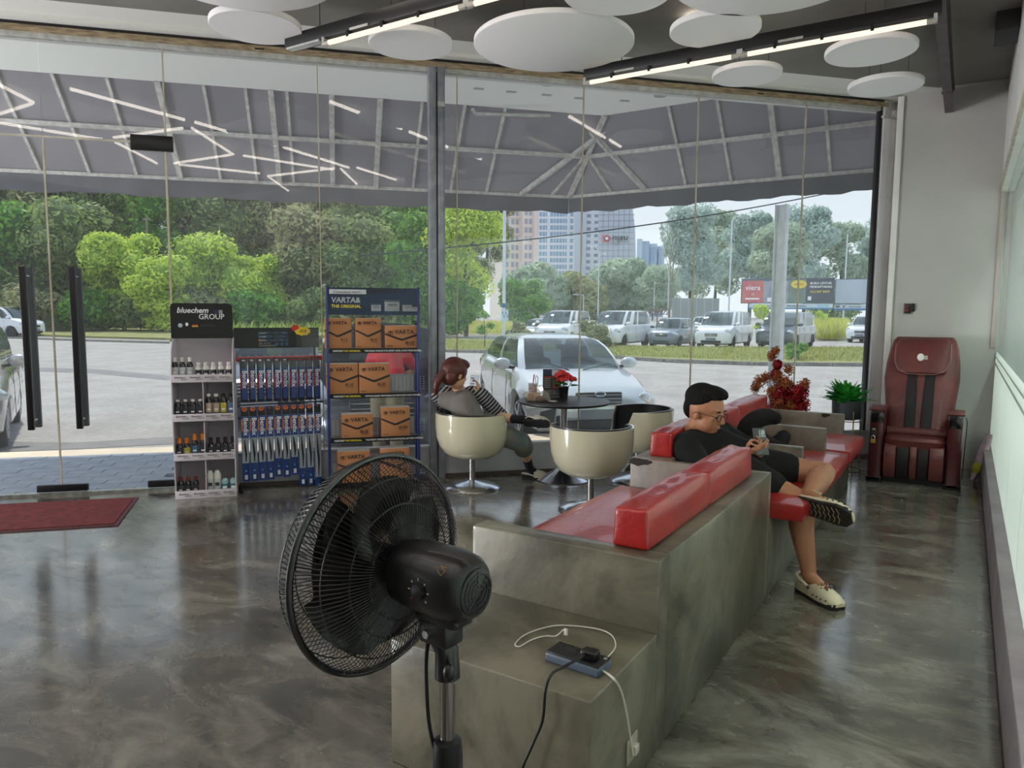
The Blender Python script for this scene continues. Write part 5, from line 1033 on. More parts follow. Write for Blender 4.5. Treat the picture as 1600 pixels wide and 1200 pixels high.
cordp = [(-.006,-.02,.02),(-.014,-.055,.016),(-.03,-.11,.012),(-.045,-.155,.006),(-.05,-.183,-.03),(-.055,-.19,-.12),(-.085,-.19,-.2),(-.12,-.2,-.3),(-.13,-.21,-.42),(-.135,-.23,-.458)]
def smooth_pts(P, k=5):
    P = [Vector(p) for p in P]; out = []
    for i in range(len(P)-1):
        a = P[max(i-1,0)]; b1 = P[i]; c = P[i+1]; d = P[min(i+2,len(P)-1)]
        for j in range(k):
            t_ = j/k; out.append(.5*((2*b1)+(c-a)*t_+(2*a-5*b1+4*c-d)*t_*t_+(3*b1-a-3*c+d)*t_**3))
    return out+[P[-1]]
MB().tube(smooth_pts(cordp),.0042,8).build('power_cord',BLACK,pg)
WC = mat('white_cable',(206,200,188),.5)
wc = tag(MB().tube(smooth_pts([Z(x,y,z) for x,y,z in ((939,1047,.445),(950,1053,.447),(962,1064,.438))]+[XP(x,y,X_) for x,y,X_ in ((971,1082,-.812),(978,1110,-.806),(983,1140,-.803),(987,1165,-.80),(989,1180,-.795))]),.0035,8).build('white_cable',WC),'thick white cable hanging from strip over the step edge to the wall socket','cable')
uc = thing('usb_cable','thin white looped charging cable lying on the concrete step','cable',(-1.0,2.0,.43)); lp = [Z(x,y,.436)-Vector((-1.0,2.0,.43)) for x,y in ((948,1028),(962,1010),(955,992),(930,982),(880,977),(850,981),(820,992),(805,1006),(812,1010),(830,1000),(850,994),(868,994),(880,1000),(884,1006))]
lp[-1].z = .05; lp[-2].z = .04; MB().tube(smooth_pts(lp),.0022,6).build('cable_loop',WC,uc); MB().ob(lp[-1]+Vector((0,0,-.004)),(.012,.008,.022)).build('usb_plug',WC,uc,smooth=False,bevel=.002)
ub = MB().ob((0,0,.005),(.024,.012,.008)).build('usb_adapter',WC,smooth=False,bevel=.002,loc=(-1.056,1.925,.43)); tag(ub,'small white adapter at the left end of the power strip','adapter')
so = thing('wall_socket','cream wall socket low on side of concrete bench','socket',(-.8195,2.03,.14)); B((0,-.04,-.04),(.006,.04,.04)).build('face_plate',mat('socket_cream',(170,164,142),.5),so,smooth=False,bevel=.002); MB().ob((.014,.0,.0),(.018,.03,.03)).build('white_plug',WC,so,smooth=False,bevel=.003); B((.006,-.03,.018),(.009,-.018,.028)).build('switch',WC,so,smooth=False)
# ================================================================ DISPLAY RACKS
def rack_root(name, label, L, R):
    a = math.atan2(R.y-L.y,R.x-L.x); return thing(name,label,'display rack',(L.x,L.y,0),a), (R-L).length
def on(root, loc):  # world location of a local point of a rack
    a = root.rotation_euler[2]; c, s = math.cos(a), math.sin(a); x,y,z = loc; o = root.location
    return Vector((o.x+x*c-y*s,o.y+x*s+y*c,o.z+z)), a
LW = mat('display_white',(206,196,204),.5); BRD = mat('black_board',(14,14,16),.45); WTX = mat('white_lettering',(232,232,232),.5)
Lb, Rb = Z(274,781), Z(370,775); br, BW_ = rack_root('chemical_display','white cardboard display of small bottles with black header','display',None) if 0 else rack_root('bottle_display','white display shelf of small bottles with black header',Lb,Rb)
DPT = .34
ZL = [(.0,.066),(.31,.368),(.625,.684),(.935,.997)]
for z0, z1 in ZL:
    B((.008,.008,z0+.008),(BW_-.008,DPT,z0+.02)).build('shelf_board',LW,br,smooth=False); B((0,-.004,z0),(BW_,.008,z1)).build('shelf_front_strip',LW,br,smooth=False,bevel=.001)
    for q in range(4):
        x = BW_*(.06+.24*q); text('bluechem',.020,BRD,br,(x,-.0045,z0+.034),bold=.01,shear=.2); text('GROUP',.014,BRD,br,(x+.045,-.0045,z0+.019))
for x in (0,BW_-.008): 
    MB().prism([(0,0),(DPT,0),(DPT,1.285),(.17,1.275),(.06,1.20),(.015,1.07),(0,.98)],.008,R=Matrix(((0,0,1),(1,0,0),(0,1,0))),c=(x,0,0)).build('side_panel',LW,br,smooth=False)
B((.008,DPT-.012,0),(BW_-.008,DPT,1.28)).build('back_panel',LW,br,smooth=False)
for z0 in (0,.31,.625): B((BW_*.5-.003,.01,z0+.02),(BW_*.5+.003,DPT-.012,z0+.31)).build('divider',LW,br,smooth=False)
MB().prism([(.0,0),(BW_,0),(BW_,.25),(BW_-.008,.272),(BW_-.025,.28),(.025,.28),(.008,.272),(0,.25)],.012,R=rotm((math.pi/2,0,0)),c=(0,.12,1.278)).build('header_board',BRD,br,smooth=False)
text('bluechem',.060,WTX,br,(.045,.1075,1.482),bold=.02,shear=.25); text('GROUP',.060,WTX,br,(.205,.1075,1.432),bold=.008,sx=.95)
B((.322,.1065,1.475),(.350,.108,1.505)).build('logo_square',mat('logo_navy',(34,44,78),.5),br,smooth=False); B((.357,.1065,1.475),(.385,.108,1.505)).build('logo_square',mat('logo_grey',(140,144,152),.5),br,smooth=False)
for q,cl in enumerate(((20,20,20),(180,40,40),(210,170,60))): B((.155,.1065,1.388-q*.009),(.20,.108,1.397-q*.009)).build('flag_stripe',mat('flag_%d'%q,cl,.5) if q else mat('flag_black',(34,34,34),.5),br,smooth=False)
MB().sph((.07,.107,1.382),(.017,.002,.017),14,8).build('round_emblem',mat('emblem_pale',(170,190,200),.5),br); MB().sph((.118,.107,1.390),(.011,.002,.015),10,6).build('leaf_emblem',WTX,br); text('Made in Germany',.015,mat('dim_print',(90,90,94),.5),br,(.215,.1075,1.378))
BOTB = mat('bottle_black',(20,20,24),.25,coat=.4)
def bottle(h, r, body, capc, lab, nm='bottle', ch=.22, lx='grey_label'):
    t = thing(nm,'','bottle'); hb = h*(1-ch)
    MB().lathe([(r*.9,0),(r,.006),(r,hb*.82),(r*.75,hb*.95),(r*.5,hb)],n=16).build('bottle_body',body,t); MB().lathe([(r*.62,hb),(r*.64,h-.004),(r*.5,h)],n=14).build('cap',capc,t)
    MB().lathe([(r*1.02,hb*.25),(r*1.02,hb*.7)],n=16,cap=False).build('label_band',lab,t); B((-r*.5,-r*1.06,hb*.36),(r*.5,-r*1.0,hb*.44)).build('label_print',WTX,t,smooth=False); return t
CW = mat('cap_white',(216,214,210),.4); COR = mat('cap_orange',(226,128,36),.4); CBK = mat('cap_black',(26,26,28),.4); CRD = mat('cap_redbrown',(120,48,40),.4)
LG = mat('label_dark_grey',(58,60,66),.5); LWt = mat('label_white',(196,198,200),.5); LBl = mat('label_blue',(70,110,150),.5); LYe = mat('label_yellow',(190,180,70),.5); LPu = mat('label_cream',(190,170,150),.5)
SH = ['top shelf','second shelf','third shelf','bottom shelf']; ZB = [.955,.645,.33,.02]
def put(tier, specs, y=.06):
    n = len(specs)
    for i,(x,f,desc) in enumerate(specs):
        t = f(); p,a = on(br,(x*BW_,y,ZB[tier]+.0005)); t.location = p; t.rotation_euler = (0,0,a)
        t['label'] = '%s bottle on the %s of white display, %s'%(desc,SH[tier],nth(i,n)); t['group'] = 'bottles on the white display'
put(0,[(x,(lambda h=h: bottle(h,.024,BOTB if h > .15 else CW,CW,LWt if h > .15 else LG,ch=.2)),'tall white-capped' if h > .15 else 'short white-capped') for x,h in ((.055,.175),(.175,.175),(.295,.175),(.43,.135),(.55,.135),(.67,.135),(.79,.135),(.92,.135))])
put(1,[(x,(lambda c=c,l=l,h=h: bottle(h,.025,BOTB,c,l,ch=.12)),d) for x,c,l,h,d in ((.08,CW,LG,.15,'black'),(.20,CW,LG,.15,'black'),(.32,CW,LG,.15,'black'),(.44,CW,LG,.15,'black'),(.58,CW,LPu,.19,'cream-labelled'),(.70,CW,LPu,.19,'cream-labelled'),(.82,CBK,LYe,.19,'yellow-labelled'),(.94,CBK,LBl,.19,'blue-labelled'))])
put(2,[(x,(lambda c=c,l=l,h=h: bottle(h,.025,BOTB,c,l,ch=.28)),d) for x,c,l,h,d in ((.08,COR,LG,.155,'orange-capped'),(.20,COR,LYe,.155,'orange-capped'),(.33,COR,LBl,.185,'taller orange-capped'),(.46,COR,LG,.185,'taller orange-capped'),(.59,CBK,LG,.15,'black-capped'),(.71,CBK,LG,.15,'black-capped'),(.83,CBK,LG,.15,'black-capped'),(.95,CBK,LG,.15,'black-capped'))])
def canb(body, h, lab):
    def f():
        t = thing('spray_can','','can'); MB().lathe([(.026,0),(.027,.004),(.027,h*.85),(.018,h*.93),(.016,h)],n=18).build('can_body',body,t); MB().lathe([(.0275,h*.2),(.0275,h*.65)],n=18,cap=False).build('label_band',lab,t); B((-.016,-.0285,h*.35),(.016,-.0275,h*.5)).build('label_print',LG if body is CW else WTX,t,smooth=False); return t
    return f
put(3,[(x,(lambda: bottle(.15,.025,BOTB,CRD,LG,ch=.2)),'red-capped') for x in (.08,.20,.32)]+[(.56,canb(CW,.19,LWt),'white tall'),(.68,canb(CW,.19,LWt),'white tall'),(.80,canb(mat('teal_tin',(150,186,190),.4),.12,mat('teal_label',(60,120,130),.5)),'teal short'),(.94,canb(_m['teal_tin'],.12,_m['teal_label']),'teal short')])
for o in bpy.data.objects:
    if o.name.startswith('spray_can') and o.parent is None: o['label'] = o['label'].replace('bottle','can'); o['category'] = 'can'
# ---------------- wiper blade stand
Lw, Rw = Z(376,771), Z(508,758); wr, WW = rack_root('wiper_display','black wire stand of blue wiper blade packs with black header',Lw,Rw); D2_ = .32
for x in (.0,WW-.02):
    B((x,D2_-.02,0),(x+.02,D2_,1.34)).build('upright',BLKM,wr,smooth=False); B((x,-.02,0),(x+.02,D2_,.03)).build('foot',BLKM,wr,smooth=False,bevel=.004)
B((0,.15,1.19),(WW,.165,1.36)).build('header_board',BRD,wr,smooth=False); B((0,D2_-.018,.06),(WW,D2_-.006,.28)).build('lower_sheet',mat('stand_grey_sheet',(150,152,160),.5),wr,smooth=False)
for z in (1.10,.725): B((0,D2_-.015,z-.01),(WW,D2_-.003,z+.01)).build('cross_rail',BLKM,wr,smooth=False)
B((0,.02,.725),(WW,.03,.735)).build('front_rail',BLKM,wr,smooth=False); B((0,.02,1.085),(WW,.045,1.125)).build('red_price_strip',mat('red_plastic',(176,24,34),.3,coat=.5),wr,smooth=False,bevel=.003)
x0 = WW*.28
for q,cl in enumerate(((90,130,90),(80,120,170),(190,120,70))):
    z = 1.325-q*.03
    B((x0,.147,z-.02),(x0+.24,.150,z)).build('header_photo',mat('photo_blue',(92,116,150),.5,noise=40,col2=(40,50,70)),wr,smooth=False); B((x0,.146,z-.02),(x0+.016,.1475,z)).build('photo_tab',mat('tab_%d%d%d'%cl,cl,.5),wr,smooth=False); MB().tube([(x0+.07,.145,z-.016),(x0+.12,.144,z-.007),(x0+.18,.145,z-.016)],.003,5).build('photo_wiper',BRD,wr); text('Bendix',.014,WTX,wr,(x0+.02,.146,z-.014))
text('SEE WITH',.022,mat('dim_white',(150,150,150),.5),wr,(x0,.1465,1.222)); text('CONFIDENCE',.022,_m['dim_white'],wr,(x0,.1465,1.202),bold=.01)
for q in range(3): B((x0+.135+q*.04,.146,1.21),(x0+.16+q*.04,.149,1.235)).build('header_icon',mat('icon_blue',(50,90,130),.5),wr,smooth=False)
sp_, a_ = on(wr,(WW*.80,.14,1.33)); star = thing('price_splash','yellow splash price sticker with red leaf on the wiper display header','price tag',sp_,a_)
MB().prism([(.062*math.cos(i*.349)*(1+(.12 if i%2 else 0)),.034*math.sin(i*.349)*(1+(.18 if i%2 else 0))) for i in range(18)],.003,R=rotm((math.pi/2,0,0))).build('yellow_card',mat('splash_yellow',(240,214,40),.5),star,smooth=False); text('30.8',.034,BRD,star,(-.03,-.0045,-.010),ext=.0005,shear=.2,bold=.01)
MB().prism([(-.055,.01),(-.085,.0),(-.088,.02),(-.10,.03),(-.085,.042),(-.075,.06),(-.06,.05),(-.04,.055),(-.035,.035),(-.03,.02)],.004,R=rotm((math.pi/2,0,0))).build('red_leaf',mat('splash_red',(220,50,40),.5),star,smooth=False)
PKB = mat('pack_blue',(22,56,124),.35,coat=.3); PKD = mat('pack_navy_black',(20,24,38),.35,coat=.3); PKO = mat('pack_orange',(206,104,52),.5); PKR = mat('pack_red',(176,28,36),.5); CLP = mat('blister_clear',(150,160,172),.15,coat=1); WPR = mat('wiper_rubber',(22,22,24),.5); QRM = mat('pack_white_square',(206,208,210),.5); PEG = mat('peg_wire',(190,190,196),.2,metal=1)
def pack(style, L):
    t = thing('wiper_pack','','wiper blade pack'); w = .057
    if style == 'top':
        B((-w/2,-.004,-.36),(w/2,.008,0)).build('blister_card',PKD,t,smooth=False,bevel=.002); B((-w/2+.012,-.006,-.34),(w/2-.004,-.004,-.085)).build('blue_panel',PKB,t,smooth=False); B((-w/2+.003,-.0055,-.25),(-w/2+.011,-.004,-.12)).build('red_panel',PKR,t,smooth=False)
        MB().sph((0,-.006,-.018),(.013,.003,.007),10,6).build('hang_hole_tab',QRM if L else PKR,t); text('Bendix',.053,WTX,t,(-.010,-.0065,-.10),rot=(math.pi/2,math.pi/2,0),bold=.01)
    else:
        B((-w/2,-.004,-L),(w/2,.006,0)).build('blister_card',PKB,t,smooth=False,bevel=.002); B((-w/2,-.006,-.075),(w/2,-.004,-.01)).build('black_band',PKD,t,smooth=False); MB().lathe([(.021,0),(.021,.003)],n=20,R=rotm((math.pi/2,0,0)),c=(0,-.004,-.018),sy=.9).build('orange_tab',PKO if style == 'o' else PKD,t); MB().sph((0,-.009,-.014),(.010,.002,.004),8,5).build('hang_hole_tab',PKD if style == 'o' else PKO,t)
        B((-w/2+.002,-.0055,-.20),(-w/2+.012,-.004,-.10)).build('orange_panel',PKO,t,smooth=False); text('Bendix',.053,WTX,t,(-.009,-.0062,-.088),rot=(math.pi/2,math.pi/2,0),bold=.01)
        z1 = -.255; z0 = -L+.155
        B((-w/2+.003,-.0065,z0),(w/2-.003,-.004,z1)).build('clear_window',CLP,t,smooth=False); MB().tube([(-.008,-.009,z1-.01),(-.002,-.011,(z0+z1)/2+.03),(.004,-.011,(z0+z1)/2-.03),(.002,-.009,z0+.01)],[.003,.008,.008,.003],6).build('wiper_blade',WPR,t)
        B((-.010,-.0056,-L+.018),(.012,-.004,-L+.055)).build('code_square',QRM,t,smooth=False); MB().lathe([(.008,0),(.008,.002)],n=14,R=rotm((math.pi/2,0,0)),c=(0,-.004,-L+.09)).build('size_ring',mat('ring_pale_blue',(90,140,200),.5),t)
    return t
def putp(t, x, y, z, lab, grp):
    p,a = on(wr,(x,y,z)); t.location = p; t.rotation_euler = (0,0,a); t['label'] = lab; t['group'] = grp
xs = [WW*(.075+.0945*i) for i in range(10)]
for i, x in enumerate(xs):
    putp(pack('top',i < 6),x,.012,1.115,'blue and black wiper pack in the upper row, %s'%nth(i,10),'wiper packs in the upper row')
lens = [.62,.62,.62,.62,.60,.61,.60,.70,.70,.79]
for i, x in enumerate(xs):
    putp(pack('o' if i not in (3,9) else 'k',lens[i]),x-.004,.0,.715,'%s wiper pack in the lower row, %s'%('long blue' if lens[i] > .65 else 'blue',nth(i,10)),'wiper packs in the lower row')
for i in (1,3,5): p = xs[i]+.024; MB().cyl((p,.0,.735),(p,.0,1.07),.0035,n=8).build('vertical_wire',PEG,wr)
for z in (1.118,.722):
    for x in xs: MB().cyl((x,.30,z+.003),(x,-.012,z+.003),.002,n=5).build('peg',PEG,wr)
# ---------------- battery rack
Lv, Rv = Z(514,765), Z(657,757); vr, VW = rack_root('battery_rack','blue framed rack of brown battery boxes with printed header',Lv,Rv); VD = .16
VB = mat('rack_blue_paint',(26,44,110),.35,coat=.2); VST = mat('shelf_black',(22,22,24),.4,metal=.3); PGB = mat('perforated_grey',(150,152,156),.4,metal=.4)
k_ = 1.5/(765-486)
def vz(y): return (765-y)*k_
for x in (0,VW-.022):
    B((x,0,0),(x+.022,.022,vz(447))).build('front_post',VB,vr,smooth=False,bevel=.002); B((x,VD-.022,0),(x+.022,VD,vz(500))).build('rear_post',VB,vr,smooth=False,bevel=.002)
    B((x+.004,0,.0),(x+.018,VD,.03)).build('side_rail',VB,vr,smooth=False); B((x+.004,.022,vz(500)-.02),(x+.018,VD-.022,vz(500))).build('side_rail',VB,vr,smooth=False)
hd = B((.022,-.004,vz(491)),(VW-.022,.012,vz(449))).build('header_panel',mat('header_dark_blue',(18,26,46),.4,noise=2,col2=(26,50,82),stretch=(.6,1,5)),vr,smooth=False)
text('VARTA&',.062,mat('silver_lettering',(176,180,186),.4),vr,(.045,-.006,vz(472)),bold=.03,shear=.1,ext=.0012); text('THE ORIGINAL',.036,mat('yellow_lettering',(236,214,60),.5),vr,(.045,-.006,vz(480)),bold=.02)
B((.03,-.006,vz(459)),(.33,-.004,vz(452))).build('header_ribbon',mat('pale_ribbon',(206,210,214),.4),vr,smooth=False); text('A Clarios brand  VARTA',.022,BRD,vr,(.06,-.0075,vz(457.5)))
BTM = mat('battery_grey',(150,154,160),.35)
for x, s in ((.37,.8),(.48,1.25),(.63,.8),(.70,.55)):
    zz = vz(485); B((x,-.012,zz),(x+.10*s,-.006,zz+.07*s)).build('battery_picture',BTM,vr,smooth=False,bevel=.003); B((x-.003,-.0125,zz+.062*s),(x+.103*s,-.005,zz+.075*s)).build('battery_picture_lid',mat('battery_lid',(86,90,100),.4),vr,smooth=False); text('VARTA',.02*s,BRD,vr,(x+.02*s,-.0135,zz+.036*s),bold=.02)
tiers = [545,616,686,758]; caps = ['THE SOLID CHOICE FOR ENTRY LEVEL START-STOP SYSTEMS.','UNPARALLELED PERFORMANCE FOR START-STOP SYSTEMS.','THE RIGHT CHOICE FOR CONVENTIONAL BATTERY SYSTEMS.','']
for i, y in enumerate(tiers):
    z = vz(y); B((.01,0,z),(VW-.01,VD-.01,z+.008)).build('shelf',mat('shelf_grey',(120,122,126),.4,metal=.4),vr,smooth=False); B((.02,-.008,z-.028),(VW-.02,.0,z+.012)).build('shelf_strip',VST,vr,smooth=False)
    if caps[i]:
        text('VARTA®',.021,WTX,vr,(.05,-.009,z-.017),bold=.03); text('THE ORIGINAL.',.021,_m['yellow_lettering'],vr,(.135,-.009,z-.017),bold=.02); text(caps[i],.0195,WTX,vr,(.31,-.009,z-.017),bold=.02,sx=.90)
    if i > 0:
        pz = B((.03,VD-.012,z+.01),(VW-.03,VD-.008,z+.16)).build('perforated_back',PGB,vr,smooth=False); dots = MB()
        for a in range(24):
            for c in range(6): x = .05+a*.034; zz = z+.028+c*.021; dots.cyl((x,VD-.0125,zz),(x,VD-.0075,zz),.004,n=6)
        dots.build('punched_holes',mat('hole_bright',(226,222,228),.6),pz)['kind'] = 'stuff'
KR = mat('battery_carton',(190,130,86),.75,noise=8,col2=(180,122,80)); CHV = mat('carton_dark_print',(42,36,40),.6); CTOP = mat('carton_pale_top',(206,196,186),.7)
def carton(xl, xr, yt, yb, tier, label, sub='BLUE', yw=.125, y0=.018):
    z = vz(tiers[tier])+.008; w = (xr-xl)/(657-514)*VW; h = (yb-yt)*k_; x = (xl-514)/(657-514)*VW
    p,a = on(vr,(x+w/2,y0,z+.0005)); t = thing('battery_box',label,'box',p,a,'battery boxes on the blue rack')
    B((-w/2,0,0),(w/2,yw,h)).build('carton',KR,t,smooth=False,bevel=.002); B((-w/2+.001,.001,h),(w/2-.001,yw-.001,h+.002)).build('lid_flap',CTOP,t,smooth=False)
    zc = h*.50; MB().prism([(-w/2,zc+.035),(-w*.05,zc-.012),(w*.02,zc-.012),(w/2,zc+.035),(w/2,zc+.015),(w*.03,zc-.030),(-w*.05,zc-.030),(-w/2,zc+.02)],.0015,R=rotm((math.pi/2,0,0)),c=(0,0,0)).build('chevron_band',CHV,t,smooth=False)
    text('VARTA',w*.175,CHV,t,(-w*.21,-.0015,h-w*.235),bold=.02,sx=1.0); MB().tube([(-w*.34+w*.07*math.cos(q),-.0015,h-w*.19+w*.06*math.sin(q)) for q in [math.radians(130+i*280/14) for i in range(15)]],.0022,5).build('shield_mark',CHV,t); MB().prism([(-.012,.012),(.012,.012),(0,-.014)],.001,R=rotm((math.pi/2,0,0)),c=(-w*.34,-.0005,h-w*.19)).build('shield_mark',CHV,t,smooth=False)
    text(sub,w*.115,CHV,t,(w*.08,-.0015,zc-.058),bold=.02,shear=.25); text('Dynamic',w*.07,CHV,t,(w*.12,-.0015,zc-.073),shear=.2); text('580 500',w*.05,CHV,t,(-w*.44,-.0015,.014),bold=.01); text('- - -',w*.06,CHV,t,(-w*.1,-.0015,.012))
carton(512,552,496,543,0,'tall brown battery box at left on the top shelf of blue rack'); carton(558,597,496,543,0,'tall brown battery box in the middle of the top shelf'); carton(603,657,508,543.5,0,'wide brown battery box at right of the top shelf',yw=.125)
carton(513,561,568,615,1,'brown battery box at left on the second shelf'); carton(562.5,610,568,615,1,'brown battery box beside the perforated panel on the second shelf')
carton(535,583,648,685,2,'low brown battery box at left on the third shelf'); carton(596,641,638,684.5,2,'taller brown battery box at right on third shelf',sub='SILVER')
carton(528,578,706,756,3,'brown battery box at left on the bottom shelf behind the fan'); carton(594,640,704,756,3,'brown battery box at right on bottom shelf behind the fan',sub='SILVER')
# ================================================================ PEDESTAL FAN
FB = mat('fan_black_gloss',(10,10,11),.34,coat=.15); FW_ = mat('fan_wire_black',(16,16,17),.3,metal=.2); CHP = mat('fan_pole_chrome',(150,148,144),.18,metal=1)
fz = .965; fc = Vector((-.86,1.12,0)); ax = (_rt*(-.78)); ax = Vector((-.53*.60-.847*.80,.848*.60-.5314*.80,0)).normalized()
fa = math.atan2(ax.y,ax.x); fan = thing('pedestal_fan','black pedestal fan with round wire cage in the foreground','fan',(fc.x,fc.y,0),fa)   # local +X is the blowing direction
X0 = .10; RM = .232; TZ_ = fz-.005
def ringp(x, r, n=96): return [(x,r*math.cos(a),TZ_+r*math.sin(a)) for a in [i*2*math.pi/n for i in range(n)]]
MB().tube(ringp(X0+.085,RM),.0075,8,close=True).build('cage_rim',FB,fan)
w = MB(); nw = 124
for i in range(nw):
    a = i*2*math.pi/nw; pts = []
    for f,x in ((0,.0),(.3,.005),(.6,.02),(.85,.045),(1,.082)): r = .062+(RM-.062)*f; pts.append((X0+x,r*math.cos(a),TZ_+r*math.sin(a)))
    w.tube(pts,.0011,4,cap=False)
w.build('rear_wires',FW_,fan)['kind'] = 'stuff'
w = MB()
for i in range(nw):
    a = i*2*math.pi/nw; pts = []
    for f,x in ((0,.165),(.4,.162),(.75,.152),(.93,.135),(1,.095)): r = .045+(RM-.045)*f; pts.append((X0+x,r*math.cos(a+.42*f),TZ_+r*math.sin(a+.42*f)))
    w.tube(pts,.0011,4,cap=False)
w.build('front_wires',FW_,fan)['kind'] = 'stuff'
for r,x in ((.14,.021),(.19,.047),(.10,.006)): MB().tube(ringp(X0+x,r,64),.0016,5,close=True).build('rear_ring',FW_,fan)
for r,x in ((.11,.165),(.165,.157),(.215,.14)): MB().tube(ringp(X0+x,r,64),.0016,5,close=True).build('front_ring',FW_,fan)
MB().lathe([(.045,0),(.05,.006),(.03,.012)],n=24,R=rotm((0,math.pi/2,0)),c=(X0+.16,0,TZ_)).build('centre_badge',FB,fan)
BL_ = mat('fan_blade_smoke',(30,26,24),.25,coat=.4)
for q in range(5):
    a0 = q*2*math.pi/5; rs = []
    for i in range(9):
        f = i/8; r = .04+.150*f; sw = a0+.5*f; wd = (.035+.075*math.sin(min(1,f*1.15)*math.pi*.62)); row = []
        for j in range(6):
            g = j/5-.5; an = sw+g*wd*2/max(r,.06); x = X0+.085+g*.05*(1-.3*f); row.append((x,r*math.cos(an),TZ_+r*math.sin(an)))
        row += [(p[0]+.002,p[1],p[2]) for p in row[::-1]]; rs.append(row)
    MB().rings(rs).build('blade',BL_,fan)
MB().lathe([(.045,0),(.045,.04),(.03,.055)],n=24,R=rotm((0,math.pi/2,0)),c=(X0+.055,0,TZ_)).build('blade_hub',FB,fan)
def mring(x, a, b, dz=0): return [(x,)+tuple(p[:2]) for p in [(q[0],q[1]+fz+dz) for q in [(a*math.copysign(abs(math.cos(t_))**.75,math.cos(t_)),b*math.copysign(abs(math.sin(t_))**.75,math.sin(t_))) for t_ in [i*2*math.pi/40 for i in range(40)]]]]
MB().rings([mring(x,a,b,dz) for x,a,b,dz in ((.105,.050,.050,0),(.10,.062,.062,0),(.06,.066,.066,0),(-.02,.067,.068,-.002),(-.06,.062,.064,-.004),(-.078,.052,.055,-.005),(-.084,.045,.048,-.005))]).build('motor_housing',FB,fan)
gr = MB().lathe([(.046,0),(.046,.004),(.04,.006)],n=28,R=rotm((0,-math.pi/2,0)),c=(-.083,0,fz-.005)).build('rear_vent',BLACK,fan)
for r in (.038,.028,.018): MB().tube([(-.0895,r*math.cos(a),fz-.005+r*math.sin(a)) for a in [i*2*math.pi/28 for i in range(28)]],.0018,5,close=True).build('vent_ring',FB,gr)
for q in range(8): a = q*math.pi/4; MB().cyl((-.0895,.01*math.cos(a),fz-.005+.01*math.sin(a)),(-.0895,.042*math.cos(a),fz-.005+.042*math.sin(a)),.0016,n=5).build('vent_bar',FB,gr)
GOLDL = mat('gold_line',(150,120,76),.4,metal=.4); sd = -1 if True else 1
for z,x1 in ((.055,-.052),(.046,-.045)): MB().tube([(.075,sd*-.040 if 0 else .045,fz+z*.95),(.02,.047,fz+z*.95),(x1,.047,fz+z*.9)],.0009,5).build('gold_stripe',GOLDL,fan)
def side(x, z, r=.0675): return (x,r,fz+z)
dl = bpy.data.objects.new('timer_dial',None); C.objects.link(dl); dl.parent = fan; dl['label'] = 'round speed dial with pale ticks'
MB().lathe([(.017,0),(.016,.008),(.006,.010)],n=24,R=rotm((-math.pi/2,0,0)),c=side(.005,-.005,.066)).build('dial_knob',FB,dl)
for q in range(7): a = math.radians(-40+q*43); MB().ob((.005+.025*math.cos(a),.0675,fz-.005+.025*math.sin(a)),(.0045,.001,.0018),rotm((0,-a,0))).build('dial_tick',mat('tick_pale',(190,176,150),.5) if q else mat('tick_red',(190,60,40),.5),dl,smooth=False)
MB().tube([side(-.046+.010*c_,.047+.010*s_,.0585) for c_,s_ in ((1,0),(0,1),(-1,0),(0,-1))],.0009,5,close=True).build('diamond_mark',GOLDL,fan)
B((-.055,-.03,fz-.085),(.055,.03,fz-.055)).build('gearbox',FB,fan,smooth=False,bevel=.008)
MB().tube([(.02,0,fz-.08),(.01,0,fz-.115),(-.008,0,fz-.145),(-.01,0,fz-.20)],[.026,.025,.024,.026],18).build('tilt_neck',FB,fan); B((-.03,-.028,fz-.13),(.045,.028,fz-.08)).build('tilt_bracket',FB,fan,smooth=False,bevel=.006); MB().cyl((.02,-.034,fz-.108),(.02,.034,fz-.108),.009,n=6).build('pivot_bolt',CHROME,fan); MB().cyl((.02,-.036,fz-.108),(.02,.036,fz-.108),.004,n=8).build('bolt_shank',STEELW,fan)
MB().cyl((-.01,0,fz-.165),(-.01-.03,.028,fz-.165),.005,n=8).build('knob_stem',CHROME,fan); MB().sph((-.045,.034,fz-.165),(.013,.013,.018),12,8).build('clamp_knob',BLACK,fan)
MB().cyl((-.01,0,.05),(-.01,0,fz-.185),.016,n=20).build('pole',CHP,fan); MB().cyl((-.01,0,.05),(-.01,0,.60),.0225,n=20).build('outer_pole',BLKM,fan); MB().lathe([(.029,.555),(.031,.57),(.031,.60),(.028,.63),(.02,.635)],c=(-.01,0,0),n=20).build('height_collar',BLACK,fan)
MB().lathe([(.20,0),(.205,.01),(.19,.03),(.06,.045),(.03,.06)],c=(-.01,0,0),n=40).build('round_base',BLACK,fan)
MB().tube(smooth_pts([(.03,0,fz-.09),(.038,.01,fz-.16),(.036,.012,fz-.25),(.03,.01,fz-.32),(.006,.01,fz-.40),(.0,.02,.5),(.01,.03,.3),(.03,.05,.06),(.15,.08,.006)]),.004,8).build('power_cord',BLACK,fan)
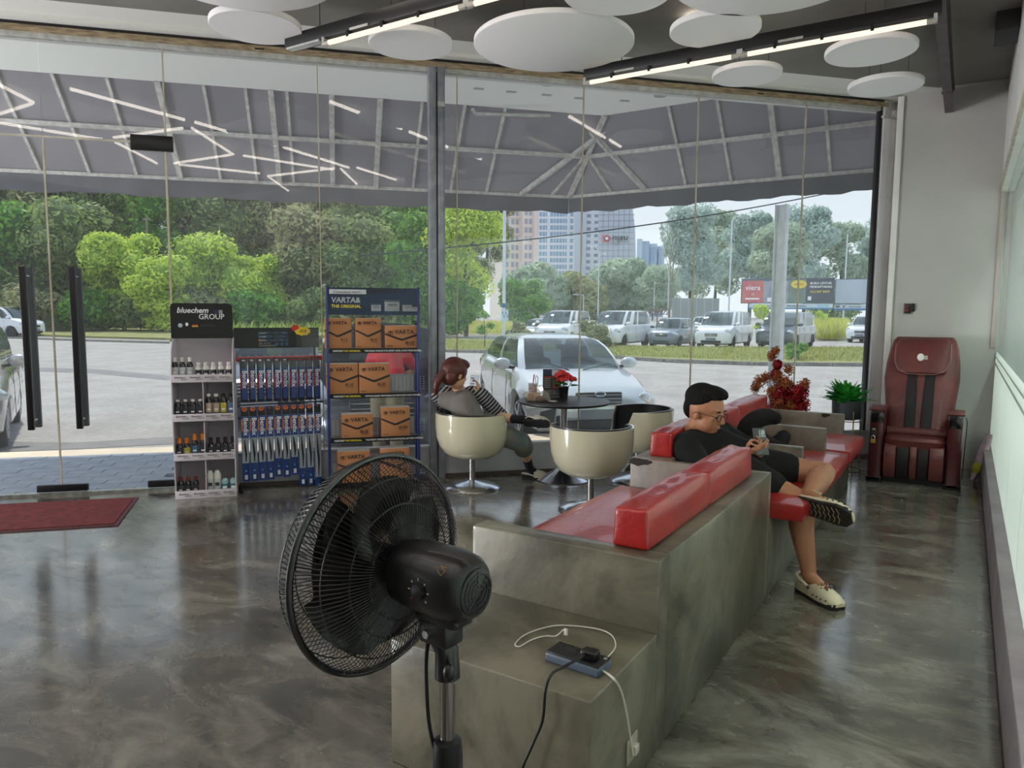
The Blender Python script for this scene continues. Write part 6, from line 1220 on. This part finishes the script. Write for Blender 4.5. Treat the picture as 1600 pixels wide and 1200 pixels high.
# ================================================================ PEOPLE
SK1 = mat('skin_tan',(178,124,92),.5,noise=8,col2=(166,112,82),sub=.05); SK2 = mat('skin_light',(206,160,128),.5,sub=.05); HAIRB = mat('black_hair',(13,12,12),.8,bump=.9,bscale=90,stretch=(1,1,.3),spec=.25); HAIRR = mat('auburn_hair',(84,36,28),.4,bump=.5,bscale=60,stretch=(1,1,.2))
TEEB = mat('black_tshirt',(13,15,17),.95,bump=.4,bscale=9); SHORT = mat('black_shorts',(11,11,14),.95,bump=.3,bscale=12)
V = Vector
def hand(mb, wrist, d, n, side, s=1.0, curl=.5, spread=1):   # d: wrist->knuckles, n: palm normal, side: towards the thumb
    d = V(d).normalized(); n = (V(n)-d*V(n).dot(d)).normalized(); sd = V(side); sd = (sd-d*sd.dot(d)-n*sd.dot(n)).normalized(); w = V(wrist)
    kn = w+d*.085*s
    for o in (-.026,-.009,.009,.026): mb.cap(w+sd*o*.6*s,.019*s,kn+sd*o*s,.0145*s,10)
    for i,(o,L) in enumerate(((.030,.072),(.010,.080),(-.011,.074),(-.031,.058))):
        p = kn+sd*o*s; dr = (d+sd*o*2*spread).normalized(); r = .0088*s
        for k,(f,c) in enumerate(((.45,.25),(.32,.9),(.23,1.3))):
            a = curl*(c+.12*i); dr2 = (dr*math.cos(a)+n*math.sin(a)).normalized(); q = p+dr2*L*f*s; mb.cap(p,r,q,r*.92,8); p = q; r *= .92
    p = w+sd*.022*s+d*.02*s
    for f,dr in ((.045,(d*.6+sd*.8+n*.25)),(.032,(d*.85+sd*.35+n*.45))): dr = dr.normalized(); q = p+dr*f*s; mb.cap(p,.0115*s,q,.0098*s,8); p = q
def head(mb, c, F, up, s=1.0):    # c: centre of the skull, F: facing direction
    F = V(F).normalized(); R_ = F.cross(V(up)).normalized(); U = R_.cross(F); M = Matrix((F,R_,U)).transposed()
    c = V(c); P = lambda x,y,z: c+M@V((x*s,y*s,z*s))
    mb.sph(P(-.005,0,.02),(.098*s,.078*s,.098*s),20,14,M); mb.sph(P(.025,0,-.045),(.070*s,.064*s,.080*s),18,12,M); mb.sph(P(.052,0,-.092),(.036*s,.040*s,.026*s),12,8,M)
    mb.sph(P(.035,.035,-.055),(.045*s,.032*s,.045*s),12,8,M); mb.sph(P(.035,-.035,-.055),(.045*s,.032*s,.045*s),12,8,M)
    mb.cap(P(.088,0,.0),.010*s,P(.108,0,-.035),.013*s,8); mb.sph(P(.100,.012,-.040),.009*s,8,6); mb.sph(P(.100,-.012,-.040),.009*s,8,6)
    mb.sph(P(.086,0,-.066),(.012*s,.024*s,.007*s),10,6,M); mb.sph(P(.084,0,-.078),(.012*s,.020*s,.008*s),10,6,M); mb.sph(P(.083,0,.022),(.012*s,.045*s,.008*s),10,6,M)
    for y in (1,-1): mb.sph(P(-.005,y*.080,-.018),(.018*s,.010*s,.032*s),10,8,M); mb.sph(P(.068,y*.036,-.02),(.018*s,.022*s,.018*s),8,6,M)
    return P, M
# ---------------- the seated man
HLc = Z(1250,921,.002); TOc = Z(1313,954,.002)
man = thing('person','man in black t-shirt, glasses and shorts seated with crossed legs, holding phone','person',(-1.1,4.25,.52)); MO = man.location.copy()
hipL = V((-1.08,4.36,.60)); hipR = V((-1.08,4.15,.60)); kL = V((-.665,4.50,.575)); kR = V((-.70,4.12,.47)); aL = V((-.672,4.10,.53)); aR = HLc.lerp(TOc,.22)+V((0,0,.10)); chest = V((-1.29,4.22,.70)); neck = V((-1.335,4.20,.80)); hc = YP(1101,640,4.17)
Fm = V((.95,-.12,-.20)); shR = V((-1.345,4.02,.735)); shL = V((-1.25,4.42,.765)); elR = V((-1.20,3.98,.60)); elL = V((-1.06,4.52,.64)); ph = YP(1188,702,4.22)
wL = ph+V((-.05,.085,-.03)); wR = ph+V((-.085,-.04,-.05))
m = MB(); P, M = head(m,hc,Fm,(0,0,1),1.16)
m.cap(neck,.064,hc+V((-.02,0,-.06)),.062); m.cap(chest,.13,neck,.075); m.cap(hipL,.10,chest,.12); m.cap(hipR,.10,chest,.12)
m.cap(shR,.06,elR,.047); m.cap(elR,.045,wR,.030); m.cap(shL,.06,elL,.047); m.cap(elL,.045,wL,.030)
m.cap(hipL,.098,kL,.070); m.cap(kL,.066,kL.lerp(aL,.35),.068); m.cap(kL.lerp(aL,.35),.068,aL,.038); m.cap(hipR,.10,kR,.070); m.cap(kR,.066,kR.lerp(aR,.3)+V((-.02,0,0)),.066); m.cap(kR.lerp(aR,.3)+V((-.02,0,0)),.066,aR,.038)
m.cap(aR,.038,HLc.lerp(TOc,.75)+V((0,0,.045)),.028); m.cap(aL,.038,aL+V((.11,-.07,-.02)),.03)
hand(m,wL,(.35,-.65,.35),(-.9,-.2,.1),(0,-.2,1),1.12,.75); hand(m,wR,(.75,.25,.35),(.2,.6,.5),(-.2,0,1),1.12,.7)
remesh(m,'body',SK1,man,.0065,5,MO)
m = MB(); m.cap(chest+V((0,0,-.02)),.165,neck+V((-.005,0,-.05)),.078); m.cap(chest,.16,(hipL+hipR)/2+V((-.02,0,.02)),.165); m.cap(shR+V((0,0,0)),.085,chest,.15); m.cap(shL,.085,chest,.15); m.cap(shR,.085,neck+V((0,0,-.045)),.058); m.cap(shL,.085,neck+V((0,0,-.045)),.058)
m.cap(shR,.085,shR.lerp(elR,.75),.078); m.cap(shL,.085,shL.lerp(elL,.75),.075)
remesh(m,'tshirt',TEEB,man,.011,5,MO)
m = MB(); 
for h_,k2 in ((hipL,kL),(hipR,kR)): m.cap(h_,.13,h_.lerp(k2,.52),.105)
m.cap(hipL,.125,hipR,.125); remesh(m,'shorts',SHORT,man,.011,4,MO)
def hairmesh(mb, P, M, s, col, par, O_, name='hair', vox=.006):
    return remesh(mb,name,col,par,vox,3,O_)
s = 1.16; m = MB()
m.sph(P(-.022,0,.055),(.094*s,.083*s,.078*s),22,14,M); m.sph(P(.02,0,.102),(.080*s,.070*s,.030*s),18,10,M); m.sph(P(.058,0,.088),(.032*s,.056*s,.022*s),14,8,M); m.sph(P(-.065,0,.005),(.044*s,.070*s,.070*s),16,10,M)
for q in range(9): a = -.8+q*.2; m.sph(P(.084*math.cos(a),.062*math.sin(a),.092+.008*math.sin(q*3)),(.020*s,.015*s,.013*s),8,6,M)
hr = hairmesh(m,P,M,s,HAIRB,man,MO)
GLS = mat('glasses_dark_metal',(40,36,36),.3,metal=.6); w = MB()
g = bpy.data.objects.new('glasses',None); C.objects.link(g); g.parent = man
for y in (1,-1):
    MB().tube([P(.100,y*.036+.024*math.cos(a),-.012+.019*math.sin(a))-MO for a in [i*2*math.pi/22 for i in range(22)]],.0019,6,close=True).build('lens_rim',GLS,g); MB().tube([P(.098,y*.060,-.006)-MO,P(.06,y*.084,-.004)-MO,P(-.005,y*.090,-.004)-MO,P(-.02,y*.088,-.018)-MO],.0018,6).build('temple_arm',GLS,g)
MB().tube([P(.101,-.013,-.008)-MO,P(.106,0,-.005)-MO,P(.101,.013,-.008)-MO],.0018,6).build('bridge',GLS,g)
for y in (1,-1):
    MB().sph(P(.085,y*.034,-.014)-MO,(.006*s,.014*s,.0055*s),10,6,M).build('eye',mat('eye_dark',(30,22,20),.3),man); MB().sph(P(.092,y*.036,.016)-MO,(.006*s,.020*s,.0035*s),10,6,M).build('eyebrow',HAIRB,man)
MB().sph(P(.094,0,-.0715)-MO,(.006*s,.022*s,.0035*s),10,6,M).build('lips',mat('lip_tone',(140,80,70),.5),man)
def clog(par, heel, toe, up, O_, label):
    heel, toe = V(heel)-O_, V(toe)-O_; F = (toe-heel); L = F.length; F.normalize(); up = V(up); up = (up-F*up.dot(F)).normalized(); R_ = F.cross(up)
    t = bpy.data.objects.new('clog',None); C.objects.link(t); t.parent = par; t['label'] = label
    pt = lambda x,y,z: heel+F*(x*L)+R_*y+up*z
    prof = [(0,.036,.0),(.05,.046,0),(.25,.049,0),(.5,.052,0),(.75,.060,0),(.92,.052,.0),(1,.032,.006)]
    so = MB().rings([[pt(x,y*w_*q,z+zz) for y,zz in ((-1,.0),(-1.05,.012),(-1,.026),(1,.026),(1.05,.012),(1,.0))] for x,w_,z in prof for q in (1,)]).build('sole',mat('clog_sole_dark',(56,48,42),.8,noise=60,col2=(30,26,24),bump=.6,bscale=120),t)
    gm = mat('sole_groove_pale',(176,158,130),.8)
    for i in range(9):
        x = .12+.085*i; ww = .036+.012*x; MB().tube([pt(x-.02,-ww,-.0015),pt(x+.02,-ww*.4,-.002),pt(x-.01,0,-.002),pt(x+.02,ww*.4,-.002),pt(x-.02,ww,-.0015)],.0018,4).build('tread_ridge',gm,so)
    CR = mat('clog_cream',(206,194,164),.55)
    rs = []
    for x,w_,h in ((.36,.052,.080),(.46,.055,.096),(.60,.060,.090),(.75,.061,.076),(.88,.055,.060),(.96,.044,.046),(1.01,.028,.034)):
        rs.append([pt(x,w_*math.cos(a),.022+(h-.018)*max(0,math.sin(a))) for a in [i*math.pi/12 for i in range(13)]]+[pt(x,-w_,.018),pt(x,w_,.018)])
    up_ = MB().rings(rs).build('upper',CR,t)
    MB().rings([[pt(x,w_*y,zz) for y,zz in ((-1,.02),(-1.04,h),(-.86,h),(-.86,.03),(.86,.03),(.86,h),(1.04,h),(1,.02))] for x,w_,h in ((.0,.038,.060),(.05,.047,.066),(.2,.051,.060),(.42,.053,.066))]).build('heel_cup',CR,t)
    MB().tube([pt(.40,-.056,.068),pt(.2,-.054,.084),pt(.02,-.036,.094),pt(-.03,0,.096),pt(.02,.036,.094),pt(.2,.054,.084),pt(.40,.056,.068)],[.008]*7,6).build('heel_strap',CR,t)
    for q in (1,-1): MB().sph(pt(.42,q*.057,.066),.010,8,6).build('strap_rivet',mat('rivet_dark',(80,70,58),.5),t)
    for x,y,h in ((.56,-.030,.093),(.56,.0,.100),(.56,.030,.093),(.66,-.034,.086),(.66,.0,.096),(.66,.034,.086),(.76,-.024,.086),(.76,.024,.086)): MB().sph(pt(x,y,h-.003),(.004,.004,.0025),8,5).build('vent_hole',HOL,t)
    for x in (.55,.65,.75,.85): 
        for q in (1,-1): MB().sph(pt(x,q*(.060 if x < .8 else .056),.040),(.005,.003,.004),8,5).build('vent_hole',HOL,t)
    for i,(x,y,cl) in enumerate(((.60,-.012,(120,60,40)),(.60,.014,(170,110,70)),(.70,.012,(150,70,50)),(.70,-.015,(60,70,90)))): MB().sph(pt(x,y,.097 if x < .65 else .090),(.012,.012,.008),8,6).build('shoe_charm',mat('charm_%d'%cl[0],cl,.5),t)
clog(man,YP(1243,788,4.07),YP(1328,812,3.93),V((.10,.90,.32)),MO,'cream clog with sole turned to the camera')
hl_ = HLc; clog(man,HLc,TOc,(0,0,1),MO,'cream clog with charms standing on the floor')
phn = thing('smartphone','dark smartphone held in the hands of the seated man','phone',ph+V((.0,0,.045))); 
Rp = rotm((0,math.radians(-24),math.radians(-48))); MB().ob((0,0,0),(.010,.078,.16),Rp).build('phone_case',mat('phone_case_grey',(50,52,54),.35,coat=.4),phn,smooth=False,bevel=.004,seg=3)
MB().ob(Rp@V((.007,.012,.045)),(.004,.036,.042),Rp).build('camera_block',mat('camera_block_silver',(150,152,156),.3,metal=.6),phn,smooth=False,bevel=.003)
for a,b2_ in ((.005,.055),(.022,.036),(.005,.035)): MB().sph(Rp@V((.0095,a,b2_)),(.002,.007,.007),10,6).build('camera_lens',BLACK,phn)
# ---------------- the seated woman
wo = thing('person','woman with auburn ponytail in striped-sleeve top seated with her back turned, using phone','person',(-3.55,5.05,.45)); WO = wo.location.copy()
hp = V((-3.53,5.02,.50)); ch = V((-3.62,5.0,.72)); nk = V((-3.72,5.06,.84)); hc2 = DP(711,583,6.15); Fw = V((.30,.93,-.22)); sL = V((-3.86,4.96,.77)); sR = V((-3.50,5.10,.79)); eR = V((-3.37,5.22,.60)); eL = V((-3.86,5.20,.58)); ph2 = DP(741,600,6.25)
wR2 = ph2+V((.05,.0,-.09)); wL2 = ph2+V((-.08,.02,-.11))
k1 = DP(772,645,6.28); k1 = V((k1.x,k1.y,.60)); a1 = DP(808,655,6.12); k2 = DP(815,690,6.2); f2 = Z(833,748)
m = MB(); P, M = head(m,hc2,Fw,(0.0,0.0,1),1.08)
m.cap(nk,.048,hc2+V((0,0,-.06)),.046); m.cap(ch,.10,nk,.055); m.cap(hp,.12,ch,.10); m.cap(sR,.045,eR,.036); m.cap(eR,.035,wR2,.024); m.cap(sL,.045,eL,.036); m.cap(eL,.035,wL2,.024)
hip2 = hp+V((.06,.05,.02)); m.cap(hp+V((-.02,.1,.02)),.085,k1,.058); m.cap(k1,.055,k1.lerp(a1,.35),.05); m.cap(k1.lerp(a1,.35),.05,a1,.032); m.cap(a1,.032,DP(846,660,6.0),.028)
m.cap(hip2,.09,k2,.06); an = V((f2.x-.03,f2.y-.01,.09)); m.cap(k2,.052,k2.lerp(an,.35),.05); m.cap(k2.lerp(an,.35),.05,an,.030); m.cap(an,.03,f2+V((.03,.04,.035)),.025)
hand(m,wR2,(-.1,0,1),(-.8,-.3,0),(-.3,-.6,.3),.95,.8); hand(m,wL2,(.3,0,1),(.8,.3,0),(.2,-.6,.3),.95,.8)
remesh(m,'body',SK2,wo,.0065,5,WO)
TOPG = mat('grey_top',(124,118,114),.9,bump=.3,bscale=14)
m = MB(); m.cap(ch,.125,nk+V((0,0,-.04)),.065); m.cap(hp,.14,ch,.125); m.cap(sL+V((.05,0,0)),.055,nk+V((0,0,-.03)),.05); m.cap(sR+V((-.05,0,0)),.055,nk+V((0,0,-.03)),.05); m.cap(ch,.12,sL+V((.07,0,-.03)),.07); m.cap(ch,.12,sR+V((-.07,0,-.03)),.07); remesh(m,'top',TOPG,wo,.011,5,WO)
SM = bpy.data.materials.new('striped_sleeve'); SM.use_nodes = True; n = SM.node_tree; bs = n.nodes['Principled BSDF']; bs.inputs['Roughness'].default_value = .9
tcn = n.nodes.new('ShaderNodeTexCoord'); rpn = n.nodes.new('ShaderNodeValToRGB'); dp = n.nodes.new('ShaderNodeVectorMath'); dp.operation = 'DOT_PRODUCT'; dp.inputs[1].default_value = tuple((eR-sR).normalized()*230)
sn = n.nodes.new('ShaderNodeMath'); sn.operation = 'SINE'; mr_ = n.nodes.new('ShaderNodeMapRange'); mr_.inputs['From Min'].default_value = -1
n.links.new(tcn.outputs['Object'],dp.inputs[0]); n.links.new(dp.outputs['Value'],sn.inputs[0]); n.links.new(sn.outputs[0],mr_.inputs['Value']); n.links.new(mr_.outputs[0],rpn.inputs[0]); n.links.new(rpn.outputs[0],bs.inputs['Base Color'])
rpn.color_ramp.interpolation = 'CONSTANT'; rpn.color_ramp.elements[0].color = lin((24,26,36)); rpn.color_ramp.elements[1].position = .55; rpn.color_ramp.elements[1].color = lin((150,148,150))
for a_,b_ in ((sR,eR),(sL,eL)): m = MB(); m.cap(nk.lerp(a_,.55),.062,a_,.066); m.cap(a_,.068,b_,.062); m.cap(b_,.06,b_.lerp(wR2 if a_ is sR else wL2,.35),.05); remesh(m,'sleeve',SM,wo,.010,4,WO)
OLV = mat('faded_olive_shorts',(120,122,104),.9,noise=5,col2=(84,104,112),bump=.4,bscale=12)
m = MB(); m.cap(hp+V((-.02,.1,.02)),.105,k1.lerp(hp,.12),.082); m.cap(hip2,.11,k2+V((0,0,-.01)),.085); m.cap(k2,.083,k2.lerp(an,.22),.088); m.cap(hp,.13,hip2,.12); remesh(m,'shorts',OLV,wo,.011,4,WO)
m = MB(); s = 1.08; m.sph(P(-.014,0,.022),(.112*s,.092*s,.108*s),22,14,M); m.sph(P(-.045,0,-.03),(.068*s,.084*s,.08*s),18,10,M); m.sph(P(.04,.0,.08),(.075*s,.078*s,.045*s),14,8,M)
for q in range(9): f = q/8; m.sph(P(-.105-.035*math.sin(f*2.6),-.0-.03*f,-.02-.15*f),(.034*s*(1-.45*f**2),.036*s*(1-.4*f**2),.034*s),12,8,M)
remesh(m,'hair',HAIRR,wo,.006,3,WO); MB().lathe([(.026,-.008),(.03,0),(.026,.008)],n=16,c=P(-.115,-.005,-.045)-WO,R=M).build('hair_tie',BLACK,wo)
SOCK = mat('navy_black_sock',(22,22,32),.9)
m = MB(); m.cap(k2.lerp(an,.55),.043,an,.038); m.cap(an,.038,f2+V((.02,.03,.04)),.034); remesh(m,'sock',SOCK,wo,.009,3,WO); m = MB(); a3 = DP(846,660,6.0); m.cap(k1.lerp(a1,.85),.040,a1,.038); m.cap(a1,.038,a3,.036); remesh(m,'sock',SOCK,wo,.009,3,WO)
def slip(h_, t_, up, lab):
    h_, t_ = V(h_)-WO, V(t_)-WO; F = t_-h_; L = F.length; F.normalize(); up = V(up); up = (up-F*up.dot(F)).normalized(); R_ = F.cross(up); pt = lambda x,y,z: h_+F*x*L+R_*y+up*z
    t = bpy.data.objects.new('shoe',None); C.objects.link(t); t.parent = wo; t['label'] = lab
    MB().rings([[pt(x,w_*y,zz) for y,zz in ((-1,0),(-1,.02),(1,.02),(1,0))] for x,w_ in ((0,.030),(.08,.042),(.4,.044),(.7,.052),(.92,.044),(1,.022))]).build('sole',mat('black_shoe_sole',(28,28,30),.8),t)
    MB().rings([[pt(x,w_*math.cos(a),.018+h*max(0,math.sin(a))) for a in [i*math.pi/10 for i in range(11)]]+[pt(x,-w_,.016),pt(x,w_,.016)] for x,w_,h in ((.42,.046,.070),(.6,.052,.064),(.82,.049,.048),(.98,.030,.026))]).build('upper',mat('grey_shoe_upper',(178,172,158),.7),t)
    MB().tube([pt(.5,-.042,.03),pt(.2,-.038,.05),pt(0,0,.055),pt(.2,.038,.05),pt(.5,.042,.03)],.007,6).build('heel_strap',_m['grey_shoe_upper'],t)
slip(DP(818,662,6.02),DP(858,664,5.95),V((-.2,.7,.75)),'dark shoe with sole turned to the camera'); slip((f2.x-.08,f2.y-.06,.0),(f2.x+.10,f2.y+.10,.0),(0,0,1),'dark shoe standing on the floor')
MB().sph(P(.09,-.03,-.012)-WO,(.006,.012,.005)).build('eye',_m['eye_dark'],wo); MB().tube([P(.098,-.036-.022*math.cos(a),-.012+.018*math.sin(a))-WO for a in [i*2*math.pi/18 for i in range(18)]],.0015,5,close=True).build('glasses_rim',GLS,wo)
pw = thing('smartphone','pale-screened smartphone held up by the seated woman','phone',ph2); R4 = rotm((math.radians(-18),0,math.radians(22))); MB().ob((0,0,0),(.075,.008,.155),R4).build('phone_body',mat('phone_white',(190,192,196),.3),pw,smooth=False,bevel=.004); MB().ob(R4@V((0,-.0045,0)),(.068,.001,.145),R4).build('screen',emi('lit_screen',(.55,.60,.66),.6),pw,smooth=False)
for q in range(5): MB().ob(R4@V((-.015+.012*(q%2),-.0055,.05-.025*q)),(.03,.001,.007),R4).build('screen_text',LG,pw,smooth=False)
# ---------------- person in red outside, bending over the dark car
p0 = DP(610,570,8.0); rx = thing('person','person in red top and khaki trousers bending outside behind battery rack','person',(p0.x,p0.y,ZG)); RO = rx.location.copy()
rt = _r0; bk = V((_fw.x,_fw.y,0)).normalized(); hpz = p0+V((0,0,.0)); hpz.z = .78
def Q(r,f,z): return V((p0.x,p0.y,0))+rt*r+bk*f+V((0,0,z))
hipA, hipB = Q(.05,0,.76), Q(-.12,.02,.76); kA, kB = Q(.06,-.03,.32), Q(-.14,0,.32); fA, fB = Q(.06,.02,-.12), Q(-.14,.06,-.12); chs = Q(-.05,.28,.98); nkk = Q(-.08,.42,1.0)
m = MB(); head(m,Q(-.10,.52,1.0),V((-.2,.8,-.6)),(0,0,1)); m.cap(hipA,.09,chs,.10); m.cap(hipB,.09,chs,.10); m.cap(chs,.10,nkk,.05); m.cap(nkk,.045,Q(-.10,.5,1.0),.045)
for h_,k3,f3 in ((hipA,kA,fA),(hipB,kB,fB)): m.cap(h_,.08,k3,.055); m.cap(k3,.05,f3,.035); m.cap(f3,.035,f3+bk*.15+V((0,0,-.04)),.03)
sa, sb = Q(.14,.34,.98), Q(-.26,.34,.98); ea, eb = Q(.2,.5,.82), Q(-.36,.45,.78); wa, wb = Q(.1,.7,.78), Q(-.3,.68,.74)
for s1,e1,w1 in ((sa,ea,wa),(sb,eb,wb)): m.cap(chs,.08,s1,.05); m.cap(s1,.045,e1,.036); m.cap(e1,.035,w1,.025); hand(m,w1,bk,(0,0,-1),(-1,0,0),1,.5)
remesh(m,'body',SK1,rx,.011,4,RO); m = MB(); m.cap(hipA+V((0,0,.06)),.115,chs,.125); m.cap(hipB+V((0,0,.06)),.115,chs,.125); m.cap(chs,.11,sa,.07); m.cap(chs,.11,sb,.07); m.cap(sa,.07,sa.lerp(ea,.6),.06); m.cap(sb,.07,sb.lerp(eb,.6),.06); remesh(m,'red_top',mat('red_cloth',(206,36,56),.85,bump=.3,bscale=12),rx,.014,4,RO)
m = MB()
for h_,k3,f3 in ((hipA,kA,fA),(hipB,kB,fB)): m.cap(h_,.115,k3,.085); m.cap(k3,.085,f3.lerp(k3,.1),.07)
m.cap(hipA,.115,hipB,.115); remesh(m,'trousers',mat('khaki_cloth',(134,124,98),.9,bump=.3,bscale=12),rx,.014,4,RO); m = MB(); m.sph(Q(-.10,.50,1.03),(.10,.09,.11),16,10); remesh(m,'hair',HAIRB,rx,.012,2,RO)
for f3 in (fA,fB): MB().ob(f3-RO+bk*.06+V((0,0,-.05)),(.09,.27,.06),rotm((0,0,math.atan2(bk.y,bk.x)-math.pi/2))).build('shoe',BLACK,rx,smooth=False,bevel=.02)
# final pass: nothing nameless
for o in bpy.data.objects:
    if o.type == 'MESH' and o.name.startswith('seam'): o.name = 'trim_'+str(20+int(''.join(ch for ch in o.name if ch.isdigit()) or 0)%70)
